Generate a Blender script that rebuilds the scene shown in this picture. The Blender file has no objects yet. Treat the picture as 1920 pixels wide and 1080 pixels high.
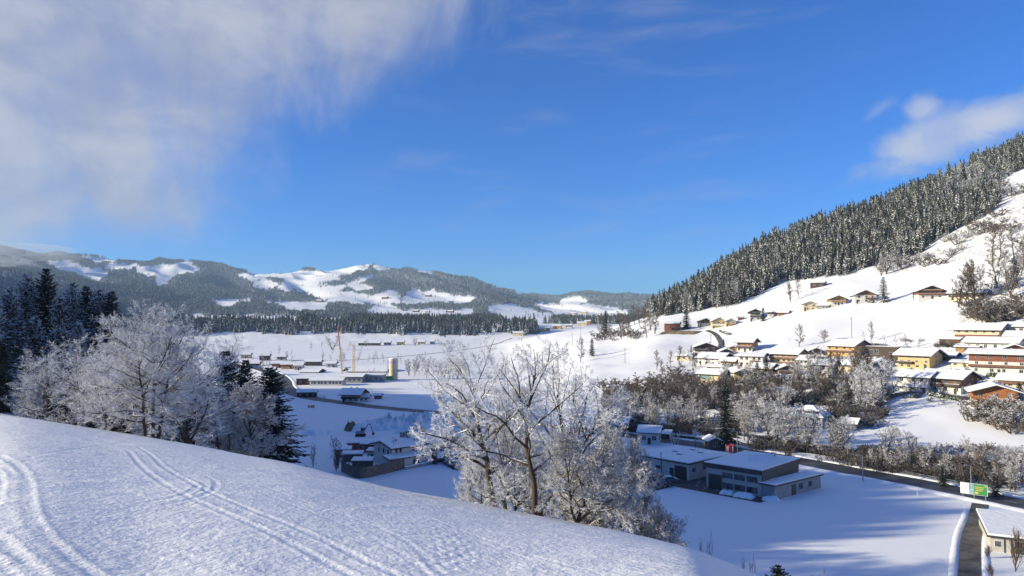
import bpy, math, random
import numpy as np
from mathutils import Vector, Matrix
R = math.radians
sc = bpy.context.scene
COL = sc.collection

# ---------------------------------------------------------------- camera, light, sky
FPX = 1371.0                     # focal length in pixels of the 1920 wide photograph
PITCH = R(2.5)
cam_d = bpy.data.cameras.new("camera")
cam_d.sensor_width = 36.0
cam_d.lens = 36.0 * FPX / 1920.0
cam_d.clip_start = 0.3
cam_d.clip_end = 40000
cam = bpy.data.objects.new("camera", cam_d)
COL.objects.link(cam)
cam.location = (0, 0, 0)
cam.rotation_euler = (R(90) + PITCH, 0, 0)
sc.camera = cam
sc.view_settings.view_transform = 'Standard'
sc.view_settings.look = 'None'
sc.view_settings.gamma = 1.0
sc.view_settings.exposure = 0.78
try:
    sc.cycles.max_bounces = 6
    sc.cycles.transparent_max_bounces = 8
    sc.cycles.volume_bounces = 0
    sc.cycles.use_adaptive_sampling = True
except Exception:
    pass

SUN_EL = R(16.6)
SUN_H = Vector((-0.99, -0.13, 0)).normalized()          # horizontal direction towards the sun
SUN_DIR = (SUN_H * math.cos(SUN_EL) + Vector((0, 0, math.sin(SUN_EL)))).normalized()
sd = bpy.data.lights.new("sun", 'SUN')
sd.energy = 5.0
sd.angle = R(0.55)
sd.color = (1.0, 0.89, 0.64)
sun = bpy.data.objects.new("sun", sd)
COL.objects.link(sun)
sun.rotation_euler = SUN_DIR.to_track_quat('Z', 'Y').to_euler()

def raydir(px, py):
    """world direction (normalised so that the world Y part is 1) through a pixel of the photo"""
    u = (px - 960.0) / FPX
    v = (540.0 - py) / FPX
    cy = math.cos(PITCH) - v * math.sin(PITCH)
    cz = math.sin(PITCH) + v * math.cos(PITCH)
    return (u / cy, 1.0, cz / cy)

world = bpy.data.worlds.new("World")
sc.world = world
world.use_nodes = True
nt = world.node_tree
nt.nodes.clear()
def N(t, ty, **k):
    n = t.nodes.new(ty)
    for a, b in k.items():
        setattr(n, a, b)
    return n
def math_n(t, op, a, b=None, clamp=False):
    n = t.nodes.new('ShaderNodeMath'); n.operation = op; n.use_clamp = clamp
    for i, x in enumerate((a, b)):
        if x is None: continue
        if isinstance(x, (int, float)): n.inputs[i].default_value = x
        else: t.links.new(x, n.inputs[i])
    return n.outputs[0]
def mapr(t, x, a, b, c=0.0, d=1.0, smooth=True):
    n = t.nodes.new('ShaderNodeMapRange')
    if smooth: n.interpolation_type = 'SMOOTHSTEP'
    t.links.new(x, n.inputs[0])
    for i, v in enumerate((a, b, c, d)): n.inputs[i + 1].default_value = v
    return n.outputs[0]
def mixc(t, f, a, b, blend='MIX'):
    n = t.nodes.new('ShaderNodeMix'); n.data_type = 'RGBA'; n.blend_type = blend
    for s, x in ((n.inputs[0], f), (n.inputs[6], a), (n.inputs[7], b)):
        if isinstance(x, (int, float)): s.default_value = x
        elif isinstance(x, tuple): s.default_value = (*x[:3], 1)
        else: t.links.new(x, s)
    return n.outputs[2]
sky = N(nt, 'ShaderNodeTexSky', sky_type='NISHITA')
sky.sun_disc = False
sky.sun_elevation = SUN_EL
sky.sun_rotation = math.atan2(SUN_H.x, SUN_H.y)
sky.altitude = 800
sky.air_density = 1.0
sky.dust_density = 0.0
sky.ozone_density = 6.0
tc = N(nt, 'ShaderNodeTexCoord')
sep = N(nt, 'ShaderNodeSeparateXYZ'); nt.links.new(tc.outputs['Generated'], sep.inputs[0])
def noise(t, vec, scale, detail=6, rough=0.55, dist=0.0, sx=(1, 1, 1), rot=(0, 0, 0)):
    mp = N(t, 'ShaderNodeMapping'); mp.inputs['Scale'].default_value = sx; mp.inputs['Rotation'].default_value = rot
    t.links.new(vec, mp.inputs[0])
    n = N(t, 'ShaderNodeTexNoise'); t.links.new(mp.outputs[0], n.inputs['Vector'])
    n.inputs['Scale'].default_value = scale; n.inputs['Detail'].default_value = detail
    n.inputs['Roughness'].default_value = rough; n.inputs['Distortion'].default_value = dist
    return n.outputs[0]
dirv = tc.outputs['Generated']
wob = noise(nt, dirv, 3.2, 7, 0.55, 0.6)
wob2 = noise(nt, dirv, 7.5, 8, 0.6, 0.4, sx=(1, 1, 1.6))
def dotmask(px, py, r0, r1, amp, squash=None):
    """soft cap of sky round the direction seen at a pixel; the noise frays its edge"""
    d = Vector(raydir(px, py)).normalized()
    n = N(nt, 'ShaderNodeVectorMath', operation='SUBTRACT'); nt.links.new(dirv, n.inputs[0]); n.inputs[1].default_value = d
    src = n.outputs[0]
    if squash:
        m = N(nt, 'ShaderNodeMapping'); m.inputs['Rotation'].default_value = squash[0]; m.inputs['Scale'].default_value = squash[1]
        nt.links.new(src, m.inputs[0]); src = m.outputs[0]
    l = N(nt, 'ShaderNodeVectorMath', operation='LENGTH'); nt.links.new(src, l.inputs[0])
    w = math_n(nt, 'MULTIPLY', math_n(nt, 'SUBTRACT', wob, 0.5), amp)
    w2 = math_n(nt, 'MULTIPLY', math_n(nt, 'SUBTRACT', wob2, 0.5), amp * 0.9)
    return mapr(nt, math_n(nt, 'ADD', math_n(nt, 'ADD', l.outputs['Value'], w), w2), r0, r1, 1.0, 0.0)
def halfplane(p, q, inside, s0, s1, amp, amp2):
    """everything on one side of the great circle through two directions, frayed by noise"""
    n3 = Vector(raydir(*p)).cross(Vector(raydir(*q))).normalized()
    if n3.dot(Vector(raydir(*inside))) < 0: n3 = -n3
    d = N(nt, 'ShaderNodeVectorMath', operation='DOT_PRODUCT'); nt.links.new(dirv, d.inputs[0]); d.inputs[1].default_value = n3
    w = math_n(nt, 'MULTIPLY', math_n(nt, 'SUBTRACT', wob, 0.5), amp)
    w2 = math_n(nt, 'MULTIPLY', math_n(nt, 'SUBTRACT', wob3, 0.5), amp2)
    return mapr(nt, math_n(nt, 'ADD', math_n(nt, 'ADD', d.outputs['Value'], w), w2), s0, s1)
wob3 = noise(nt, dirv, 3.4, 9, 0.60, 0.7, sx=(1.5, 1.0, 0.9), rot=(0, R(40), 0))
bigA = halfplane((890, -10), (425, 450), (100, 100), -0.04, 0.18, 0.34, 0.38)
low = halfplane((0, 545), (420, 470), (100, 100), -0.02, 0.09, 0.07, 0.05)
big = math_n(nt, 'MULTIPLY', math_n(nt, 'MULTIPLY', math_n(nt, 'MULTIPLY', bigA, low), mapr(nt, sep.outputs['Y'], 0.15, 0.62)), mapr(nt, math_n(nt, 'ADD', math_n(nt, 'MULTIPLY', wob3, 0.6), math_n(nt, 'MULTIPLY', wob2, 0.4)), 0.36, 0.60, 0.66, 1.0))
wob4 = noise(nt, dirv, 17.0, 9, 0.62, 0.5, sx=(0.8, 1, 1.3))
def puff(px, py, r0, r1, amp, rotd, sc3):
    d = Vector(raydir(px, py)).normalized()
    n = N(nt, 'ShaderNodeVectorMath', operation='SUBTRACT'); nt.links.new(dirv, n.inputs[0]); n.inputs[1].default_value = d
    m = N(nt, 'ShaderNodeMapping'); m.vector_type = 'POINT'; m.inputs['Rotation'].default_value = (0, R(rotd), 0); m.inputs['Scale'].default_value = (1, 1, 1)
    nt.links.new(n.outputs[0], m.inputs[0])
    m2 = N(nt, 'ShaderNodeVectorMath', operation='MULTIPLY'); nt.links.new(m.outputs[0], m2.inputs[0]); m2.inputs[1].default_value = sc3
    l = N(nt, 'ShaderNodeVectorMath', operation='LENGTH'); nt.links.new(m2.outputs[0], l.inputs[0])
    w = math_n(nt, 'MULTIPLY', math_n(nt, 'SUBTRACT', wob4, 0.5), amp)
    w2 = math_n(nt, 'MULTIPLY', math_n(nt, 'SUBTRACT', wob2, 0.5), amp * 0.6)
    return mapr(nt, math_n(nt, 'ADD', math_n(nt, 'ADD', l.outputs['Value'], w), w2), r0, r1, 1.0, 0.0)
p1_ = puff(1725, 268, 0.010, 0.062, 0.10, 22, (0.62, 1, 1.5))
p2_ = puff(1860, 225, 0.010, 0.062, 0.10, 12, (0.45, 1, 1.5))
p3_ = puff(1728, 205, 0.0, 0.030, 0.06, 0, (1, 1, 1.2))
p4_ = puff(1648, 205, 0.0, 0.026, 0.05, 35, (0.45, 1, 1.8))
small = math_n(nt, 'MAXIMUM', math_n(nt, 'MAXIMUM', p1_, p2_), math_n(nt, 'MAXIMUM', p3_, math_n(nt, 'MULTIPLY', p4_, 0.35)))
small = math_n(nt, 'MULTIPLY', small, mapr(nt, wob4, 0.3, 0.62, 0.66, 1.0))
streak = noise(nt, dirv, 5.0, 8, 0.6, 0.3, sx=(1.0, 1.0, 5.5), rot=(0, R(-14), 0))
smask = mapr(nt, streak, 0.50, 0.76, 0.0, 0.22)
smask = math_n(nt, 'MULTIPLY', smask, math_n(nt, 'MAXIMUM', dotmask(1180, 130, 0.08, 0.42, 0.4), dotmask(980, 380, 0.05, 0.33, 0.25)))
allc = math_n(nt, 'MAXIMUM', math_n(nt, 'MAXIMUM', big, small), smask)
hs = N(nt, 'ShaderNodeHueSaturation'); hs.inputs['Saturation'].default_value = 1.0; hs.inputs['Value'].default_value = 1.0
cap = mixc(nt, 1.0, sky.outputs[0], (6.5, 6.5, 6.5), 'DARKEN')
nt.links.new(mixc(nt, 1.0, cap, (0.38, 1.02, 1.66), 'MULTIPLY'), hs.inputs['Color'])
cloudcol = mixc(nt, mapr(nt, wob2, 0.3, 0.72), (3.5, 3.8, 4.8), (5.0, 5.2, 5.9))
cloudcol = mixc(nt, small, cloudcol, (5.6, 5.9, 6.8))
skyc = mixc(nt, math_n(nt, 'MULTIPLY', allc, 0.90), hs.outputs[0], cloudcol)
bg = N(nt, 'ShaderNodeBackground'); bg.inputs['Strength'].default_value = 0.064
nt.links.new(skyc, bg.inputs['Color'])
wo = N(nt, 'ShaderNodeOutputWorld'); nt.links.new(bg.outputs[0], wo.inputs[0])

rng = np.random.default_rng(11)
random.seed(5)

# ---------------------------------------------------------------- helpers: ids, meshes, materials
def tag(o, label=None, cat=None, group=None, kind=None):
    if label: o['label'] = label
    if cat: o['category'] = cat
    if group: o['group'] = group
    if kind: o['kind'] = kind
    return o
def empty(name, loc, rz=0.0, label=None, cat=None, group=None, scale=1.0):
    o = bpy.data.objects.new(name, None); COL.objects.link(o)
    o.location = loc; o.rotation_euler = (0, 0, rz)
    if isinstance(scale, (int, float)): scale = (scale,) * 3
    o.scale = scale
    o.empty_display_size = 0.5
    return tag(o, label, cat, group)
def child(name, mesh, parent):
    o = bpy.data.objects.new(name, mesh); COL.objects.link(o); o.parent = parent
    return o
def np_mesh(name, V, F, mats, midx=None, smooth=False, attrs=None):
    """F: (M,3) or (M,4) int array, or a list of such arrays"""
    me = bpy.data.meshes.new(name)
    Fs = F if isinstance(F, list) else [F]
    Fs = [np.asarray(f) for f in Fs if len(f)]
    V = np.asarray(V, dtype=np.float32)
    me.vertices.add(len(V)); me.vertices.foreach_set('co', V.ravel())
    loops = np.concatenate([f.ravel() for f in Fs]).astype(np.int32)
    tot = np.concatenate([np.full(len(f), f.shape[1], dtype=np.int32) for f in Fs])
    start = np.concatenate([[0], np.cumsum(tot)[:-1]]).astype(np.int32)
    me.loops.add(len(loops)); me.loops.foreach_set('vertex_index', loops)
    me.polygons.add(len(tot)); me.polygons.foreach_set('loop_start', start)
    if midx is not None: me.polygons.foreach_set('material_index', np.asarray(midx, dtype=np.int32))
    me.update(calc_edges=True)
    me.polygons.foreach_set('use_smooth', np.full(len(tot), bool(smooth)))
    for m in (mats if isinstance(mats, (list, tuple)) else [mats]): me.materials.append(m)
    if attrs:
        for k, a in attrs.items():
            at = me.attributes.new(k, 'FLOAT', 'POINT'); at.data.foreach_set('value', np.asarray(a, dtype=np.float32))
    return me
class MB:
    """collects boxes, prisms and bars into one mesh"""
    def __init__(s): s.V = []; s.F = []
    def poly(s, pts, faces):
        b = len(s.V); s.V += [tuple(p) for p in pts]; s.F += [tuple(b + i for i in f) for f in faces]; return s
    def box(s, x0, x1, y0, y1, z0, z1, rz=0.0, c=(0, 0)):
        P = [(x0, y0, z0), (x1, y0, z0), (x1, y1, z0), (x0, y1, z0), (x0, y0, z1), (x1, y0, z1), (x1, y1, z1), (x0, y1, z1)]
        if rz:
            ca, sa = math.cos(rz), math.sin(rz)
            P = [((x - c[0]) * ca - (y - c[1]) * sa + c[0], (x - c[0]) * sa + (y - c[1]) * ca + c[1], z) for x, y, z in P]
        return s.poly(P, [(0, 3, 2, 1), (4, 5, 6, 7), (0, 1, 5, 4), (1, 2, 6, 5), (2, 3, 7, 6), (3, 0, 4, 7)])
    def extrude(s, prof, a, b, axis='y'):
        """profile [(u,z)] swept from a to b along axis"""
        n = len(prof)
        if axis == 'y': P = [(u, a, z) for u, z in prof] + [(u, b, z) for u, z in prof]
        else: P = [(a, u, z) for u, z in prof] + [(b, u, z) for u, z in prof]
        F = [(i, (i + 1) % n, n + (i + 1) % n, n + i) for i in range(n)] + [tuple(range(n))[::-1], tuple(range(n, 2 * n))]
        return s.poly(P, F)
    def tube(s, p0, p1, r0, r1=None, n=8):
        r1 = r0 if r1 is None else r1
        p0 = Vector(p0); p1 = Vector(p1); d = (p1 - p0).normalized()
        a = d.cross(Vector((0, 0, 1)) if abs(d.z) < .9 else Vector((1, 0, 0))).normalized(); b = d.cross(a)
        P = []
        for p, r in ((p0, r0), (p1, r1)):
            for i in range(n):
                t = 2 * math.pi * i / n
                P.append(tuple(p + (a * math.cos(t) + b * math.sin(t)) * r))
        return s.poly(P, [(i, (i + 1) % n, n + (i + 1) % n, n + i) for i in range(n)] + [tuple(range(n))[::-1], tuple(range(n, 2 * n))])
    def mesh(s, name, mat, bevel=0):
        me = bpy.data.meshes.new(name)
        me.from_pydata(s.V, [], s.F); me.update()
        import bmesh
        bm = bmesh.new(); bm.from_mesh(me)
        bmesh.ops.recalc_face_normals(bm, faces=bm.faces)
        if bevel: bmesh.ops.bevel(bm, geom=list(bm.edges), offset=bevel, segments=1, affect='EDGES')
        bm.to_mesh(me); bm.free()
        me.materials.append(mat)
        return me
    def build(s, name, mat, parent=None, bevel=0):
        o = bpy.data.objects.new(name, s.mesh(name, mat, bevel)); COL.objects.link(o)
        if parent is not None: o.parent = parent
        return o

def new_mat(name):
    m = bpy.data.materials.new(name); m.use_nodes = True
    t = m.node_tree; t.nodes.clear()
    out = N(t, 'ShaderNodeOutputMaterial'); p = N(t, 'ShaderNodeBsdfPrincipled')
    t.links.new(p.outputs[0], out.inputs[0])
    return m, t, p, out
def setp(t, p, k, v):
    s = p.inputs[k]
    if isinstance(v, (int, float)): s.default_value = v
    elif isinstance(v, tuple): s.default_value = (*v[:3], 1)
    else: t.links.new(v, s)
def objco(t): return N(t, 'ShaderNodeTexCoord').outputs['Object']
_mc = {}
def mat_plain(name, col, rough=0.7, var=0.12, scale=1.3, metallic=0.0, bump=0.0):
    key = ('p', name)
    if key in _mc: return _mc[key]
    m, t, p, o = new_mat(name)
    n = noise(t, objco(t), scale, 5, 0.6)
    dark = tuple(c * (1 - var * 2) for c in col); light = tuple(min(1, c * (1 + var)) for c in col)
    setp(t, p, 'Base Color', mixc(t, mapr(t, n, 0.3, 0.7), dark, light)); setp(t, p, 'Roughness', rough); setp(t, p, 'Metallic', metallic)
    if bump:
        b = N(t, 'ShaderNodeBump'); b.inputs['Strength'].default_value = bump; t.links.new(noise(t, objco(t), scale * 8, 4), b.inputs['Height'])
        t.links.new(b.outputs[0], p.inputs['Normal'])
    _mc[key] = m; return m
def mat_wood(name, col, horizontal=True):
    key = ('w', name)
    if key in _mc: return _mc[key]
    m, t, p, o = new_mat(name)
    c = objco(t)
    w = N(t, 'ShaderNodeTexWave'); w.wave_type = 'BANDS'; w.bands_direction = 'Z' if horizontal else 'X'
    w.inputs['Scale'].default_value = 1.6; w.inputs['Distortion'].default_value = 1.0; t.links.new(c, w.inputs['Vector'])
    n = noise(t, c, 1.1, 6, 0.6)
    base = mixc(t, mapr(t, n, 0.3, 0.7), tuple(x * 0.65 for x in col), tuple(min(1, x * 1.25) for x in col))
    setp(t, p, 'Base Color', mixc(t, mapr(t, w.outputs[1], 0.0, 0.25, 0.35, 0.0), base, tuple(x * 0.3 for x in col)))
    setp(t, p, 'Roughness', 0.75)
    _mc[key] = m; return m

M = {}
# snow lying on roofs, cars, walls
m, t, p, o = new_mat('roof_snow'); M['snow'] = m
c = objco(t)
setp(t, p, 'Base Color', mixc(t, noise(t, c, 0.8, 5), (0.83, 0.84, 0.85), (0.90, 0.90, 0.90)))
setp(t, p, 'Roughness', 0.65)
b = N(t, 'ShaderNodeBump'); b.inputs['Strength'].default_value = 0.5; b.inputs['Distance'].default_value = 0.25
t.links.new(noise(t, c, 0.9, 6, 0.6), b.inputs['Height']); t.links.new(b.outputs[0], p.inputs['Normal'])

# window glass
m, t, p, o = new_mat('window_glass'); M['glass'] = m
n = noise(t, objco(t), 0.7, 3)
setp(t, p, 'Base Color', mixc(t, mapr(t, n, 0.35, 0.65), (0.02, 0.025, 0.03), (0.10, 0.12, 0.14))); setp(t, p, 'Roughness', 0.12); 
m, t, p, o = new_mat('pale_glazing'); M['glazing'] = m
setp(t, p, 'Base Color', mixc(t, noise(t, objco(t), 1.5, 3), (0.10, 0.17, 0.18), (0.30, 0.40, 0.40))); setp(t, p, 'Roughness', 0.15)

# ground: snow, with the ground cover of woods and scrub where the height sheet says so
m, t, p, o = new_mat('snow_ground'); M['ground'] = m
c = objco(t)
def attr(t, name):
    a = N(t, 'ShaderNodeAttribute'); a.attribute_name = name; return a.outputs['Fac']
fo, scb = attr(t, 'forest'), attr(t, 'scrub')
snowc = mixc(t, noise(t, c, 0.05, 5), (0.83, 0.84, 0.85), (0.89, 0.89, 0.89))
fmix = mixc(t, mapr(t, noise(t, c, 0.09, 8, 0.75), 0.42, 0.62), (0.030, 0.040, 0.040), (0.34, 0.37, 0.40))
col = mixc(t, fo, snowc, fmix)
sn = mapr(t, noise(t, c, 0.45, 8, 0.72), 0.50, 0.62)
sn2 = math_n(t, 'MULTIPLY', sn, scb)
scol = mixc(t, noise(t, c, 0.8, 4), (0.07, 0.045, 0.03), (0.22, 0.15, 0.10))
col = mixc(t, sn2, col, scol)
setp(t, p, 'Base Color', col); setp(t, p, 'Roughness', 0.6)
setp(t, p, 'Specular IOR Level', 0.25)
# wind-worked crust: lumps stretched along the slope, only as relief
n1 = noise(t, c, 5.2, 5, 0.62, 0.3, sx=(1.0, 0.62, 1.0), rot=(0, 0, R(35)))
n2 = noise(t, c, 9.0, 4, 0.6, 0.0, sx=(1.0, 0.7, 1.0), rot=(0, 0, R(35)))
n3 = noise(t, c, 0.55, 4, 0.5)
hgt = math_n(t, 'ADD', math_n(t, 'ADD', math_n(t, 'MULTIPLY', n1, 0.046), math_n(t, 'MULTIPLY', n2, 0.020)), math_n(t, 'MULTIPLY', n3, 0.12))
b = N(t, 'ShaderNodeBump'); b.inputs['Strength'].default_value = 1.0; b.inputs['Distance'].default_value = 1.0
t.links.new(math_n(t, 'MULTIPLY', hgt, attr(t, 'crust')), b.inputs['Height']); t.links.new(b.outputs[0], p.inputs['Normal'])

def mat_foliage(name, green, green2, snow_amt, frost=0.0, scale=2.2, snowc=(0.80, 0.83, 0.88), lo=0.0, hi=0.55):
    """needles with snow lying on their upper sides"""
    m = bpy.data.materials.new(name); m.use_nodes = True
    t = m.node_tree; t.nodes.clear()
    out = N(t, 'ShaderNodeOutputMaterial'); d = N(t, 'ShaderNodeBsdfDiffuse')
    g = N(t, 'ShaderNodeNewGeometry'); s = N(t, 'ShaderNodeSeparateXYZ'); t.links.new(g.outputs['Normal'], s.inputs[0])
    oi = N(t, 'ShaderNodeObjectInfo')
    c = g.outputs['Position']
    n = noise(t, c, scale, 4, 0.7)
    up = mapr(t, s.outputs['Z'], lo, hi)
    k = mapr(t, math_n(t, 'ADD', n, math_n(t, 'MULTIPLY', math_n(t, 'SUBTRACT', noise(t, c, scale * 0.16, 3, 0.6), 0.5), 0.35)), 0.62 - snow_amt * 0.3, 0.72 - snow_amt * 0.3)
    f = math_n(t, 'MULTIPLY', up, k)
    f = math_n(t, 'MAXIMUM', f, math_n(t, 'MULTIPLY', mapr(t, noise(t, c, scale * 1.7, 3), 0.45, 0.65), frost))
    gc = mixc(t, mapr(t, noise(t, c, 0.35, 3), 0.35, 0.65), green, green2)
    t.links.new(mixc(t, f, gc, snowc), d.inputs['Color']); t.links.new(d.outputs[0], out.inputs[0])
    return m
M['needle_near'] = mat_foliage('spruce_needles', (0.010, 0.016, 0.012), (0.020, 0.028, 0.018), 0.48, 0.04, 1.9)
M['needle_dark'] = mat_foliage('dark_spruce_needles', (0.008, 0.014, 0.012), (0.016, 0.026, 0.018), 0.12, 0.05, 2.2)
M['needle_hill'] = mat_foliage('snowy_spruce_needles', (0.012, 0.018, 0.012), (0.034, 0.034, 0.022), 0.36, 0.03, 0.85, (0.74, 0.74, 0.71), 0.0, 0.5)
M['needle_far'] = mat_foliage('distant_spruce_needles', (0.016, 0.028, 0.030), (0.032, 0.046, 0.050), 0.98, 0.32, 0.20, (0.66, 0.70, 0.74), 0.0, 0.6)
M['needle_band'] = mat_foliage('valley_spruce_needles', (0.014, 0.022, 0.022), (0.026, 0.036, 0.032), 0.50, 0.16, 0.4, (0.60, 0.64, 0.68), 0.0, 0.6)  # dark green with dull grey-blue snow, for the valley woods
def mat_twig(name, wood, frost, amount, lo=-0.3, hi=0.5, scale=0.7):
    m = bpy.data.materials.new(name); m.use_nodes = True
    t = m.node_tree; t.nodes.clear()
    out = N(t, 'ShaderNodeOutputMaterial'); d = N(t, 'ShaderNodeBsdfDiffuse')
    g = N(t, 'ShaderNodeNewGeometry'); s = N(t, 'ShaderNodeSeparateXYZ'); t.links.new(g.outputs['Normal'], s.inputs[0])
    n = noise(t, g.outputs['Position'], scale, 4, 0.6)
    f = math_n(t, 'MULTIPLY', mapr(t, math_n(t, 'ADD', s.outputs['Z'], math_n(t, 'MULTIPLY', math_n(t, 'SUBTRACT', n, 0.5), 1.6)), lo, hi), amount)
    t.links.new(mixc(t, f, wood, frost), d.inputs['Color']); t.links.new(d.outputs[0], out.inputs[0])
    return m
FR = (0.84, 0.85, 0.86)
M['twig_white'] = mat_twig('hoarfrost_twigs', (0.13, 0.125, 0.12), FR, 0.90, -0.45, 0.50)
M['twig_hero'] = mat_twig('thickly_frosted_twigs', (0.09, 0.082, 0.075), FR, 0.92, -0.65, 0.35)
M['twig_mid'] = mat_twig('frosted_twigs', (0.10, 0.088, 0.078), FR, 0.72, -0.30, 0.7)
M['twig_dark'] = mat_twig('lightly_frosted_twigs', (0.075, 0.066, 0.060), FR, 0.82, -0.30, 0.7)
M['twig_brown'] = mat_twig('bare_brown_twigs', (0.105, 0.078, 0.060), (0.62, 0.58, 0.55), 0.30, 0.0, 1.0)
M['thicket'] = mat_twig('thicket_twigs', (0.062, 0.050, 0.042), (0.60, 0.60, 0.60), 0.42, 0.0, 1.1)
M['twig_rust'] = mat_twig('reddish_leaves', (0.20, 0.10, 0.075), (0.6, 0.55, 0.55), 0.3, 0.2, 1.0)
M['bark'] = mat_twig('snow_dusted_bark', (0.075, 0.058, 0.045), (0.84, 0.86, 0.9), 0.95, 0.45, 0.95, 2.0)
M['bark_plain'] = mat_twig('brown_bark', (0.11, 0.08, 0.055), (0.84, 0.86, 0.9), 0.8, 0.7, 1.1, 2.0)
# ---------------------------------------------------------------- the land: one height sheet in rings round the viewpoint
F0 = -39.0                                  # valley floor
def col_el(px, py):
    d = raydir(px, py); return d[2]         # rise per metre of depth
# columns seen in the photo: (pixel column, [(depth, pixel row) or (depth, None, height)])
def K(px, *kn):
    out = []
    for k in kn:
        if len(k) == 3: out.append((k[0], k[2]))
        else: out.append((k[0], col_el(px, k[1]) * k[0]))
    return px, out
n_ = None
def NC(px, r0, rc, yc, *beyond):
    """near slope: foot of the picture at r0, brow at depth rc on pixel row yc, gently rounded between"""
    z0 = col_el(px, 1080) * r0; zc = col_el(px, yc) * rc
    kn = [(0, -1.7)]
    for f in np.linspace(0, 1, 9):
        kn.append((r0 + (rc - r0) * f, z0 + (zc - z0) * f + 0.05 * (rc - r0) * 4 * f * (1 - f) * 0.16))
    return px, kn + list(beyond)
COLS = [
 K(-100, (0,n_,-1.7),(11,n_,-3.7),(25,n_,-5.2),(50,n_,-7.5),(80,n_,-10.2),(104,n_,-12.2),(120,n_,-13),(150,n_,-14),(190,n_,-15),(240,n_,-16),(320,n_,-17),(420,n_,-19),(560,n_,-30),(700,n_,F0)),
 NC(0, 11, 100, 775, (112,-14.2),(145,-17),(185,-23),(240,-30),(330,-37),(420,F0)),
 NC(90, 11, 96, 787, (108,-14.8),(140,-18.5),(180,-25),(240,-33),(330,F0)),
 NC(180, 11.5, 90, 803, (101,-15.3),(130,-20.5),(170,-28),(230,-36),(280,F0)),
 NC(285, 12, 82, 818, (91,-15.6),(120,-22),(160,-31),(210,-38),(230,F0)),
 NC(430, 12, 73, 845, (82,-17),(106,-24),(160,-35),(195,F0)),
 NC(560, 12.5, 65, 866, (73,-16.5),(98,-26),(130,-36),(150,F0)),
 NC(740, 13, 56, 913, (63,-17),(84,-27),(110,F0)),
 NC(930, 14, 50, 948, (57,-17),(74,-27),(98,F0)),
 NC(1160, 14, 42, 994, (49,-16.5),(66,-28),(86,F0)),
 NC(1300, 14, 37, 1027, (44,-16.5),(60,-28),(80,F0)),
 K(1440, (0,n_,-1.7),(12,n_,-4.8),(23,n_,-8.3),(33,1080),(41,n_,-16.5),(56,n_,-28),(74,n_,F0)),
 K(1700, (0,n_,-1.7),(12,n_,-5),(24,n_,-10),(35,n_,-16.5),(52,n_,-28),(70,n_,F0)),
 K(1950, (0,n_,-1.7),(12,n_,-5.2),(24,n_,-10.6),(35,n_,-17.5),(52,n_,-29),(68,n_,F0)),
]
NEAR = {px: kn for px, kn in COLS}
HILL = [
 K(960, (300,n_,F0),(800,n_,F0),(1000,n_,-36)),
 K(1000, (450,n_,F0),(700,n_,-30),(950,622),(1050,n_,-22),(1190,n_,-32)),
 K(1060, (380,n_,F0),(600,n_,-28),(920,616),(1020,n_,-18),(1190,n_,-30)),
 K(1100, (330,n_,F0),(420,700),(500,672),(600,650),(900,611),(1000,n_,-15),(1190,n_,-28)),
 K(1170, (300,n_,F0),(380,720),(450,690),(550,655),(650,630),(750,607),(900,n_,-6),(1190,n_,-20)),
 K(1230, (270,n_,F0),(330,745),(420,690),(500,650),(560,625),(640,597),(700,585),(800,n_,6),(1000,n_,-8),(1190,n_,-20)),
 K(1300, (250,n_,F0),(300,772),(350,730),(440,680),(520,645),(600,612),(650,588),(850,532),(950,n_,38),(1190,n_,20)),
 K(1400, (240,n_,F0),(300,752),(360,708),(430,658),(500,628),(560,600),(620,570),(900,472),(1000,n_,84),(1190,n_,60)),
 K(1500, (222,n_,F0),(290,760),(360,700),(430,640),(500,590),(600,548),(950,426),(1100,n_,118),(1300,n_,90)),
 K(1600, (222,n_,F0),(280,770),(340,695),(400,645),(450,610),(480,575),(600,518),(950,391),(1100,n_,144),(1300,n_,110)),
 K(1700, (228,n_,F0),(275,755),(320,705),(370,645),(430,600),(460,565),(560,518),(640,480),(980,360),(1150,n_,168),(1400,n_,125)),
 K(1800, (222,n_,F0),(262,765),(300,715),(340,660),(380,615),(420,568),(500,508),(650,415),(1000,308),(1150,n_,215),(1400,n_,170)),
 K(1950, (200,n_,F0),(245,768),(290,700),(330,640),(350,605),(385,560),(450,490),(560,400),(700,335),(1000,255),(1150,n_,262),(1400,n_,215)),
 K(2150, (195,n_,F0),(245,740),(290,670),(330,610),(385,530),(450,450),(560,350),(700,280),(1000,200),(1150,n_,290),(1400,n_,240)),
]
FARR = [1190,1350,1500,1900,2300,2600,3100,3700,4500,5200,6500,9000,14000]
S = 'z'
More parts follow.
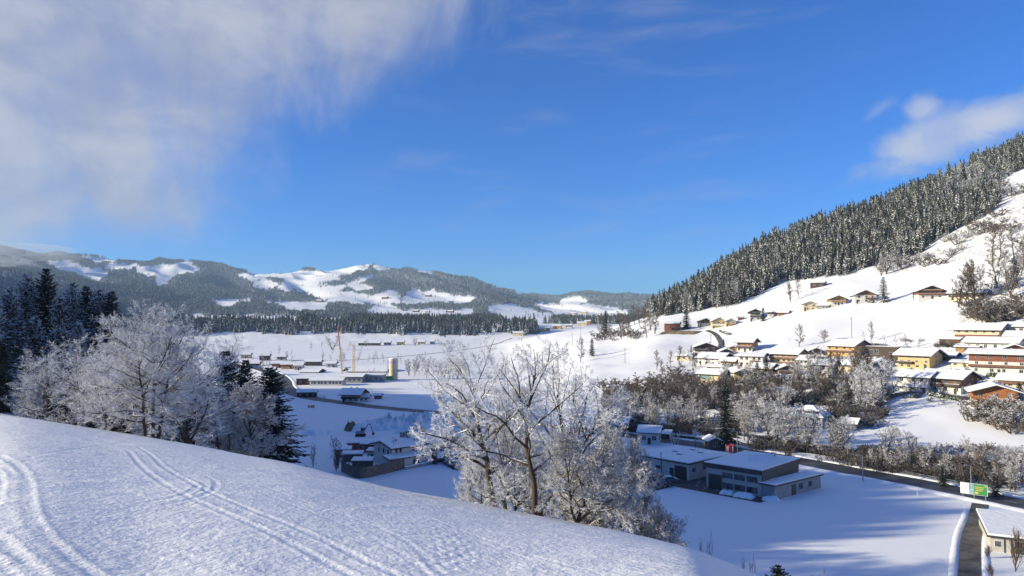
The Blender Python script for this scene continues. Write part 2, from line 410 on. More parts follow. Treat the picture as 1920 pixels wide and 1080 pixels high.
FAR = {  # pixel rows at those depths
 -100: [(F0,),(-10,),(0,),585,570,490,510,490,475,465,462,(700,),(700,)],
 0:   [(F0,),(-10,),(0,),590,583,496,522,503,484,470,468,(500,),(500,)],
 100: [(F0,),(-10,),(0,),596,588,516,538,508,493,479,480,(450,),(450,)],
 200: [(F0,),(-12,),(-4,),598,590,537,552,524,504,491,494,(350,),(350,)],
 300: [(F0,),613,604,598,592,560,562,530,501,491,494,(300,),(300,)],
 430: [(F0,),613,604,597,592,582,570,545,515,499,503,(200,),(200,)],
 520: [(F0,),613,604,597,592,586,572,552,530,516,522,(200,),(200,)],
 600: [(F0,),613,604,599,592,584,572,555,528,503,515,(200,),(200,)],
 690: [(F0,),613,605,599,590,582,570,548,520,493,500,(200,),(200,)],
 800: [(F0,),613,605,599,590,582,571,550,525,512,520,(200,),(200,)],
 900: [(F0,),613,607,600,592,584,575,556,536,525,540,(200,),(200,)],
 960: [(-36,),615,608,601,595,588,583,570,556,552,549,(200,),(200,)],
 1010:[(-34,),616,609,603,597,592,586,580,577,574,555,(200,),(200,)],
 1060:[(-32,),616,609,603,598,594,588,583,575,568,561,(200,),(200,)],
 1100:[(-30,),616,609,603,598,594,588,580,572,562,544,(200,),(200,)],
 1160:[(-24,),616,609,603,598,594,588,580,572,563,554,(200,),(200,)],
 1230:[(-22,),614,609,603,598,594,590,582,575,565,552,(200,),(200,)],
 1300:[(18,),(20,),(20,),(40,),(60,),(80,),(100,),(130,),(160,),(200,),553,(200,),(200,)],
}
RSAMP = np.unique(np.concatenate([np.arange(0, 130, 1.0), np.geomspace(130, 16000, 520)]))
def interp_knots(kn, r):
    x = np.array([k[0] for k in kn], float); y = np.array([k[1] for k in kn], float)
    return np.interp(r, x, y)
allpx = sorted(set([p for p, _ in COLS] + [p for p, _ in HILL] + list(FAR)))
def across(tab, px):
    """values of a table of profiles at one column, linear between its columns"""
    ks = sorted(tab)
    if px <= ks[0]: return tab[ks[0]]
    if px >= ks[-1]: return tab[ks[-1]]
    for a, b_ in zip(ks, ks[1:]):
        if a <= px <= b_:
            f = (px - a) / (b_ - a); return tab[a] * (1 - f) + tab[b_] * f
nearT = {px: interp_knots(kn, RSAMP) for px, kn in COLS}
hillT = {px: interp_knots(kn, RSAMP) for px, kn in HILL}
hillT[900] = np.full(len(RSAMP), F0)
farT = {}
for px, vals in FAR.items():
    z = [v[0] if isinstance(v, tuple) else col_el(px, v) * d for v, d in zip(vals, FARR)]
    farT[px] = np.interp(RSAMP, FARR, z)
def column_depth(px):
    D = RSAMP
    z = across(nearT, px)
    if px > 900: z = np.where(D > 180, np.maximum(across(hillT, px), F0), z)
    fz = across(farT, px)
    if px > 1300:
        hz = across(hillT, px); last = hz[-1]
        return np.where(D > 180, hz, z)
    return np.where(D >= 1190, fz, z)
AZ, PROF = [], []
RR = np.unique(np.concatenate([np.arange(0, 130, 1.0), np.geomspace(130, 15000, 700)]))
for px in np.arange(-100, 2151, 30.0):
    a = math.atan2((px - 960) / FPX, 1.0)
    zD = column_depth(px)
    AZ.append(a); PROF.append(np.interp(RR * math.cos(a), RSAMP, zD))
def outcol(deg, kn):
    AZ.append(R(deg)); PROF.append(np.interp(RR, [k[0] for k in kn], [k[1] for k in kn]))
outcol(-180.001, [(0,-1.7),(50,1),(150,8),(400,30),(1000,110),(6000,300)])
outcol(-150, [(0,-1.7),(50,1),(150,8),(400,26),(1000,90),(6000,300)])
outcol(-120, [(0,-1.7),(50,-0.6),(100,0.5),(300,9),(1000,70),(6000,300)])
outcol(-90, [(0,-1.7),(15,-2.8),(50,-2.8),(150,6),(300,30),(600,50),(1500,80),(6000,380)])
outcol(-72, [(0,-1.7),(15,-3.3),(40,-4.6),(90,-5.5),(150,-2),(220,10),(320,24),(600,22),(1200,20),(6000,380)])
outcol(-66, [(0,-1.7),(15,-3.4),(40,-5.1),(95,-7.2),(150,-5),(205,2),(250,36),(330,44),(450,30),(700,10),(1200,10),(3000,150),(6000,380)])  # unseen left ridge, raised from here on to cast shade over the valley floor
outcol(-61, [(0,-1.7),(15,-3.5),(40,-5.6),(95,-8.8),(150,-6),(200,10),(250,42),(330,48),(450,24),(700,0),(1200,0),(3000,150),(6000,380)])
outcol(-52, [(0,-1.7),(15,-3.7),(40,-6.3),(110,-10.2),(160,-7),(220,8),(290,32),(370,36),(450,32),(700,-5),(1200,-35),(2600,220),(6000,420)])
outcol(-45, [(0,-1.7),(15,-3.9),(50,-7.4),(120,-11.4),(170,-8),(220,6),(280,24),(360,34),(480,32),(640,10),(900,-25),(1200,F0),(2600,250),(6000,430)])
outcol(-41.4, [(0,-1.7),(15,-3.9),(50,-7.5),(120,-12.2),(170,-10),(220,0),(290,16),(380,26),(500,22),(640,0),(800,-25),(1200,F0),(2600,250),(6000,430)])
outcol(60, [(0,-1.7),(30,-13),(75,F0),(200,F0),(300,-10),(450,60),(1000,260),(6000,300)])
outcol(90, [(0,-1.7),(40,-13),(110,F0),(250,F0),(450,40),(1000,250),(6000,300)])
outcol(130, [(0,-1.7),(50,-9),(150,-25),(300,F0),(600,F0),(1500,150),(6000,300)])
outcol(155, [(0,-1.7),(50,-3),(150,-4),(400,0),(1000,60),(6000,300)])
outcol(180, [(0,-1.7),(50,1),(150,8),(400,30),(1000,110),(6000,300)])
o_ = np.argsort(AZ); AZ = np.array(AZ)[o_]; PROF = np.array(PROF)[o_]
# mesh grid
rows = np.concatenate([np.geomspace(1.0, 6.0, 16)[:-1], np.geomspace(6.0, 112.0, 560)[:-1], np.geomspace(112.0, 15000.0, 430)])
azs = np.concatenate([np.linspace(-180, -39, 70)[:-1], np.linspace(-39, 39, 1150)[:-1], np.linspace(39, 180, 70)])
azr = np.radians(azs)
P1 = np.stack([np.interp(rows, RR, p) for p in PROF])          # (columns, rows)
Z = np.empty((len(azr), len(rows)))
# smooth (Catmull-like) interpolation across azimuth
def pchip(x, Y, xq):
    h = np.diff(x); d = np.diff(Y, axis=0) / h[:, None]
    m_ = np.zeros_like(Y)
    w1 = (2 * h[1:] + h[:-1])[:, None]; w2 = (h[1:] + 2 * h[:-1])[:, None]
    same = (d[:-1] * d[1:]) > 0
    with np.errstate(divide='ignore', invalid='ignore'):
        hm = (w1 + w2) / (w1 / d[:-1] + w2 / d[1:])
    m_[1:-1] = np.where(same, hm, 0); m_[0] = d[0]; m_[-1] = d[-1]
    i = np.clip(np.searchsorted(x, xq) - 1, 0, len(h) - 1)
    t_ = ((xq - x[i]) / h[i])[:, None]; hh = h[i][:, None]
    return ((2*t_**3-3*t_**2+1)*Y[i] + (t_**3-2*t_**2+t_)*hh*m_[i] + (-2*t_**3+3*t_**2)*Y[i+1] + (t_**3-t_**2)*hh*m_[i+1])
Z = pchip(AZ, P1, azr)
# round the creases of the profiles along each ring and each ray
def smooth_rows(Z, w):
    k = np.exp(-0.5 * (np.arange(-3 * w, 3 * w + 1) / w) ** 2); k /= k.sum()
    pad = np.pad(Z, ((0, 0), (3 * w, 3 * w)), mode='edge'); out = np.zeros_like(Z)
    for i, kk in enumerate(k): out += kk * pad[:, i:i + Z.shape[1]]
    return out
def smooth_cols(Z, w):
    k = np.exp(-0.5 * (np.arange(-3 * w, 3 * w + 1) / w) ** 2); k /= k.sum()
    pad = np.pad(Z, ((3 * w, 3 * w), (0, 0)), mode='edge'); out = np.zeros_like(Z)
    for i, kk in enumerate(k): out += kk * pad[i:i + Z.shape[0], :]
    return out
Zs = smooth_rows(Z, 7)
nearrow = rows < 112
Zs[:, nearrow] = smooth_rows(Z, 11)[:, nearrow]
inner = slice(69, 69 + 1149)
Zc = smooth_cols(Zs[inner], 18)
Zs[inner] = Zc
Z = Zs
XX = np.sin(azr)[:, None] * rows[None, :]; YY = np.cos(azr)[:, None] * rows[None, :]
def hash2(ix, iy, seed):
    h = (ix * 374761393 + iy * 668265263 + seed * 1274126177) & 0xffffffff
    h = ((h ^ (h >> 13)) * 1274126177) & 0xffffffff
    return ((h ^ (h >> 16)) & 0xffff) / 65535.0
def vnoise(x, y, seed=0):
    ix = np.floor(x).astype(np.int64); iy = np.floor(y).astype(np.int64); fx = x - ix; fy = y - iy
    fx = fx * fx * (3 - 2 * fx); fy = fy * fy * (3 - 2 * fy)
    a = hash2(ix, iy, seed); b_ = hash2(ix + 1, iy, seed); c_ = hash2(ix, iy + 1, seed); d_ = hash2(ix + 1, iy + 1, seed)
    return (a * (1 - fx) + b_ * fx) * (1 - fy) + (c_ * (1 - fx) + d_ * fx) * fy
def fbm(x, y, s, octv=4, seed=0):
    v = 0; a = 0.5; tot = 0
    for k in range(octv):
        v = v + a * (vnoise(x / s, y / s, seed + k * 7) - 0.5); tot += a; a *= 0.5; s *= 0.5
    return v / tot * 2
onfloor = np.clip((Z - (F0 + 0.3)) / 4.0, 0, 1)
DEP = YY
amp_far = np.clip((rows - 1500) / 2500, 0, 1)[None, :]
Z = Z + fbm(XX, YY, 520, 5, 3) * 34 * amp_far * np.clip(onfloor, 0, 1)
ridg = 1 - np.abs(fbm(XX * 0.8 + YY * 0.35, YY * 0.25, 330, 3, 9)) * 2.2
Z = Z + (ridg - 0.55) * 55 * np.clip((rows - 2600) / 1500, 0, 1)[None, :] * onfloor
amp_mid = (np.clip((rows - 190) / 120, 0, 1) * np.clip((1900 - rows) / 500, 0, 1))[None, :]
Z = Z + fbm(XX, YY, 46, 4, 5) * 1.9 * amp_mid * onfloor
Z = Z + fbm(XX, YY, 14, 3, 8) * 0.16 * np.clip((130 - rows) / 60, 0, 1)[None, :] * np.clip((rows - 4) / 20, 0, 1)[None, :]
Z = np.maximum(Z, F0 + np.where((rows > 1190)[None, :], 0.2, 0.0))

_lr = np.log(rows)
def gz(x, y):
    x = np.asarray(x, float); y = np.asarray(y, float)
    r = np.hypot(x, y); a = np.degrees(np.arctan2(x, y))
    i = np.clip(np.searchsorted(azs, a) - 1, 0, len(azs) - 2); fa = np.clip((a - azs[i]) / (azs[i + 1] - azs[i]), 0, 1)
    j = np.clip(np.searchsorted(rows, r) - 1, 0, len(rows) - 2); fr = np.clip((r - rows[j]) / (rows[j + 1] - rows[j]), 0, 1)
    return (Z[i, j] * (1 - fa) + Z[i + 1, j] * fa) * (1 - fr) + (Z[i, j + 1] * (1 - fa) + Z[i + 1, j + 1] * fa) * fr
_dsteps = np.geomspace(5, 9500, 4200)
def hit(px, py, dmin=5.0, dmax=9500.0):
    """first point of the land seen through a pixel"""
    d = raydir(px, py)
    D = _dsteps[(_dsteps >= dmin) & (_dsteps <= dmax)]
    diff = D * d[2] - gz(D * d[0], D)
    k = np.nonzero(diff <= 0)[0]
    if len(k) == 0: D1 = D[int(np.argmin(diff))]
    elif k[0] == 0: D1 = D[0]
    else:
        a, b_ = D[k[0] - 1], D[k[0]]
        fa, fb = diff[k[0] - 1], diff[k[0]]
        D1 = a + (b_ - a) * fa / (fa - fb)
    x = D1 * d[0]
    return Vector((x, D1, float(gz(x, D1))))
def at(px, depth, py=600):
    """point of the land at a column and depth"""
    x = depth * raydir(px, py)[0]
    return Vector((x, depth, float(gz(x, depth))))
def plane(px, py, z):
    d = raydir(px, py); D = z / d[2]
    return Vector((D * d[0], D, z))
def project(x, y, z):
    cy = y * math.cos(PITCH) + z * math.sin(PITCH); cz = -y * math.sin(PITCH) + z * math.cos(PITCH)
    return 960 + FPX * x / cy, 540 - FPX * cz / cy
def inpoly(px, py, poly):
    ins = np.zeros(np.shape(px), bool); n = len(poly)
    for i in range(n):
        x1, y1 = poly[i]; x2, y2 = poly[(i + 1) % n]
        if y1 == y2: continue
        c_ = ((y1 > py) != (y2 > py)) & (px < (x2 - x1) * (py - y1) / (y2 - y1) + x1)
        ins ^= c_
    return ins
def zz(ox, oy, s, pts): return [(ox + x / s, oy + y / s) for x, y in pts]
# clearings and pastures of the far mountains, each outlined where it lies
MEADOWS = [
 zz(480,460,3,[(0,155),(150,160),(230,140),(310,150),(350,118),(510,103),(570,118),(640,116),(520,150),(440,190),(300,203),(220,232),(180,252),(140,244),(190,190),(90,170),(0,190)]),
 zz(480,460,3,[(550,70),(610,70),(660,102),(620,106),(560,92)]), zz(480,460,3,[(680,112),(720,80),(830,96),(830,126),(760,122),(730,136),(680,126)]),
 zz(480,460,3,[(510,215),(620,175),(690,175),(600,190),(560,215),(640,233),(620,248),(540,240)]),
 zz(480,460,3,[(290,265),(340,245),(440,233),(510,230),(440,262),(560,268),(630,280),(620,325),(500,312),(400,312),(350,285)]),
 zz(480,460,3,[(60,320),(150,315),(250,325),(390,320),(395,362),(250,356),(180,352),(130,325)]),
 zz(480,460,3,[(640,300),(700,270),(780,250),(800,300),(790,322),(640,318)]),
 zz(480,460,3,[(820,322),(850,280),(890,245),(940,270),(990,250),(1050,270),(1220,295),(1180,322),(1080,312),(950,317),(850,327)]),
 zz(480,460,3,[(610,370),(700,330),(800,350),(800,368),(1000,362),(1060,370),(1250,362),(1200,380),(1190,422),(1130,400),(1030,385),(1010,400),(1080,432),(980,418),(800,408),(640,388)]),
 zz(480,460,3,[(1320,338),(1440,332),(1490,350),(1480,425),(1440,425),(1390,412),(1330,372)]),
 zz(480,460,3,[(-420,395),(0,398),(150,398),(300,413),(440,423),(450,437),(300,433),(150,428),(-400,425)]),
 zz(0,460,3,[(250,85),(400,95),(430,110),(600,145),(610,165),(560,192),(500,172),(430,152),(330,122)]), zz(0,460,3,[(600,120),(640,103),(780,113),(700,127)]),
 zz(0,460,3,[(770,120),(850,123),(900,106),(930,120),(1050,96),(1130,133),(1010,157),(960,177),(910,222),(880,200),(920,180),(800,152)]),
 zz(0,460,3,[(450,58),(580,72),(690,78),(560,88)]), zz(0,460,3,[(1190,308),(1250,308),(1400,302),(1300,327),(1240,327)]), zz(0,460,3,[(1340,163),(1440,150),(1440,192),(1390,187)]),
 zz(480,460,3,[(0,205),(60,200),(140,215),(60,245),(0,232)]), zz(480,460,3,[(230,232),(330,215),(380,225),(260,258)]),
 zz(480,460,3,[(900,130),(985,148),(980,155),(910,140)]),
 zz(960,460,3,[(248,325),(300,300),(370,288),(422,308),(380,330),(340,352),(290,337)]),
 zz(960,460,3,[(0,345),(100,350),(130,370),(200,385),(240,415),(170,442),(-60,440),(-60,345)]),
 zz(960,460,3,[(200,380),(340,338),(420,333),(520,348),(640,362),(640,400),(540,397),(400,385),(480,422),(360,412),(300,380)]),
 zz(960,460,3,[(30,250),(100,255),(70,275),(40,270)]), zz(960,460,3,[(150,325),(230,335),(300,355),(220,365),(160,350)]),
]
HILLWOOD = [(1180,600),(1233,592),(1250,592),(1293,586),(1343,575),(1380,572),(1440,541),(1473,527),(1550,519),(1603,514),(1613,503),(1653,497),(1723,477),(1740,463),(1757,450),(1800,427),(1857,400),(1877,380),(1873,343),(1903,323),(1925,315),(2200,300),(2200,-200),(1180,-200)]
SCRUB = [(1640,514),(1653,497),(1723,477),(1757,450),(1800,427),(1857,400),(1877,380),(1873,343),(1890,345),(1925,338),(2200,330),(2200,560),(1900,585),(1830,600),(1800,595),(1815,560),(1890,520),(1870,500),(1820,490),(1740,500),(1690,512)]
BANKS = [[(1130,812),(1340,812),(1340,770),(1140,765)],[(1340,838),(1480,850),(1620,868),(1925,905),(1925,872),(1620,842),(1340,800)],[(1110,720),(1180,735),(1240,700),(1330,672),(1345,700),(1330,730),(1420,740),(1560,740),(1660,720),(1670,770),(1620,810),(1300,800),(1150,790)],
         [(1795,600),(1830,560),(1930,560),(1930,650),(1875,640),(1860,615),(1800,612)]]
PXg, PYg = project(XX, np.where(YY > 1, YY, 1), Z)
infront = YY > 1
forest = np.zeros_like(Z); scrub = np.zeros_like(Z)
def is_far_forest(px, py, dep):
    f = np.full(np.shape(px), True)
    # ragged edges
    jx = px + (vnoise(px / 9.0, py / 4.0, 31) - 0.5) * 16 + (vnoise(px / 3.0, py / 1.6, 32) - 0.5) * 6
    jy = py + (vnoise(px / 11.0, py / 5.0, 33) - 0.5) * 6 + (vnoise(px / 3.0, py / 1.6, 34) - 0.5) * 2.5
    px, py = jx, jy
    for mdw in MEADOWS: f &= ~(inpoly(px, py - 2.2, mdw) | inpoly(px, py + 1.8, mdw) | inpoly(px - 4, py, mdw) | inpoly(px + 4, py, mdw))
    f &= ~((dep < 1225 + 90 * vnoise(px / 26.0, px * 0 + 3.3, 41) + 30 * vnoise(px / 7.0, px * 0 + 1.3, 42)))
    f &= ~((dep > 1500) & (dep < 1990) & (px < 645))
    f &= ~((dep > 1190) & (dep < 1600) & (px > 1010) & (px < 1180))
    return f
far_m = infront & (DEP > 1190) & (PXg > -300) & (PXg < 1290)
forest[far_m] = is_far_forest(PXg[far_m], PYg[far_m], DEP[far_m])
off_f = (rows[None, :] > 1190) & ~((PXg > -300) & (PXg < 1290) & infront)
forest[off_f] = 1
hw = infront & (PXg >= 1180) & (rows[None, :] > 520) & (rows[None, :] < 2000)
forest[hw] = np.maximum(forest[hw], (inpoly(PXg[hw], PYg[hw], HILLWOOD) | (rows[None, :] * np.ones_like(Z) > 1250)[hw]))
sb = infront & (rows[None, :] > 165) & (rows[None, :] < 1200) & (PXg > 1100)
scrub[sb] = inpoly(PXg[sb], PYg[sb], SCRUB) * 0.9
for bk in BANKS: scrub[sb] = np.maximum(scrub[sb], inpoly(PXg[sb], PYg[sb], bk) * 0.9)
scrub *= (1 - forest)
crust = np.clip((150 - rows) / 60, 0, 1)[None, :] * np.ones_like(Z)
crust = np.maximum(crust, 0.3 * np.clip((1500 - rows) / 900, 0, 1)[None, :])

# wheel tracks, ski tracks and footprints pressed into the near slope
def z4(pts): return [(x / 3.6, 780 + y / 3.6) for x, y in pts]
def z8(pts): return [(480 + x / 3, 720 + y / 3) for x, y in pts]
TR = [  # points, half width, depth, berm
 (z4([(740,200),(860,225),(925,310),(1000,390),(1060,430),(1150,470),(1180,510),(1260,548),(1400,600),(1550,665),(1728,742)]) + [(560,1022),(690,1092)], .20, .10, .07),
 (z4([(930,210),(975,232),(1040,280),(1085,330),(1150,380),(1260,430),(1330,480),(1390,505),(1460,535),(1600,590),(1728,650)]) + [(560,990),(650,1030),(770,1090)], .20, .10, .07),
 (z4([(1310,385),(1420,398),(1485,430),(1500,470),(1460,515),(1400,545),(1270,575),(1100,600)]), .17, .07, .05),
 (z4([(1330,470),(1335,500),(1290,530),(1180,560),(1000,585)]), .17, .07, .05),
 (z4([(1290,420),(1400,440),(1425,470),(1390,502)]), .15, .06, .04),
 (z4([(0,268),(80,310),(140,330),(185,380),(200,450),(185,560),(190,650),(220,735),(300,825),(380,890),(480,975),(600,1050),(700,1110)]), .22, .11, .09),
 (z4([(-40,330),(60,350),(125,380),(145,430),(130,560),(125,650),(155,745),(235,855),(330,940),(450,1020),(540,1090)]), .16, .07, .03),
 (z4([(-20,375),(15,390),(22,430),(5,520),(-20,600)]), .16, .08, .06),
 (z4([(-20,800),(60,895),(150,980),(290,1095)]), .22, .11, .09),
 (z4([(-30,960),(60,1010),(140,1090)]), .2, .09, .05),
 (z4([(-20,342),(120,302),(260,262),(420,240),(560,216),(700,196),(930,165)]), .16, .08, .02),
 (z4([(120,250),(240,255),(265,272),(200,290)]), .13, .05, .02),
 (z4([(-20,45),(200,60),(400,82),(700,112),(1000,142),(1200,168),(1500,232),(1728,292)]) + [(560,884),(700,910),(830,945),(960,975),(1130,1010)], .22, .06, .07),
 (z4([(-20,75),(200,92),(400,118),(700,145),(1000,182),(1200,210),(1500,270),(1728,330)]) + [(600,905),(700,935),(800,960)], .22, .05, .05),
 (z8([(0,560),(200,640),(450,720),(700,800),(900,900),(1050,1090)]), .16, .04, .04),
 (z8([(0,600),(240,690),(480,780),(640,850),(800,930),(960,1050),(1000,1090)]), .16, .04, .03),
 (z8([(700,660),(1000,760),(1250,860),(1440,930)]) + [(1100,1070)], .18, .04, .04),
 (z4([(300,655),(700,800),(1000,850),(1300,960),(1728,1080)]), .25, .03, .03),
]
FEET = [z8([(600,710),(690,695),(790,685),(800,660)]), z8([(940,760),(1000,810),(1040,880),(1060,960),(1075,1040),(1090,1090)]),
        z8([(1110,850),(1160,910),(1190,970),(1170,1040)]), z8([(440,570),(520,590),(600,610)])]
nr = np.nonzero((rows > 6) & (rows < 112))[0]; j0, j1 = nr[0], nr[-1] + 1
NX = XX[:, j0:j1]; NY = YY[:, j0:j1]
dz = np.zeros_like(NX)
def carve(pts, hw_, dep, berm):
    W = [hit(px, py, 6, 118) for px, py in pts]
    # resample with a little wander
    q = []
    for a, b_ in zip(W, W[1:]):
        n = max(1, int((b_ - a).length / 1.2))
        for k in range(n): q.append(a.lerp(b_, k / n))
    q.append(W[-1])
    q = np.array([(p.x, p.y) for p in q])
    for _ in range(3):
        q[1:-1] = (q[:-2] + 2 * q[1:-1] + q[2:]) / 4
    best = np.full(NX.shape, 9.0); side = np.zeros(NX.shape)
    azq = np.degrees(np.arctan2(q[:, 0], q[:, 1])); rq = np.hypot(q[:, 0], q[:, 1])
    for k in range(len(q) - 1):
        pad = math.degrees(1.2 / max(3, min(rq[k], rq[k + 1])))
        i0 = np.searchsorted(azs, min(azq[k], azq[k + 1]) - pad); i1 = np.searchsorted(azs, max(azq[k], azq[k + 1]) + pad)
        r0 = max(0, np.searchsorted(rows, min(rq[k], rq[k + 1]) - 1.2) - j0); r1 = max(0, np.searchsorted(rows, max(rq[k], rq[k + 1]) + 1.2) - j0)
        if i1 <= i0 or r1 <= r0: continue
        X = NX[i0:i1, r0:r1]; Y = NY[i0:i1, r0:r1]
        ax, ay = q[k]; bx, by = q[k + 1]; vx, vy = bx - ax, by - ay; L2 = vx * vx + vy * vy + 1e-9
        tt = np.clip(((X - ax) * vx + (Y - ay) * vy) / L2, 0, 1)
        d = np.hypot(X - ax - tt * vx, Y - ay - tt * vy)
        B = best[i0:i1, r0:r1]; np.minimum(B, d, out=B)
    prof = -dep * np.exp(-(best / hw_) ** 2) + berm * np.exp(-((best - hw_ * 1.9) / (hw_ * 0.75)) ** 2)
    return np.where(best < 8, prof, 0)
for pts, hw_, dep, berm in TR: dz += carve(pts, hw_ * 0.5, dep * 0.11, berm * 0.11)
for pts in FEET:
    W = [hit(px, py, 6, 118) for px, py in pts]
    s_ = 0
    for a, b_ in zip(W, W[1:]):
        n = max(1, int((b_ - a).length / 0.45)); dr = (b_ - a).normalized(); pr = Vector((-dr.y, dr.x, 0))
        for k in range(n):
            s_ ^= 1
            c_ = a.lerp(b_, k / n) + pr * (0.11 if s_ else -0.11)
            az_ = math.degrees(math.atan2(c_.x, c_.y)); r_ = math.hypot(c_.x, c_.y)
            pad = math.degrees(.6 / r_)
            i0, i1 = np.searchsorted(azs, [az_ - pad, az_ + pad]); r0, r1 = np.maximum(np.searchsorted(rows, [r_ - .6, r_ + .6]) - j0, 0)
            d = np.hypot(NX[i0:i1, r0:r1] - c_.x, NY[i0:i1, r0:r1] - c_.y)
            dz[i0:i1, r0:r1] += -0.022 * np.exp(-(d / .070) ** 2) + 0.007 * np.exp(-((d - .17) / .07) ** 2)
# relief of the crust big enough to cast its own small shadows
ca, sa = math.cos(R(35)), math.sin(R(35))
u_ = NX * ca + NY * sa; v_ = -NX * sa + NY * ca
lum = fbm(u_ * 0.6, v_, 0.42, 3, 21)
dz += 0.026 * lum * (0.4 + 0.6 * (vnoise(NX / 6, NY / 6, 4)))
Z[:, j0:j1] += dz * np.clip((112 - rows[j0:j1]) / 14, 0, 1)[None, :]

nA, nR = Z.shape
V = np.stack([XX, YY, Z], axis=-1).reshape(-1, 3)
i_, j_ = np.meshgrid(np.arange(nA - 1), np.arange(nR - 1), indexing='ij')
a_ = (i_ * nR + j_).ravel(); Fq = np.stack([a_, a_ + 1, a_ + nR + 1, a_ + nR], axis=1)
V = np.concatenate([V, [[0, 0, -1.7]]]); cidx = len(V) - 1
k_ = np.arange(nA - 1) * nR; Ft = np.stack([np.full(nA - 1, cidx), k_, k_ + nR], axis=1)
ex = lambda A: np.concatenate([A.ravel(), [0.0]])
gm = np_mesh('ground', V, [Fq, Ft], M['ground'], None, True, {'forest': ex(forest), 'scrub': ex(scrub), 'crust': ex(crust)})
ground = bpy.data.objects.new('ground', gm); COL.objects.link(ground)
tag(ground, 'snow covered slope, valley floor and mountains as one sheet of land', None, None, 'structure')
# ---------------------------------------------------------------- trees: shapes
def nrm(v): return v / (np.linalg.norm(v, axis=-1, keepdims=True) + 1e-9)
def prisms(p0, p1, r0, r1, k=3):
    """tapered prisms round many segments at once"""
    d = nrm(p1 - p0)
    ref = np.where(np.abs(d[:, 2:3]) < 0.9, np.array([[0, 0, 1.0]]), np.array([[1.0, 0, 0]]))
    a = nrm(np.cross(d, ref)); b = np.cross(d, a)
    n = len(p0); V = np.empty((n, 2 * k, 3))
    for i in range(k):
        t_ = 2 * math.pi * i / k + 0.5
        o = a * math.cos(t_) + b * math.sin(t_)
        V[:, i] = p0 + o * r0[:, None]; V[:, k + i] = p1 + o * r1[:, None]
    base = (np.arange(n) * 2 * k)[:, None]
    F = np.concatenate([base + np.array([[i, (i + 1) % k, k + (i + 1) % k, k + i]]) for i in range(k)])
    return V.reshape(-1, 3), F
def polyl(g, st, di, ln, Ks, wander, up):
    n = len(st); pts = np.empty((n, Ks + 1, 3)); pts[:, 0] = st; d = di.copy(); ds = np.empty((n, Ks + 1, 3)); ds[:, 0] = d
    for k in range(Ks):
        d = nrm(d + g.normal(0, wander, (n, 3)) + np.array([0, 0, up]) / Ks)
        pts[:, k + 1] = pts[:, k] + d * (ln / Ks)[:, None]; ds[:, k + 1] = d
    return pts, ds
def bare_tree(seed, trunks, levels, H, crown, rad, lean=0.05, trunk_wander=0.06):
    """levels: [(count, K, tmin, angle, anglevar, ratio, wander, up, radius ratio)]; returns trunk and twig segment sets"""
    g = np.random.default_rng(seed)
    st = np.array(trunks[0], float).reshape(-1, 3); di = nrm(np.array(trunks[1], float).reshape(-1, 3))
    ln = np.array(trunks[2], float) * H; rd = np.array(trunks[3], float) * rad
    K0 = 12
    pts, ds = polyl(g, st, di, ln, K0, trunk_wander, 0.25)
    out = []
    def emit(pts, r0, taper, K_, k):
        f = np.linspace(1, taper, K_ + 1)
        for j in range(K_): out.append((pts[:, j], pts[:, j + 1], r0 * f[j], r0 * f[j + 1], k))
    emit(pts, rd, 0.18, K0, 8)
    lvl_start = [len(out)]
    P, D, L, Rr, Kp, tap = pts, ds, ln, rd, K0, 0.18
    for li, (cnt, K_, tmin, ang, angv, ratio, wander, up, rr) in enumerate(levels):
        n = len(P); idx = np.repeat(np.arange(n), cnt)
        tt = tmin + (1 - tmin) * ((np.tile(np.arange(cnt), n) + g.uniform(0, 1, n * cnt)) / cnt)
        tt = np.clip(tt, 0, 0.999)
        f = tt * Kp; j = f.astype(int); fr = (f - j)[:, None]
        s_ = P[idx, j] * (1 - fr) + P[idx, j + 1] * fr; pd = D[idx, j + 1]
        pr = Rr[idx] * (1 - tt * (1 - tap))
        ref = g.normal(0, 1, (n * cnt, 3)); side = nrm(np.cross(pd, ref))
        if li == 0:      # spread the limbs evenly round the trunk
            th = np.tile(np.arange(cnt), n) * 2.399 + g.uniform(0, 1, n * cnt)
            side = np.stack([np.cos(th), np.sin(th), np.zeros_like(th)], -1)
        an = np.radians(np.clip(g.normal(ang, angv, n * cnt), 12, 100))[:, None]
        if li == 0: an = an * (1.12 - 0.42 * tt)[:, None]
        dd = nrm(pd * np.cos(an) + side * np.sin(an))
        dd = nrm(dd + np.array([0, 0, up * 0.5]))
        if li == 0:
            if crown is not None: l2 = crown(tt) * H * g.uniform(0.78, 1.12, n * cnt)
            l2 = l2 * (L[idx] / L.max())
        else:
            l2 = L[idx] * ratio * (1.12 - 0.62 * tt) * g.uniform(0.65, 1.2, n * cnt)
        r2 = np.minimum(pr * 0.8, pr * rr * g.uniform(0.8, 1.2, n * cnt)) if li < 2 else pr * rr
        if li == 0: r2 = np.minimum(pr * 0.75, np.maximum(l2 * 0.022, 0.02))
        pts, ds = polyl(g, s_, dd, l2, K_, wander, up)
        k_ = 5 if li == 0 else 3
        r2 = np.maximum(r2, MINR)
        emit(pts, r2, 0.35, K_, k_)
        lvl_start.append(len(out))
        P, D, L, Rr, Kp, tap = pts, ds, l2, r2, K_, 0.35
    def join(a, b_):
        Vs, Fs, off = [], [], 0
        for p0, p1, r0, r1, k in out[a:b_]:
            v, f = prisms(p0, p1, np.broadcast_to(r0, len(p0)), np.broadcast_to(r1, len(p0)), k); Vs.append(v); Fs.append(f + off); off += len(v)
        return np.concatenate(Vs), np.concatenate(Fs)
    return join(0, lvl_start[1]), join(lvl_start[1], len(out))
MINR = 0.012
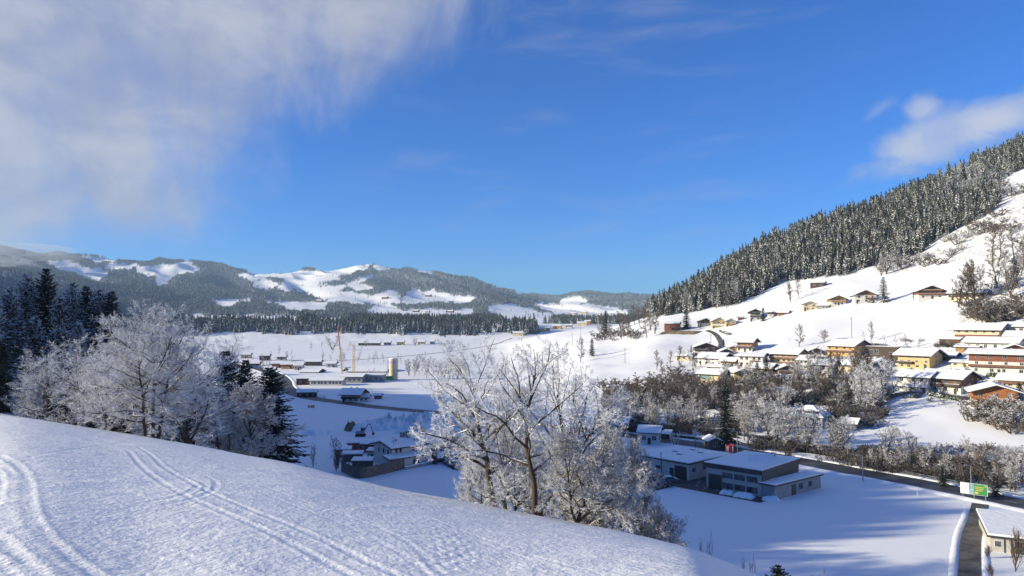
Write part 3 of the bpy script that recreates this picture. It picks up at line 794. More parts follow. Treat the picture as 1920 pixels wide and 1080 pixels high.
def crown_round(w, lo=0.15, top=1.0):
    def f(t):
        x = (t - lo) / (top - lo)
        return w * (0.35 + 0.65 * np.sqrt(np.clip(1 - (2 * x - 0.75) ** 2 / 1.7, 0.02, 1)))
    return f
def tree_proto(name, seed, trunks, levels, H, crown, rad, twigmat, barkmat, wander=0.06):
    (tv, tf), (cv, cf) = bare_tree(seed, trunks, levels, H, crown, rad, trunk_wander=wander)
    return (np_mesh(name + '_trunk', tv, tf, barkmat, smooth=True), np_mesh(name + '_crown', cv, cf, twigmat))
def put_tree(name, protos, loc, rz, s, label, cat, group=None, sink=0.25, parts=('trunk', 'crown')):
    e = empty(name, (loc[0], loc[1], loc[2] - sink), rz, label, cat, group, s)
    for pn, me in zip(parts, protos): child(pn, me, e)
    return e

# ---- conifers
def spruce_mesh(seed, H, W, whorls, per, twigs, dense=True, base=0.06, droop=0.5):
    """tall spruce: drooping boughs in whorls, each bough a spine with hanging side blades"""
    g = np.random.default_rng(seed)
    t_ = np.repeat(np.linspace(base, 0.985, whorls) ** 0.92, per) + g.normal(0, 0.006, whorls * per)
    t_ = np.clip(t_, 0.02, 0.99)
    n = len(t_)
    z0 = t_ * H
    L = W * (1 - t_) ** 0.62 * g.uniform(0.62, 1.12, n) * np.where(t_ < 0.16, 0.72 + t_ * 1.6, 1) + 0.12
    az = np.tile(np.arange(per) * 2 * math.pi / per, whorls) + np.repeat(g.uniform(0, 6.28, whorls), per) + g.normal(0, 0.25, n)
    dirh = np.stack([np.cos(az), np.sin(az), np.zeros(n)], -1)
    rise = np.where(t_ > 0.75, 0.5, 0.05) + g.normal(0, 0.08, n); dr = droop * (1.15 - t_)
    def P(s):   # along the bough
        s = np.asarray(s)
        return np.stack([dirh[:, 0] * L * s, dirh[:, 1] * L * s, z0 + L * (rise * s - dr * s ** 1.6 + 0.16 * s ** 4)], -1)
    side = np.stack([-np.sin(az), np.cos(az), np.zeros(n)], -1)
    Vs, Fs, off = [], [], 0
    def add(V, F):
        nonlocal off
        Vs.append(V.reshape(-1, 3)); Fs.append(F + off); off += len(Vs[-1])
    nseg = 4
    for k in range(nseg):
        s0, s1 = k / nseg, (k + 1) / nseg
        w0 = (0.17 * L * (1 - s0 * 0.8))[:, None]; w1 = (0.17 * L * (1 - s1 * 0.8))[:, None]
        a, b_ = P(s0), P(s1)
        V = np.stack([a - side * w0 - [0, 0, .06], a + [0, 0, .05], a + side * w0 - [0, 0, .06], b_ - side * w1 - [0, 0, .08], b_ + [0, 0, .04], b_ + side * w1 - [0, 0, .08]], 1)
        q = (np.arange(n) * 6)[:, None]
        add(V, np.concatenate([q + [[0, 1, 4, 3]], q + [[1, 2, 5, 4]]]))
    for k in range(twigs):
        s = (k + 0.7) / twigs * 0.95 + g.uniform(-.03, .03, n)
        sg = 1 if k % 2 else -1
        a = np.stack([dirh[:, 0] * L * s, dirh[:, 1] * L * s, z0 + L * (rise * s - dr * s ** 1.6 + 0.16 * s ** 4)], -1)
        tl = (0.40 * L * (1.12 - s) + 0.16) * g.uniform(0.7, 1.2, n)
        dd = nrm(dirh * 0.75 + side * sg * g.uniform(0.6, 1.1, n)[:, None] - np.array([0, 0, 1.0]) * g.uniform(0.25, 0.75, n)[:, None])
        tip = a + dd * tl[:, None]
        wv = nrm(np.cross(dd, [0, 0, 1.0])) * (tl * 0.20)[:, None]
        mid = a + dd * (tl * 0.45)[:, None]
        V = np.stack([a, mid - wv - [0, 0, .05], tip, mid + wv - [0, 0, .05], mid + [0, 0, .03]], 1)
        q = (np.arange(n) * 5)[:, None]
        add(V, np.concatenate([q + [[0, 1, 4]], q + [[1, 2, 4]], q + [[2, 3, 4]], q + [[3, 0, 4]]]))
    F4 = [f for f in Fs if f.shape[1] == 4]; F3 = [f for f in Fs if f.shape[1] == 3]
    return np.concatenate(Vs), [np.concatenate(F4), np.concatenate(F3)]
def trunk_mesh(H, r, mat, name='trunk'):
    b = MB(); n = 7
    P = []
    for zz_, rr in ((-0.8, r * 1.15), (H * 0.3, r * 0.75), (H * 0.92, 0.03)):
        for i in range(n): P.append((rr * math.cos(6.283 * i / n), rr * math.sin(6.283 * i / n), zz_))
    F = [(k * n + i, k * n + (i + 1) % n, (k + 1) * n + (i + 1) % n, (k + 1) * n + i) for k in range(2) for i in range(n)]
    b.poly(P, F); return b.mesh(name, mat)
def spruce_lo(seed, H, W, tiers, per):
    """forest spruce: tiers of drooping pointed boughs round a dark core (triangles only)"""
    g = np.random.default_rng(seed); V = []; F = []
    def tri(*p):
        b = len(V); V.extend(p); F.append((b, b + 1, b + 2))
    for k in range(tiers):
        t_ = 0.05 + 0.9 * (k / tiers) ** 0.95
        z = t_ * H; w = W * (1 - t_) ** 0.85
        a0 = g.uniform(0, 6.28)
        for i in range(per):
            a = a0 + 6.283 * i / per + g.normal(0, .12); l = w * g.uniform(.72, 1.2)
            tip = (l * math.cos(a), l * math.sin(a), z - l * g.uniform(0.28, 0.62))
            h = 6.283 / per * 0.62; ir = w * 0.42; up = z + H / tiers * 0.85
            root = (0.02 * W * math.cos(a), 0.02 * W * math.sin(a), up)
            lft = (ir * math.cos(a - h) * 1.2, ir * math.sin(a - h) * 1.2, z - ir * .55)
            rgt = (ir * math.cos(a + h) * 1.2, ir * math.sin(a + h) * 1.2, z - ir * .55)
            tri(root, lft, tip); tri(root, tip, rgt)
    e = W * 0.10
    tri((e, 0, H * .84), (-e, e, H * .84), (0, 0, H)); tri((-e, e, H * .84), (-e, -e, H * .84), (0, 0, H)); tri((-e, -e, H * .84), (e, 0, H * .84), (0, 0, H))
    return np.array(V), np.array(F)
def scatter_mesh(name, protos, X, Y, Z_, S_, mat, g, sxy=None):
    """many copies of small triangle trees in one mesh"""
    which = g.integers(0, len(protos), len(X)); Vs, Fs, off = [], [], 0
    for w, (pv, pf) in enumerate(protos):
        m_ = which == w; n = m_.sum()
        if n == 0: continue
        a = g.uniform(0, 6.28, n); ca, sa = np.cos(a)[:, None], np.sin(a)[:, None]; s = S_[m_][:, None]
        sx = s * (g.uniform(0.85, 1.2, n)[:, None])
        x = (pv[None, :, 0] * ca - pv[None, :, 1] * sa) * sx + X[m_][:, None]
        y = (pv[None, :, 0] * sa + pv[None, :, 1] * ca) * sx + Y[m_][:, None]
        z = pv[None, :, 2] * s + Z_[m_][:, None]
        Vs.append(np.stack([x, y, z], -1).reshape(-1, 3)); Fs.append((pf[None] + (np.arange(n) * len(pv))[:, None, None]).reshape(-1, pf.shape[1]) + off); off += n * len(pv)
    return np_mesh(name, np.concatenate(Vs), np.concatenate(Fs), mat)

# ---------------------------------------------------------------- woods of the far mountains and the dark belt in front of them
g = np.random.default_rng(3)
tiny = [spruce_lo(s, 1.0, w, 2, 4) for s, w in ((1, .24), (2, .30), (3, .27))]
small = [spruce_lo(s, 1.0, w, 5, 5) for s, w in ((4, .20), (5, .24), (6, .22))]
def sample_far(n, d0, d1, px0, px1, pw=1.0):
    px = g.uniform(px0, px1, n); D = (d0 ** pw + g.uniform(0, 1, n) * (d1 ** pw - d0 ** pw)) ** (1 / pw)
    x = D * (px - 960) / FPX; z = gz(x, D); qx, qy = project(x, D, z); return x, D, z, qx, qy
def seen_from_here(x, y, z, lift, tol=0.0):
    ok = np.ones(len(x), bool)
    for f in np.linspace(0.25, 0.985, 34):
        ok &= (z + lift) * f + tol > gz(x * f, y * f)
    return ok
x, D, z, qx, qy = sample_far(190000, 1950, 7600, -120, 1275, 1.15)
ok = is_far_forest(qx, qy, D) & seen_from_here(x, D, z, 34)
x, D, z = x[ok], D[ok], z[ok]
hgt_ = g.uniform(10, 19, len(x)) * (1 + 0.35 * np.clip((D - 3200) / 2500, 0, 1))
tx, ty = project(x, D, z + hgt_ * 0.75)
hides = ~is_far_forest(tx, ty, np.full(len(x), 3000.0))         # crowns that would stand over a pasture
keep = ~hides
x, D, z, hgt_ = [a[keep][:80000] for a in (x, D, z, hgt_)]
x2, D2, z2, _, _ = sample_far(900, 1950, 5600, -120, 1275, 1.15)      # single trees out on the pastures
x, D, z, hgt_ = np.concatenate([x, x2]), np.concatenate([D, D2]), np.concatenate([z, z2]), np.concatenate([hgt_, g.uniform(8, 14, len(x2))])

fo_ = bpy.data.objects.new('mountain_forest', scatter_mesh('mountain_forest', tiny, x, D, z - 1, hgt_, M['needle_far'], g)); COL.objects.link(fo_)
tag(fo_, 'snow dusted conifer woods covering the distant mountains', 'forest', None, 'stuff')
x, D, z, qx, qy = sample_far(16000, 1225, 1950, -120, 1010)
ok = is_far_forest(qx, qy, D) & seen_from_here(x, D, z, 30)
x, D, z = x[ok][:6500], D[ok][:6500], z[ok][:6500]
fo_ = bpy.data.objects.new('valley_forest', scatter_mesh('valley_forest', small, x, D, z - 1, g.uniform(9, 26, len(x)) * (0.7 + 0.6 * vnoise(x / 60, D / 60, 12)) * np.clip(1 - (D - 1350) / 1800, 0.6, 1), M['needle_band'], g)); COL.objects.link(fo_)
tag(fo_, 'dark belt of conifers along the far edge of the valley meadow', 'forest', None, 'stuff')
x, D, z, qx, qy = sample_far(2600, 1150, 1950, 990, 1260)
ok = is_far_forest(qx, qy, D) & seen_from_here(x, D, z, 25)
x, D, z = x[ok], D[ok], z[ok]
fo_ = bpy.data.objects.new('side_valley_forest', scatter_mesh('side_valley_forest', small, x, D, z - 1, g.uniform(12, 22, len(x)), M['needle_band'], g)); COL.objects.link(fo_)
tag(fo_, 'mixed woods in the side valley behind the spur with farms', 'forest', None, 'stuff')

# ---------------------------------------------------------------- the wood on the right hillside
hill_lo = [spruce_lo(s, 1.0, w, 9, 6) for s, w in ((14, .22), (15, .28), (16, .25), (17, .20))]
n = 20000
px = g.uniform(1185, 2060, n); D = g.uniform(560, 1330, n)
x = D * (px - 960) / FPX; z = gz(x, D); qx, qy = project(x, D, z)
ok = inpoly(qx, qy, HILLWOOD) & seen_from_here(x, D, z, 22)
x, D, z, qx, qy = [a[ok] for a in (x, D, z, qx, qy)]
# thin to a spacing of about five metres
gapn = vnoise(x / 17, D / 17, 77); cell = {}; keep = np.zeros(len(x), bool)
for i in range(len(x)):
    kx, ky = int(x[i] // 4.9), int(D[i] // 4.9)
    if (kx, ky) in cell: continue
    if gapn[i] < 0.16: continue
    cell[(kx, ky)] = 1; keep[i] = True
x, D, z, qx, qy = [a[keep] for a in (x, D, z, qx, qy)]
hh = g.uniform(7, 22, len(x)) * (0.70 + 0.6 * vnoise(x / 30, D / 30, 2))
rust = inpoly(qx, qy, [(1750, 345), (1790, 312), (1900, 325), (1880, 360), (1800, 372)]) & (g.uniform(0, 1, len(x)) < 0.75)
leafy = (g.uniform(0, 1, len(x)) < 0.16) & (vnoise(x / 50, D / 50, 5) > 0.45) | rust
HILL_LEAFY = [(x[i], D[i], z[i], rust[i]) for i in np.nonzero(leafy)[0]]
con = ~leafy
x, D, z, hh = x[con], D[con], z[con], hh[con]
order = np.argsort(-(hh / np.hypot(x, D)))
# the individuals are those that show largest and stand free of what is in front
near_i = order[:285]
rest = np.ones(len(x), bool); rest[near_i] = False
fo_ = bpy.data.objects.new('hillside_forest', scatter_mesh('hillside_forest', hill_lo, x[rest], D[rest], z[rest] - 0.8, hh[rest], M['needle_hill'], g)); COL.objects.link(fo_)
tag(fo_, 'dense snow dusted spruce forest climbing the right hillside to its crest', 'forest', None, 'stuff')
hs_me = []
for k, s in enumerate((31, 32, 33)):
    v_, f_ = spruce_lo(s, 20.0, (4.3, 5.2, 3.9)[k], 13, 7)
    hs_me.append((trunk_mesh(20, .28, M['bark_plain'], 'spruce_trunk'), np_mesh('spruce_crown', v_, f_, M['needle_hill'])))
for i in near_i:
    put_tree('spruce_tree', hs_me[int(g.integers(0, 3))], (x[i], D[i], z[i]), float(g.uniform(0, 6.28)), float(hh[i] / 20), 'snow dusted spruce at the lower front edge of the right hillside forest', 'tree', 'spruces along the lower edge of the right hillside forest', 0.6)
print('hill conifers', len(x), 'leafy', len(HILL_LEAFY))
# ---------------------------------------------------------------- unseen woods added on the left ridge to shade the valley
g = np.random.default_rng(8)
def shade_wood(n, a0, a1, r0, r1, minz):
    a = np.radians(g.uniform(a0, a1, n)); r = g.uniform(r0, r1, n)
    x = r * np.sin(a); y = r * np.cos(a); z = gz(x, y); ok = z > minz
    return x[ok], y[ok], z[ok]
sw = [shade_wood(2100, -67, -39.5, 190, 520, -8)]
x, y, z = [np.concatenate(c_) for c_ in zip(*sw)]
kp = (y - 0.131 * x) > 124; x, y, z = x[kp], y[kp], z[kp]  # drops trees that would shade the near slope
fo_ = bpy.data.objects.new('slope_forest', scatter_mesh('slope_forest', hill_lo, x, y, z - 0.8, g.uniform(15, 25, len(x)), M['needle_near'], g)); COL.objects.link(fo_)
tag(fo_, 'unseen spruce forest added on the left ridge to shade the valley', 'forest', None, 'stuff')

# ---------------------------------------------------------------- spruces of the left wood
sp_near = []
for k, (s, W_) in enumerate(((51, 4.6), (52, 4.0), (53, 5.0))):
    v_, f_ = spruce_mesh(s, 24.0, W_, 42, 8, 10)
    sp_near.append((trunk_mesh(24, .34, M['bark'], 'spruce_trunk'), np_mesh('spruce_crown', v_, f_, M['needle_near'])))
sp_dark = []
for k, (s, W_) in enumerate(((61, 4.4), (62, 3.9))):
    v_, f_ = spruce_mesh(s, 24.0, W_, 44, 8, 10)
    sp_dark.append((sp_near[0][0], np_mesh('dark_spruce_crown', v_, f_, M['needle_dark'])))
def spruce_at(px, top, depth, label, protos=sp_near, k=0, group=None, wide=1.0, rz=None):
    p = at(px, depth); ztop = col_el(px, top) * depth
    h = ztop - p.z; s = h / 24.0
    rz = random.uniform(0, 6.28) if rz is None else rz
    wide *= 1.25 if px < 600 else 1
    return put_tree('spruce_tree', protos[k % len(protos)], p, rz, (s * wide, s * wide, s), label, 'tree', group)
LW = 'spruces of the wood on the left slope'
for px, top, dep, k, pr, wd, lab in [
    (18, 535, 132, 0, sp_near, 1.05, 'tall snow laden spruce at the far left edge of the photo'),
    (48, 510, 138, 1, sp_near, 1.0, 'tall snow laden spruce with a pointed top, second from the left edge'),
    (84, 500, 140, 2, sp_dark, .95, 'tallest dark spruce of the left wood, its tip highest against the cloud'),
    (112, 552, 128, 0, sp_near, .95, 'grey frosted spruce just right of the tallest dark spruce'),
    (134, 527, 136, 1, sp_near, .95, 'pointed frosted spruce left of the middle of the left spruce row'),
    (160, 533, 140, 1, sp_dark, 1.0, 'dark spruce right of the pointed frosted spruce in the left wood'),
    (185, 540, 138, 2, sp_near, 1.1, 'shorter spruce near the right end of the left spruce row'),
    (208, 543, 136, 1, sp_dark, 1.0, 'slim dark spruce at the right end of the left spruce row'),
    (-12, 560, 120, 2, sp_near, 1.1, 'snow laden spruce half cut off by the left edge of the photo'),
    (5, 640, 112, 0, sp_dark, 1.0, 'low dark spruce at the left edge under the tall spruces'),
    (66, 590, 124, 2, sp_near, 1.0, 'snow laden spruce standing in front of the tall left spruces'),
    (150, 600, 124, 0, sp_near, .9, 'frosted spruce behind the white trees of the left wood'),
    (425, 655, 150, 0, sp_dark, 1.3, 'dark spruce right behind the big frosted tree on the left'),
    (462, 672, 165, 1, sp_dark, 1.3, 'slim dark spruce between the frosted tree and the pointed spruce'),
    (507, 686, 165, 0, sp_dark, 1.75, 'big pointed dark spruce standing alone at the right end of the left wood'),
    (395, 700, 140, 1, sp_dark, 1.0, 'low dark spruce under the right side of the big frosted tree'),
    (240, 600, 130, 0, sp_dark, 1.0, 'dark spruce hidden behind the crown of the big frosted tree'),
    (330, 640, 128, 1, sp_dark, 1.1, 'dark spruce filling the gap behind the big frosted tree trunks'),
    (300, 690, 112, 0, sp_dark, 1.3, 'low dark spruce right behind the three trunks of the big frosted tree'),
    (215, 700, 116, 1, sp_dark, 1.3, 'low dark spruce behind the single trunk at the edge of the snow slope'),
    (130, 690, 118, 0, sp_dark, 1.2, 'low dark spruce in the undergrowth of the left wood'),
    (368, 740, 110, 1, sp_dark, 1.3, 'low dark spruce behind the snowy stump at the brow of the slope'),
    (478, 745, 140, 1, sp_dark, 1.4, 'lower dark spruce just left of the big pointed one'),
    (440, 740, 125, 0, sp_dark, 1.3, 'low dark spruce below the brow left of the pointed spruce'),
    (1358, 716, 224, 0, sp_dark, 1.45, 'big dark spruce standing alone behind the small hut and the road'),
]:
    spruce_at(px, top, dep, lab, pr, k, LW if px < 600 else None, wd)

# ---------------------------------------------------------------- the big bare trees
HERO = [(22, 7, .16, 58, 9, 1, .10, .10, .5), (9, 5, .18, 46, 14, .50, .13, .12, .55), (8, 4, .15, 46, 16, .52, .16, .05, .55), (7, 3, .12, 46, 18, .55, .18, .02, .6), (4, 1, .1, 44, 20, .60, .2, 0, .7)]
MINR = 0.013
h_left = tree_proto('big_frosted_tree', 71, ([(0, 0, 0), (.75, .2, 0), (-.7, -.25, 0)], [(0.02, 0, 1), (.14, .05, 1), (-.10, 0, 1)], [.97, .85, .8], [1, .8, .75]), [(20, 7, .13, 66, 9, 1, .09, .04, .5)] + HERO[1:4] + [(3, 1, .1, 44, 20, .6, .2, 0, .7)], 16.5, crown_round(.50, .1), .34, M['twig_white'], M['bark'])
h_mid = tree_proto('hero_tree', 72, ([(0, 0, 0)], [(-.03, 0, 1)], [.98], [1]), [(20, 7, .27, 60, 10, 1, .14, .14, .5), (8, 5, .2, 46, 14, .50, .13, .12, .55), (7, 4, .18, 46, 16, .52, .16, .05, .55), (7, 3, .12, 46, 18, .5, .18, .02, .6), (6, 1, .1, 44, 20, .6, .2, 0, .7)], 15.0, crown_round(.62, .2), .42, M['twig_hero'], M['bark'], .09)
h_mid2 = tree_proto('hero_tree_b', 73, ([(0, 0, 0), (.35, .1, 0)], [(.10, 0, 1), (.30, .05, 1)], [.95, .8], [1, .7]), [(15, 7, .30, 50, 12, 1, .15, .22, .5), (7, 5, .25, 46, 14, .48, .13, .12, .55), (7, 4, .2, 46, 16, .50, .16, .05, .55), (6, 3, .2, 46, 18, .5, .18, .02, .6), (3, 1, .1, 44, 20, .6, .2, 0, .7)], 15.0, crown_round(.50, .1), .34, M['twig_hero'], M['bark'], .12)
h_low = tree_proto('low_tree', 74, ([(0, 0, 0), (.3, .1, 0), (-.3, .1, 0)], [(.35, .1, 1), (-.45, 0, 1), (.9, 0, 1)], [.95, .85, .95], [1, .8, .8]), [(17, 7, .12, 50, 14, 1, .15, .15, .5)] + HERO[1:], 10.0, crown_round(.55, .0), .26, M['twig_dark'], M['bark'], .14)
h_white = tree_proto('white_tree', 75, ([(0, 0, 0), (.3, .1, 0)], [(.03, 0, 1), (-.15, 0, 1)], [.96, .8], [1, .7]), [(18, 6, .08, 58, 12, 1, .12, .12, .5), (9, 4, .15, 46, 14, .52, .15, .1, .55), (8, 3, .12, 46, 16, .55, .17, .05, .6), (4, 1, .1, 44, 18, .6, .2, 0, .7)], 14.0, crown_round(.46, .0), .22, M['twig_white'], M['bark'])
def tree_at(px, py, depth, top, protos, H0, label, wide=1.0, rz=0.0, group=None, name='bare_tree', cat='tree', sink=.25):
    if py is None: p = at(px, depth)
    else:
        p = hit(px, py, depth * .75, depth * 1.3)
        if abs(p.y - depth) > depth * .3: p = at(px, depth)
    zs = np.empty(len(protos[1].vertices) * 3, np.float32); protos[1].vertices.foreach_get('co', zs); H0 = float(np.percentile(zs[2::3], 99.95))
    s = (col_el(px, top) * p.y - p.z) / H0
    return put_tree(name, protos, p, rz, (s * wide, s * wide, s), label, cat, group, sink)
tree_at(285, 816, 82, 556, h_left, 16.5, 'big spreading tree white with hoarfrost, three trunks at the brow of the slope', 1.05, 0.4)
tree_at(199, 803, 89, 640, h_white, 14, 'smaller hoarfrosted tree with one dark trunk left of the big frosted tree', 1.15, 1.0)
tree_at(95, None, 108, 640, h_white, 14, 'round white frosted tree at the left, below the snow laden spruces', 1.25, 2.0)
tree_at(160, None, 104, 622, h_white, 14, 'white frosted tree between the round white tree and the big tree', 1.2, 3.1)
tree_at(50, None, 112, 690, h_white, 14, 'low white frosted tree near the left edge beside the sunken track', 1.2, 4.0)
tree_at(228, None, 100, 590, h_white, 14, 'tall frosted tree behind the left half of the big frosted tree', 1.1, 5.0)
tree_at(355, None, 100, 600, h_white, 14, 'frosted tree behind the right half of the big frosted tree', 1.1, 0.7)
tree_at(402, None, 118, 660, h_white, 14, 'frosted tree low behind the right edge of the big frosted tree', 1.0, 1.7)
tree_at(445, None, 112, 705, h_low, 10, 'dark thin frosted tree below the brow left of the pointed spruce', 1.0, 2.2)
tree_at(432, None, 400, 622, h_white, 14, 'round white tree catching sunlight beyond the left wood', 1.25, 0.2)
# middle group
tree_at(927, 948, 50, 600, h_mid, 15.0, 'tall bare tree with frosted crown and thick trunk standing left in the middle group', 1.0, 0.3)
tree_at(948, 952, 50, 700, h_white, 14, 'slim pale tree right beside the thick trunk of the tall middle tree', .75, 2.3)
tree_at(1003, 963, 49, 618, h_mid2, 15.0, 'tall dark limbed tree leaning right in the centre of the middle group', .95, 0.0)
tree_at(1062, None, 54, 632, h_mid2, 15.0, 'tall tree behind the centre of the middle group with fine dark twigs', .75, 2.6)
tree_at(1080, 980, 46, 785, h_low, 10, 'low wide tree with forked dark limbs right of the middle of the group', .85, 0.0)
tree_at(1150, None, 46, 800, h_low, 10, 'low spreading tree at the right of the group in front of the white garage', .72, 2.4)
tree_at(1222, None, 45, 925, h_low, 10, 'lowest drooping tree at the right end of the middle group', .85, 1.2)
tree_at(1000, None, 53, 770, h_white, 14, 'white frosted young tree between the two tall middle trees', 1.0, 4.4)
tree_at(905, None, 52, 800, h_white, 14, 'white frosted small tree in front of the thick trunk of the tall middle tree', .9, 1.4)
tree_at(965, None, 52, 745, h_white, 14, 'white frosted tree filling the gap between the tall middle trunks', .8, 3.4)
tree_at(880, None, 60, 790, h_white, 14, 'small white frosted tree left of the tall middle tree', .5, 4.4)
tree_at(1095, None, 53, 735, h_white, 14, 'frosted tree standing behind the low forked tree', .8, 5.0)
# ---------------------------------------------------------------- roads, railway, water, yards
M['hallwall'] = mat_plain('grey_cream_plaster', (0.44, 0.42, 0.37), 0.85, 0.06, 0.6)
M['asphalt'] = mat_plain('wet_asphalt', (0.060, 0.060, 0.064), 0.6, 0.25, 0.25)
M['gravel'] = mat_plain('gritted_road', (0.11, 0.10, 0.09), 0.9, 0.3, 0.5)
M['steel'] = mat_plain('galvanised_steel', (0.30, 0.31, 0.33), 0.4, 0.1, 2.0, 0.6)
M['darkmetal'] = mat_plain('dark_metal', (0.035, 0.037, 0.042), 0.4, 0.1)
M['concrete'] = mat_plain('concrete', (0.30, 0.29, 0.27), 0.85, 0.12, 0.7)
M['white_p'] = mat_plain('white_plaster', (0.62, 0.59, 0.54), 0.85, 0.05, 0.6)
M['cream_p'] = mat_plain('cream_plaster', (0.60, 0.50, 0.34), 0.85, 0.06, 0.6)
M['yellow_p'] = mat_plain('yellow_plaster', (0.54, 0.40, 0.19), 0.85, 0.06, 0.6)
M['amber_p'] = mat_plain('amber_plaster', (0.52, 0.31, 0.10), 0.85, 0.08, 0.6)
M['lemon_p'] = mat_plain('lemon_plaster', (0.60, 0.53, 0.22), 0.85, 0.06, 0.6)
M['grey_p'] = mat_plain('grey_plaster', (0.28, 0.29, 0.30), 0.85, 0.08, 0.6)
M['brown_w'] = mat_wood('brown_boards', (0.16, 0.075, 0.040))
M['dark_w'] = mat_wood('dark_boards', (0.055, 0.034, 0.024))
M['red_w'] = mat_wood('red_brown_boards', (0.20, 0.065, 0.035))
M['orange_w'] = mat_wood('orange_boards', (0.38, 0.14, 0.045))
M['honey_w'] = mat_wood('honey_boards', (0.36, 0.20, 0.075))
M['grey_w'] = mat_wood('weathered_boards', (0.14, 0.12, 0.10), False)
M['roofdark'] = mat_plain('dark_roof_edge', (0.050, 0.040, 0.036), 0.7, 0.1)
M['frame'] = mat_plain('white_frames', (0.75, 0.74, 0.70), 0.5, 0.03)
M['red'] = mat_plain('red_paint', (0.50, 0.04, 0.04), 0.4, 0.05)
M['green'] = mat_plain('green_paint', (0.03, 0.22, 0.06), 0.4, 0.05)
M['yellow'] = mat_plain('yellow_paint', (0.55, 0.36, 0.08), 0.4, 0.05)
M['orange'] = mat_plain('orange_paint', (0.60, 0.16, 0.05), 0.4, 0.05)
M['rubber'] = mat_plain('rubber', (0.02, 0.02, 0.02), 0.8, 0.1)
M['silo'] = mat_plain('pale_yellow_sheet', (0.52, 0.46, 0.30), 0.6, 0.06, 0.5)
M['straw'] = mat_plain('bare_earth_bank', (0.22, 0.16, 0.09), 0.95, 0.3, 0.4)
M['hedge'] = mat_foliage('evergreen_hedge', (0.020, 0.035, 0.014), (0.05, 0.07, 0.03), 0.35, 0.05, 1.2)
m, t, p, o = new_mat('river_water'); M['water'] = m
setp(t, p, 'Base Color', (0.015, 0.028, 0.022)); setp(t, p, 'Roughness', 0.08)
b = N(t, 'ShaderNodeBump'); b.inputs['Strength'].default_value = 0.3; t.links.new(noise(t, objco(t), 1.2, 4), b.inputs['Height']); t.links.new(b.outputs[0], p.inputs['Normal'])
mm_, t, p, o = new_mat('packed_snow_on_road'); M['slush'] = mm_
c = objco(t); n = mapr(t, noise(t, c, 0.35, 6, 0.7, 0.0), 0.54, 0.70)
setp(t, p, 'Base Color', mixc(t, n, (0.060, 0.058, 0.058), (0.34, 0.35, 0.37))); setp(t, p, 'Roughness', 0.8)

def smooth_line(P, step):
    """Catmull-Rom through points, resampled"""
    P = [Vector(p) for p in P]; Q = [P[0] * 2 - P[1]] + P + [P[-1] * 2 - P[-2]]; out = []
    for i in range(1, len(Q) - 2):
        a, b_, c_, d_ = Q[i - 1], Q[i], Q[i + 1], Q[i + 2]; n = max(1, int((c_ - b_).length / step))
        for k in range(n):
            u = k / n
            out.append(0.5 * ((2 * b_) + (c_ - a) * u + (2 * a - 5 * b_ + 4 * c_ - d_) * u * u + (3 * b_ - a - 3 * c_ + d_) * u ** 3))
    out.append(P[-1]); return out
def ribbon(name, P, width, lift, mat, label, step=4.0, kind='structure', prof=None, wob=0.0, seed=1):
    """a strip laid along the ground; prof = [(offset, height)] gives it a cross section"""
    L = smooth_line(P, step); prof = prof or [(-width / 2, lift), (0, lift), (width / 2, lift)]
    V, F = [], []; n = len(prof); gg = random.Random(seed)
    for i, q in enumerate(L):
        d = (L[min(i + 1, len(L) - 1)] - L[max(i - 1, 0)]); d.z = 0; d.normalize(); s = Vector((d.y, -d.x, 0))
        j = [gg.uniform(-wob, wob) for _ in prof] if wob else [0] * n
        for (o_, h), jj in zip(prof, j):
            x, y = q.x + s.x * (o_ + jj), q.y + s.y * (o_ + jj)
            V.append((x, y, float(gz(x, y)) + h * (1 + jj * .6)))
        if i: F += [((i - 1) * n + k, (i - 1) * n + k + 1, i * n + k + 1, i * n + k) for k in range(n - 1)]
    me = bpy.data.meshes.new(name); me.from_pydata(V, [], F); me.update(); me.materials.append(mat)
    for pl in me.polygons: pl.use_smooth = True
    o = bpy.data.objects.new(name, me); COL.objects.link(o)
    tag(o, label, None, None, kind); return o
def fl(px, py, z=F0): return plane(px, py, z)
ROADPX = [(2100, 982), (1920, 946), (1810, 924), (1700, 902), (1600, 884), (1530, 871), (1450, 857), (1380, 846), (1300, 834), (1230, 824), (1100, 808), (980, 792), (870, 779), (780, 771), (700, 763), (640, 755), (590, 748), (552, 738), (535, 726), (531, 714), (520, 704), (500, 696), (470, 688), (430, 683)]
ROAD = [fl(*q) for q in ROADPX]
def dashes(name, P, off, w, on, gap, lift, mat, parentlabel):
    L = smooth_line(P, 0.5); mb = MB(); run = 0; seg = []
    for i in range(1, len(L)):
        d = (L[i] - L[i - 1]); run += d.length
        if on == 0 or (run % (on + gap)) < on: seg.append(i)
    for i in seg:
        d = (L[i] - L[i - 1]).normalized(); s = Vector((d.y, -d.x, 0)); a = L[i - 1] + s * off; b_ = L[i] + s * off
        z0 = F0 + lift
        mb.poly([(a.x - s.x * w, a.y - s.y * w, z0), (a.x + s.x * w, a.y + s.y * w, z0), (b_.x + s.x * w, b_.y + s.y * w, z0), (b_.x - s.x * w, b_.y - s.y * w, z0)], [(0, 1, 2, 3)])
    o = mb.build(name, mat); tag(o, parentlabel, None, None, 'structure'); return o
M['roadpaint'] = mat_plain('worn_road_paint', (0.42, 0.42, 0.42), 0.7, 0.2, 3)
ribbon('road', ROAD, 9.6, 0.05, M['asphalt'], 'main valley road of dark wet asphalt')
dashes('road_marking', ROAD[:14], 0.0, 0.07, 3, 6, 0.056, M['roadpaint'], 'worn centre line on the main road')
dashes('road_edge_marking', ROAD[:14], -3.7, 0.06, 0, 1, 0.056, M['roadpaint'], 'worn edge line on the main road')
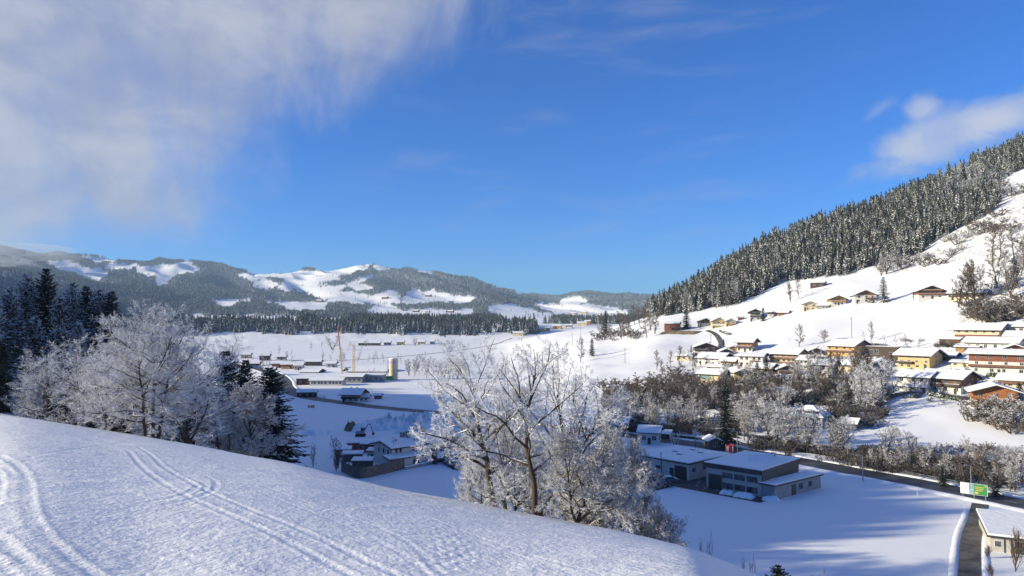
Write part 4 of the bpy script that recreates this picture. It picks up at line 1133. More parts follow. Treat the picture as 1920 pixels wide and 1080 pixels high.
for s_, w_, h_ in ((1, 2.0, .30), (-1, 1.8, .38)):
    ribbon('snow_berm', ROAD, 0, 0, M['snow'], 'ploughed snow bank along the main road', 2.5, 'structure', [(s_ * 4.8, -.1), (s_ * 5.2, h_ * .8), (s_ * 5.8, h_), (s_ * 6.8, h_ * .4), (s_ * 7.8, -.1)], .22, 3 + s_)
side = [fl(1838, 945), fl(1834, 960), fl(1832, 975), fl(1823, 1000), fl(1819, 1030), fl(1818, 1075), fl(1820, 1130), fl(1826, 1200)]
ribbon('side_road', side, 3.0, 0.065, M['gravel'], 'narrow gritted side road running down to the bottom edge')
for s_ in (1, -1):
    ribbon('snow_berm', side[1:], 0, 0, M['snow'], 'small ploughed bank along the side road', .7, 'structure', [(s_ * 1.5, -.1), (s_ * 1.8, .16), (s_ * 2.2, .22), (s_ * 2.6, .12), (s_ * 3.0, -.1)], .09, 8 + s_)
ribbon('path', [hit(1325, 620), hit(1338, 625), hit(1347, 634), hit(1352, 645), hit(1345, 655), hit(1330, 665)], 3.2, 0.25, M['slush'], 'cleared lane between the hillside farms', 6)
ribbon('path', [hit(1900, 768), hit(1840, 752), hit(1780, 742), hit(1720, 735), hit(1670, 745), hit(1640, 752)], 3.2, 0.3, M['slush'], 'village street above the steep snow field', 6)
ribbon('path', [fl(470, 690), fl(560, 676), fl(640, 676), fl(720, 671), fl(800, 664), fl(870, 656), fl(960, 645)], 3.0, 0.15, M['gravel'], 'farm track crossing the sunny meadow', 12)
# river and railway beyond the road
ribbon('river', [fl(2100, 930), fl(1900, 900), fl(1760, 882), fl(1640, 866), fl(1520, 850), fl(1400, 836), fl(1300, 823), fl(1200, 811), fl(1100, 800)], 4.0, 0.06, M['water'], 'narrow dark river between road and railway')
RAIL = [fl(2100, 905), fl(1920, 884), fl(1800, 870), fl(1700, 859), fl(1560, 843), fl(1440, 826), fl(1340, 812), fl(1240, 800), fl(1120, 788)]
ribbon('railway_embankment', RAIL, 0, 0, M['darkmetal'], 'low dark railway embankment', 6, 'structure', [(-3.0, -.1), (-2.6, .6), (-2.1, .7), (2.1, .7), (2.6, .6), (3.2, -.1)])
ribbon('railway_snow', RAIL, 0, 0, M['snow'], 'snow on the railway track bed', 6, 'structure', [(-2.0, .74), (0, .8), (2.0, .74)])
rb = MB(); L = smooth_line(RAIL, 4)
for o_ in (-.72, .72):
    for a, b_ in zip(L, L[1:]):
        d = (b_ - a).normalized(); s = Vector((d.y, -d.x, 0)); rb.tube((a.x + s.x * o_, a.y + s.y * o_, F0 + .92), (b_.x + s.x * o_, b_.y + s.y * o_, F0 + .92), .06, n=4)
tag(rb.build('rail_track', M['darkmetal']), 'pair of steel rails on the snowy railway embankment', 'rails')
# dark yard round the garages
yard = [fl(*q) for q in [(1175, 905), (1215, 868), (1300, 893), (1350, 868), (1395, 855), (1440, 905), (1458, 934), (1425, 943), (1330, 925), (1262, 912), (1232, 920)]]
mb = MB(); mb.poly([(q.x, q.y, F0 + .04) for q in yard], [tuple(range(len(yard)))]); tag(mb.build('yard', M['slush']), 'dark swept yard between the garages', None, None, 'structure')
lotp = [fl(*q) for q in [(822, 862), (835, 852), (900, 850), (935, 866), (925, 886), (880, 884), (848, 880)]]
mb = MB(); mb.poly([(q.x, q.y, F0 + .04) for q in lotp], [tuple(range(len(lotp)))]); tag(mb.build('yard', M['slush']), 'trampled car park beside the big farmhouse', None, None, 'structure')

# ---------------------------------------------------------------- houses
def window(parent, x, y, z, w, h, face='f', glass=None, frame=True):
    """a window standing a little proud of its wall: frame with pane"""
    mb = MB(); t_ = .05
    def bx(m, a0, a1, d0, d1, z0, z1):
        if face == 'f': m.box(a0, a1, y - d1, y - d0, z0, z1)
        elif face == 'r': m.box(x + d0, x + d1, a0, a1, z0, z1)
        else: m.box(x - d1, x - d0, a0, a1, z0, z1)
    c0 = x if face == 'f' else y
    bx(mb, c0 - w / 2 - t_, c0 + w / 2 + t_, 0.0, .05, z - t_, z + h + t_)
    wo_ = mb.build('window', M['frame'] if frame else M['dark_w'], parent)
    mb = MB()
    if w > 1.0:
        bx(mb, c0 - w / 2, c0 - .04, .03, .09, z, z + h); bx(mb, c0 + .04, c0 + w / 2, .03, .09, z, z + h)
    else: bx(mb, c0 - w / 2, c0 + w / 2, .03, .09, z, z + h)
    child('pane', mb.mesh('pane', glass or M['glass']), wo_)
    return wo_
def chimney(parent, x, y, z, s=.55, h=1.3):
    mb = MB(); mb.box(x - s / 2, x + s / 2, y - s / 2, y + s / 2, z - .8, z + h); mb.box(x - s / 2 - .08, x + s / 2 + .08, y - s / 2 - .08, y + s / 2 + .08, z + h, z + h + .12)
    ch = mb.build('chimney', M['concrete'], parent); return ch
def balcony(parent, x0, x1, y, z, mat, depth=1.2, side='f', h=.95):
    mb = MB()
    mb.box(x0, x1, y - depth, y, z - .12, z); mb.box(x0, x1, y - depth, y - depth + .06, z - .1, z + h); mb.box(x0, x0 + .06, y - depth, y, z, z + h); mb.box(x1 - .06, x1, y - depth, y, z, z + h)
    for k in range(int((x1 - x0) / 3) + 1):
        xx = x0 + .1 + k * 3.0
        if xx < x1 - .15: mb.box(xx, xx + .1, y - depth + .02, y - depth + .1, z - .1, z + h + .3)
    bo = mb.build('balcony', mat, parent)
    ms = MB(); ms.box(x0, x1, y - depth - .03, y - depth + .12, z + h, z + h + .10); child('snow_ridge', ms.mesh('snow_ridge', M['snow']), bo)
def roof_gable(parent, w, d, e, pitch, ridge, ov, cx=0.0, y0=0.0, z=None, snow=.38, mat=None, ovf=None):
    """gable roof over x in +-w/2, y in 0..d; ridge 'x' runs along the front"""
    ovf = ov if ovf is None else ovf
    half = (d / 2 + ov) if ridge == 'x' else (w / 2 + ov)
    tn = math.tan(R(pitch)); top = e + (d / 2 if ridge == 'x' else w / 2) * tn; edge = top - half * tn
    c_ = (y0 + d / 2) if ridge == 'x' else cx
    a, b_ = (cx - w / 2 - ov, cx + w / 2 + ov) if ridge == 'x' else (y0 - ovf, y0 + d + ov)
    th = .24
    prof = [(c_ - half, edge), (c_, top), (c_ + half, edge), (c_ + half, edge + th), (c_, top + th), (c_ - half, edge + th)]
    mb = MB(); mb.extrude(prof, a, b_, 'x' if ridge == 'x' else 'y')
    r = mb.build('roof', mat or M['roofdark'], parent)
    e2 = .10; s2 = snow; n_ = 5
    # snow lies thicker in the middle and rounds off at the eaves
    up = [(c_ + half * f * .99, top - abs(f) * half * tn + th + s2 * (1 - .55 * abs(f) ** 6)) for f in np.linspace(-1, 1, 2 * n_ + 1)]
    prof2 = [(c_ - half * .985, edge + th + .01)] + up + [(c_ + half * .985, edge + th + .01), (c_, top + th + .01)]
    ms = MB(); ms.extrude(prof2, a + e2, b_ - e2, 'x' if ridge == 'x' else 'y')
    child('snow_cover', ms.mesh('snow_cover', M['snow']), r)
    return r, top + th + s2
def house(label, x0, x1, yb, ye, wall='white_p', upper='brown_w', split=.5, d=11, vr=22, ridge='x', pitch=18, ov=1.3, nwin=4, storeys=2, balc=None, depth=None, name='house', cat='house', group=None, chim=1, balm=None, gable=None, win_r=2, snow=.38, rot=None, hmin=None, glassy=False, backwin=False, low=2.0):
    """x0..x1: facade columns, yb: pixel row of its foot, ye: pixel row of its eaves"""
    cxp = (x0 + x1) / 2
    p = hit(cxp, yb) if depth is None else at(cxp, depth)
    D = p.y
    az_ = math.degrees(math.atan2(p.x, p.y)); rz = R(-az_ - vr) if rot is None else R(rot)
    w = (x1 - x0) / FPX * D / max(.35, abs(math.cos(R(vr)))) / math.cos(R(az_)) * .98
    if depth is None: e = (yb - ye) / FPX * D
    else: e = col_el(cxp, ye) * D - p.z
    if hmin: e = max(e, hmin)
    P_ = empty(name, p, rz, label, cat, group)
    hs = e * split
    mb = MB()
    tn = math.tan(R(pitch))
    def body(z0, z1, top):
        q = MB()
        if not top: q.box(-w / 2, w / 2, 0, d, z0, z1); return q
        if ridge == 'x': q.extrude([(0, z0), (0, z1), (d / 2, z1 + d / 2 * tn - .02), (d, z1), (d, z0)], -w / 2, w / 2, 'x')
        else: q.extrude([(-w / 2, z0), (-w / 2, z1), (0, z1 + w / 2 * tn - .02), (w / 2, z1), (w / 2, z0)], 0, d, 'y')
        return q
    if upper and split < .97:
        body(-low, hs, False).build('wall', M[wall], P_)
        body(hs, e, True).build('upper_wall', M[upper], P_)
    elif upper:      # boards only in the gable
        body(-low, e, True).build('wall', M[wall], P_)
    else: body(-low, e, True).build('wall', M[wall], P_)
    if gable:
        q = MB()
        if ridge == 'y': q.extrude([(-w / 2, e - .1), (0, e + w / 2 * tn - .03), (w / 2, e - .1)], -.05, -.003, 'y')
        else: q.extrude([(0, e - .1), (d / 2, e + d / 2 * tn - .03), (d, e - .1)], w / 2 + .003, w / 2 + .05, 'x')
        q.build('gable_cladding', M[gable], P_)
    rf, tz = roof_gable(P_, w, d, e, pitch, ridge, ov, snow=snow)
    for k in range(chim):
        chimney(rf, w * (.18 - .35 * k), d * .55 if ridge == 'x' else d * .3, e + (d / 2 * tn if ridge == 'x' else w / 2 * tn) * .8, .6, 1.1)
    st = e / storeys
    for s_ in range(storeys):
        wz = s_ * st + st * .34; wh = min(1.35, st * .48)
        for k in range(nwin):
            xx = -w / 2 + w * (k + .5) / nwin + random.uniform(-.12, .12) * w / nwin
            if glassy and s_ == storeys - 1: continue
            window(P_, xx, 0, wz, min(1.3, w / nwin * .5) * random.choice((1, .8, 1)), wh, 'f')
        for k in range(win_r):
            window(P_, w / 2, d * (k + .6) / (win_r + .2), wz, min(1.0, d / win_r * .4), wh, 'r')
    if glassy:
        mb = MB(); mb.box(-w / 2 + .4, w / 2 - .4 - w * .35, -.07, -.005, e * .52, e * .95)
        for k in range(6): pass
        gl = mb.build('glazing', M['glazing'], P_)
    if w > 6 and yb < 700 or name == 'house':
        q = MB(); xx = w * random.choice((-.38, .02, .36)); q.box(xx - .5, xx + .5, -.075, -.004, -.3, min(2.1, e * .6)); q.build('door', M['dark_w'], P_)
    if balc is not None:
        for (bz, a, b_) in balc: balcony(P_, -w / 2 + a * w, -w / 2 + b_ * w, 0, bz * e, M[balm or 'brown_w'])
    return P_, w, e
H = house
HG = 'chalets of the village on the right hillside'
random.seed(17)
H('chalet with brown gable and two wooden balconies, highest house at the forest foot', 1728, 1766, 561, 545, 'white_p', 'brown_w', .55, 14, -14, 'y', 22, 1.6, 3, 2, [(.52, 0, 1), (.95, .1, .9)], group=HG)
H('long dark brown building joined to the highest chalet behind bare trees', 1787, 1838, 561, 549, 'cream_p', 'dark_w', .35, 10, 15, 'x', 18, 1.2, 4, 2, None, group=HG)
H('small cream house with pale garage, lowest of the row below the forest', 1508, 1530, 582, 570, 'cream_p', None, 1, 9, -10, 'y', 20, 1, 2, 2, None, group=HG, chim=0)
H('low garage with dark roof right beside the small cream house', 1534, 1552, 579, 573, 'grey_p', None, 1, 7, 10, 'x', 15, .8, 1, 1, None, group=HG, chim=0, name='garage', cat='garage')
H('white chalet with honey coloured gable balcony left of the brown gabled chalet', 1560, 1584, 573, 560, 'white_p', 'honey_w', .55, 12, -12, 'y', 22, 1.5, 2, 2, [(.55, 0, 1)], group=HG, balm='honey_w')
H('white chalet with steep brown gable above a green hedge', 1606, 1640, 568, 553, 'white_p', 'white_p', .9, 13, -12, 'y', 24, 1.5, 3, 2, [(.5, .5, 1)], gable='brown_w', group=HG)
H('low dark wooden cabin among bushes at the forest edge', 1521, 1544, 539, 530, 'dark_w', None, 1, 7, 10, 'x', 16, .8, 2, 1, None, group=HG, chim=0, name='cabin', cat='cabin')
H('low house with dark red roof edge at the left end of the upper slope', 1440, 1456, 593, 586, 'white_p', None, 1, 8, 10, 'x', 18, 1, 2, 1, None, group=HG, chim=0)
H('small dark barn beside the low house left of the upper slope', 1460, 1476, 591, 586, 'red_w', None, 1, 8, 14, 'x', 18, 1, 1, 1, None, group=HG, chim=0, name='barn', cat='barn')
H('chalet with two dark green balconies under a dark gable above the valley', 1407, 1425, 602, 584, 'white_p', 'dark_w', .75, 12, -8, 'y', 24, 1.7, 2, 2, [(.45, 0, 1), (.8, 0, 1)], balm='hedge', group=HG)
H('dark roofed house half hidden by the conifer right of the green balconied chalet', 1440, 1458, 594, 585, 'white_p', 'dark_w', .5, 10, 12, 'x', 18, 1.2, 2, 2, None, group=HG)
H('red brown barn with snowy roof and earth bank below', 1246, 1273, 620, 607, 'red_w', None, 1, 10, 8, 'x', 15, .6, 2, 1, None, group=HG, name='barn', cat='barn', chim=0)
H('dark fronted house at the top of the farm lane', 1311, 1335, 612, 602, 'grey_p', 'dark_w', .6, 10, -8, 'y', 20, 1.4, 3, 2, None, group=HG)
H('pale yellow house with orange stepped gable beside the lane', 1336, 1360, 614, 602, 'yellow_p', None, 1, 11, -6, 'y', 26, .9, 3, 2, [(.3, 0, 1)], balm='frame', group=HG)
H('second pale yellow house with broad gable, right of the orange stepped one', 1362, 1379, 611, 602, 'cream_p', None, 1, 10, -6, 'y', 24, .9, 2, 2, [(.3, 0, .8)], balm='honey_w', group=HG)
H('small red shed on the slope right of the two yellow houses', 1385, 1395, 600, 595, 'red_w', None, 1, 5, -6, 'x', 18, .7, 1, 1, None, group=HG, chim=0, name='shed', cat='shed')
H('dark brown chalet with white bay at the lower end of the lane', 1304, 1345, 661, 651, 'white_p', 'dark_w', .25, 12, -6, 'y', 20, 1.3, 3, 2, [(.35, 0, .6)], balm='dark_w', group=HG)
H('barn with bright orange boards over a white base and dark balcony', 1383, 1409, 661, 641, 'white_p', 'orange_w', .55, 10, 20, 'x', 20, 1.6, 3, 2, [(.45, 0, 1)], balm='dark_w', group=HG)
H('small honey coloured garage left of the orange boarded barn', 1368, 1382, 659, 652, 'honey_w', None, 1, 7, 5, 'y', 18, .9, 1, 1, None, group=HG, chim=0, name='garage', cat='garage')
H('long white house with black gable end above the glass fronted house', 1309, 1352, 684, 671, 'white_p', 'white_p', .9, 13, 30, 'x', 20, 1.5, 4, 2, None, gable='dark_w', group=HG)
H('white house with orange stair wing and brown balcony', 1386, 1428, 688, 668, 'white_p', 'white_p', .9, 10, 16, 'x', 14, 1.1, 4, 2, [(.45, .5, .85)], group=HG)
H('orange brown house with long wooden balconies and yellow base', 1446, 1492, 682, 663, 'yellow_p', 'honey_w', .5, 11, 26, 'x', 20, 1.5, 5, 2, [(.5, 0, 1), (.05, .3, 1)], group=HG)
H('smaller white house below the orange brown balconied house', 1499, 1524, 693, 675, 'white_p', None, 1, 9, 22, 'x', 20, 1.2, 3, 2, None, group=HG)
H('amber yellow house with long snowy roof above bare trees', 1555, 1597, 668, 648, 'amber_p', 'amber_p', .9, 14, 34, 'x', 20, 1.5, 4, 2, [(.42, 0, 1)], gable='grey_w', group=HG, win_r=3)
H('white house half hidden behind the thicket below the amber house', 1520, 1558, 722, 684, 'white_p', None, 1, 10, 15, 'x', 18, 1.2, 4, 3, [(.35, 0, 1)], balm='frame', group=HG)
H('pale house behind tall bare trees left of the round spruce', 1560, 1600, 700, 684, 'cream_p', None, 1, 10, 15, 'x', 18, 1.1, 3, 1, None, group=HG)
H('yellow house with wide snowy roof, brown band and balcony', 1690, 1736, 691, 665, 'yellow_p', 'yellow_p', .9, 12, 26, 'x', 20, 1.9, 4, 3, [(.36, 0, .5)], balm='dark_w', group=HG, win_r=1)
H('long roofed chalet with cream walls under the rocky bank', 1799, 1861, 637, 617, 'cream_p', 'cream_p', .9, 12, 20, 'x', 22, 1.8, 5, 2, [(.30, .05, 1)], balm='red_w', group=HG)
H('low wood shed with snowy lid left of the long roofed cream chalet', 1766, 1794, 644, 636, 'brown_w', None, 1, 6, 22, 'x', 12, .9, 1, 1, None, group=HG, name='shed', cat='shed', chim=0)
H('white double gabled house under the long roofed cream chalet', 1822, 1892, 657, 642, 'white_p', None, 1, 11, 18, 'x', 19, 1.4, 6, 1, [(.05, 0, .4)], balm='honey_w', group=HG)
H('carport with timber front left below the white double gabled house', 1797, 1828, 661, 651, 'honey_w', None, 1, 6, 10, 'x', 8, .8, 1, 1, None, group=HG, name='carport', cat='carport', chim=0)
H('chalet with red brown gable at the right edge of the village', 1882, 1922, 663, 656, 'white_p', 'red_w', .3, 11, -10, 'y', 20, 1.6, 3, 1, None, group=HG)
H('wide house with red brown top floor, grey bay and brown balcony', 1832, 1910, 702, 664, 'white_p', 'red_w', .62, 12, 12, 'x', 13, 1.6, 4, 3, [(.36, 0, 1)], balm='brown_w', group=HG, win_r=2)
H('big white and brown house with long snowy roof above the village street', 1736, 1792, 737, 708, 'white_p', 'brown_w', .5, 14, 24, 'x', 18, 1.7, 4, 2, [(.47, 0, 1)], balm='dark_w', group=HG, glassy=False)
H('white wing with carport joined left of the big white and brown house', 1688, 1734, 735, 706, 'white_p', None, 1, 11, 22, 'x', 18, 1.4, 3, 2, [(.35, -.3, 1)], balm='frame', group=HG)
H('orange gabled house with dark window band at the right edge', 1838, 1899, 764, 735, 'white_p', 'orange_w', .42, 13, -6, 'y', 18, 1.9, 3, 2, [(.40, .2, 1)], balm='red_w', group=HG)
H('modern house with tall glass front and dark gable near the wooded bank', 1311, 1346, 722, 701, 'cream_p', 'cream_p', .9, 12, 30, 'x', 16, 1.5, 2, 2, None, gable='dark_w', group=HG, glassy=True)
H('upper wing with white strip of wall behind the glass fronted house', 1325, 1360, 700, 688, 'cream_p', None, 1, 8, 20, 'x', 14, 1.0, 3, 1, None, group=HG, depth=398)
H('lemon yellow gabled house left of the dark conifers', 1380, 1411, 720, 699, 'lemon_p', None, 1, 11, -8, 'y', 22, 1.3, 2, 2, None, group=HG)
H('low building with blue shaded snow roof among the trees', 1452, 1478, 716, 711, 'grey_w', None, 1, 8, 8, 'x', 20, .9, 2, 1, None, group=HG, chim=0, name='shed', cat='shed')
H('grey gabled cottage right of the round spruce', 1640, 1668, 690, 683, 'grey_p', None, 1, 8, -12, 'y', 26, 1.2, 2, 1, None, group=HG, depth=318)
H('pale house cut off by the right edge above the orange gabled house', 1895, 1960, 626, 612, 'white_p', None, 1, 10, 10, 'x', 18, 1.2, 4, 1, None, group=HG)
H('small brown chalet at the far right edge below the double gabled house', 1898, 1926, 684, 672, 'white_p', 'brown_w', .45, 10, 16, 'x', 20, 1.4, 3, 2, [(.5, 0, 1)], group=HG)
H('brown and cream chalet right above the orange gabled house at the edge', 1880, 1912, 726, 712, 'cream_p', 'dark_w', .45, 9, 14, 'x', 20, 1.4, 3, 2, [(.5, 0, 1)], group=HG)
H('dark boarded barn between yellow house with wide roof and the wide red brown topped house', 1756, 1784, 676, 667, 'grey_w', None, 1, 8, 18, 'x', 18, 1.2, 2, 1, None, group=HG, name='barn', cat='barn', chim=0)
H('small chalet with dark gable left of the amber yellow house', 1520, 1542, 668, 658, 'white_p', 'dark_w', .45, 9, -8, 'y', 22, 1.3, 2, 2, None, group=HG)
H('low white house left of the orange and white house, under the lane', 1352, 1376, 686, 677, 'white_p', 'brown_w', .5, 9, 22, 'x', 18, 1.2, 3, 2, None, group=HG)
H('brown house with grey roof edge between amber house and yellow house, behind the spruce', 1604, 1630, 690, 678, 'white_p', 'brown_w', .5, 9, 20, 'x', 20, 1.3, 3, 2, [(.5, 0, 1)], balm='dark_w', group=HG)
H('white chalet with brown top floor under the orange boarded barn', 1412, 1442, 706, 690, 'white_p', 'brown_w', .5, 10, 24, 'x', 20, 1.4, 3, 2, [(.5, 0, 1)], group=HG)
H('cream chalet with brown gable right below the orange brown balconied house', 1462, 1492, 706, 692, 'cream_p', 'cream_p', .9, 10, -8, 'y', 22, 1.4, 3, 2, [(.5, 0, 1)], gable='brown_w', group=HG)
H('low brown house right of the hidden pale house', 1604, 1634, 712, 701, 'white_p', 'brown_w', .4, 10, 22, 'x', 18, 1.3, 3, 2, None, group=HG)
H('honey boarded chalet at the upper right edge beside the rocks', 1893, 1925, 641, 630, 'white_p', 'honey_w', .45, 10, 14, 'x', 20, 1.4, 3, 2, None, group=HG)
H('white garage row left of the wide red brown topped house', 1790, 1826, 688, 680, 'cream_p', None, 1, 7, 16, 'x', 10, .9, 3, 1, None, group=HG, name='garage', cat='garage', chim=0)
H('brown gabled chalet above the orange gabled house', 1800, 1828, 716, 704, 'white_p', 'brown_w', .45, 10, -8, 'y', 22, 1.4, 2, 2, [(.5, 0, 1)], group=HG)
H('cream house with dark gable behind the dark brown chalet at the lane', 1352, 1372, 668, 659, 'cream_p', 'dark_w', .5, 9, -8, 'y', 22, 1.2, 2, 2, None, group=HG)
H('pale house half hidden in bushes left of the long white house', 1268, 1296, 676, 667, 'cream_p', None, 1, 9, 22, 'x', 18, 1.1, 3, 1, None, group=HG)
# flat roofed modern house
def flat_building(label, corners, ztop, wall, name='building', cat='building', roofm='darkmetal', snow=.25, low=-39.0, windows=(), doors=(), group=None, par=.25):
    """corners: front-left, front-right (nearest), back-right as ground points; box with a flat snowy roof"""
    A, B, C_ = corners; u = (A - B); u.z = 0; v = (C_ - B); v.z = 0
    w = u.length; ux = u.normalized(); v = v - ux * v.dot(ux); d = v.length
    rz = math.atan2(-ux.y, -ux.x)      # local +x from A to B, local +y away
    P_ = empty(name, (A.x, A.y, low), rz, label, cat, group)
    h = ztop - low
    q = MB(); q.box(0, w, 0, d, -1, h); q.build('wall', wall, P_)
    q = MB(); q.box(-.5, w + .5, -.5, d + .5, h, h + par); r = q.build('roof', M[roofm], P_)
    q = MB(); q.box(-.38, w + .38, -.38, d + .38, h + par, h + par + snow); child('snow_cover', q.mesh('snow_cover', M['snow'], .08), r)
    for (face, f, z, ww, hh_) in windows:
        if face == 'f': window(P_, w * f, 0, z, ww, hh_, 'f')
        else: window(P_, w, d * f, z, ww, hh_, 'r')
    for (face, f, ww, hh_) in doors:
        q = MB()
        if face == 'f': q.box(w * f - ww / 2, w * f + ww / 2, -.06, -.004, -.5, hh_)
        else: q.box(w + .004, w + .06, d * f - ww / 2, d * f + ww / 2, -.5, hh_)
        q.build('door', M['darkmetal'], P_)
    return P_, w, d, h
def gpt(px, py): return hit(px, py)
p1, p2 = gpt(1626, 676), gpt(1684, 681); b_ = p2 + Vector((6, 8, 0))
z_ = min(p1.z, p2.z) - 1
flat_building('flat roofed modern house with glazed left part and dark red block', (p1, p2, b_), z_ + 8.2, M['dark_w'], 'house', 'house', 'roofdark', .15, z_, [('f', .15, 4.6, 2.0, 2.2), ('f', .32, 4.6, 2.0, 2.2), ('f', .8, 4.8, 2.4, 1.1), ('f', .72, 1.8, .8, .8), ('f', .86, 1.8, .8, .8)], (), HG)
# garages and halls on the valley floor, measured from their roof corners
def roofcorner(px, py, z): return plane(px, py, z)
zt = F0 + 3.9
A, B, C_ = roofcorner(1190, 853, zt), roofcorner(1291, 871, zt), roofcorner(1349, 851, zt)
P_, w, d, h = flat_building('long white garage building with flat snowy roof and dark gate', (A, B, C_), zt, M['white_p'], 'garage_building', 'building', 'darkmetal', .3, F0, [('f', .45, 1.6, 1.5, .8), ('r', .12, 1.9, 1.3, .9), ('r', .36, 1.9, 1.3, .9), ('r', .70, 1.9, 1.3, .9), ('r', .9, 1.9, 1.3, .9)], [('f', .86, 3.6, 3.2), ('f', .70, 1.2, 2.4), ('f', .12, 3.2, 3.0)])
q = MB(); q.tube((w * .52, -.25, 0), (w * .52, -.25, h + 2.0), .12); q.build('chimney', M['steel'], P_)
for k, (fx, fy) in enumerate(((.3, .5), (.5, .35), (.62, .7), (.4, .8))):
    q = MB(); q.box(w * fx, w * fx + 1.4, d * fy, d * fy + .9, h + .3, h + .68); q.build('skylight', M['grey_p'], P_)
zt = F0 + 4.8
A, B, C_ = roofcorner(1324, 875, zt), roofcorner(1427, 891, zt), roofcorner(1484, 866, zt)
P_, w, d, h = flat_building('two storey grey hall with dark roof band and solar panels on the snow', (A, B, C_), zt, M['hallwall'], 'hall', 'hall', 'darkmetal', .22, F0, [], [('f', .17, 3.4, 3.4)], None, 1.0)
for r0 in (.6, 2.9):
    for k in range(3):
        ww = w * .19; xx = w * (.40 + .22 * k)
        q = MB(); q.box(xx - ww / 2, xx + ww / 2, -.08, -.004, r0, r0 + 1.25); wi = q.build('window', M['glass'], P_)
for k in range(5): window(P_, w, d * (.15 + .17 * k), 3.2, 1.2, .9, 'r')
q = MB(); q.box(w + .01, w + .3, .2, d * .98, 2.6, 5.2); q.build('side_cladding', M['darkmetal'], P_)
for k, (a, l) in enumerate(((.45, .34), (.56, .36), (.70, .22))):
    q = MB(); y0_ = d * a
    q.poly([(w * .42, y0_, h + 1.25), (w * (.42 + l * 1.3), y0_, h + 1.25), (w * (.42 + l * 1.3), y0_ + 1.7, h + 2.1), (w * .42, y0_ + 1.7, h + 2.1), (w * .42, y0_, h + 1.18), (w * (.42 + l * 1.3), y0_, h + 1.18), (w * (.42 + l * 1.3), y0_ + 1.7, h + 2.02), (w * .42, y0_ + 1.7, h + 2.02)], [(0, 1, 2, 3), (7, 6, 5, 4), (0, 4, 5, 1), (1, 5, 6, 2), (2, 6, 7, 3), (3, 7, 4, 0)])
    q.build('solar_panel', M['snow'], P_)
q = MB(); q.box(w * .62, w * .62 + 1.0, d * .8, d * .8 + .8, h + 1.1, h + 2.3); q.build('roof_vent', M['steel'], P_)
zt = F0 + 2.9
A, B, C_ = roofcorner(1427, 907, zt), roofcorner(1452, 912, zt), roofcorner(1506, 885, zt)
flat_building('low lean-to with snowy roof along the right side of the grey hall', (A, B, C_), zt, M['grey_p'], 'annex', 'annex', 'darkmetal', .25, F0, [('r', .55, .9, 1.6, 1.3), ('r', .75, .9, 1.6, 1.3)], [('r', .4, 1.8, 2.3)])
zt = F0 + 1.2
# white cottage, hut, sheds across the road
H('white cottage with snowy roof beyond the main road', 1199, 1234, 833, 811, 'white_p', None, 1, 7, 8, 'x', 20, .9, 2, 1, None, chim=0)
H('dark wooden lean-to right behind the white cottage', 1238, 1255, 822, 814, 'dark_w', None, 1, 5, 8, 'x', 14, .7, 1, 1, None, chim=0, name='shed', cat='shed')
H('small wooden hut with snowy gable roof at the foot of the lone spruce', 1330, 1352, 842, 828, 'grey_w', None, 1, 5, -18, 'y', 24, .6, 1, 1, None, chim=0, name='hut', cat='hut', win_r=0)
H('snow roofed house hidden behind the middle trees', 1132, 1170, 812, 796, 'cream_p', 'dark_w', .5, 9, 20, 'x', 24, 1.1, 3, 2, None, depth=262)
H('little shed with snowy lid right of the hip roofed villa', 1583, 1603, 806, 794, 'grey_w', None, 1, 6, 14, 'x', 20, .8, 1, 1, None, chim=0, name='shed', cat='shed')
# hip roofed villa
def villa(label, x0, x1, yb, ye):
    p = hit((x0 + x1) / 2, yb); D = p.y; w = (x1 - x0) / FPX * D; e = (yb - ye) / FPX * D; d = 10
    P_ = empty('villa', p, R(-math.degrees(math.atan2(p.x, p.y)) - 16), label, 'villa')
    q = MB(); q.box(-w / 2, w / 2, 0, d, -2, e); q.build('wall', M['white_p'], P_)
    o_ = .8
    def hip(z0, k, h_):
        return MB().poly([(-w / 2 - k, -k, z0), (w / 2 + k, -k, z0), (w / 2 + k, d + k, z0), (-w / 2 - k, d + k, z0), (-w / 2 + 4.2, d / 2, z0 + h_), (w / 2 - 4.2, d / 2, z0 + h_)], [(0, 3, 2, 1), (0, 1, 5, 4), (1, 2, 5), (2, 3, 4, 5), (3, 0, 4)])
    r = hip(e, o_, 3.0).build('roof', M['roofdark'], P_); child('snow_cover', hip(e + .05, o_ - .08, 3.35).mesh('snow_cover', M['snow']), r)
    for xx in (-w * .22, w * .05, w * .28):
        q = MB(); q.box(xx - .9, xx + .9, 1.0, 3.6, e + .6, e + 1.9); dr = q.build('dormer', M['dark_w'], r)
        q = MB(); q.box(xx - 1.1, xx + 1.1, .8, 3.8, e + 1.9, e + 2.25); child('snow_ridge', q.mesh('snow_ridge', M['snow']), dr)
    for k in range(5):
        for z0 in (.8, e * .55): window(P_, -w / 2 + w * (k + .5) / 5, 0, z0, 1.0, 1.3, 'f')
villa('white hip roofed villa with dormers among frosted trees', 1482, 1540, 800, 781)
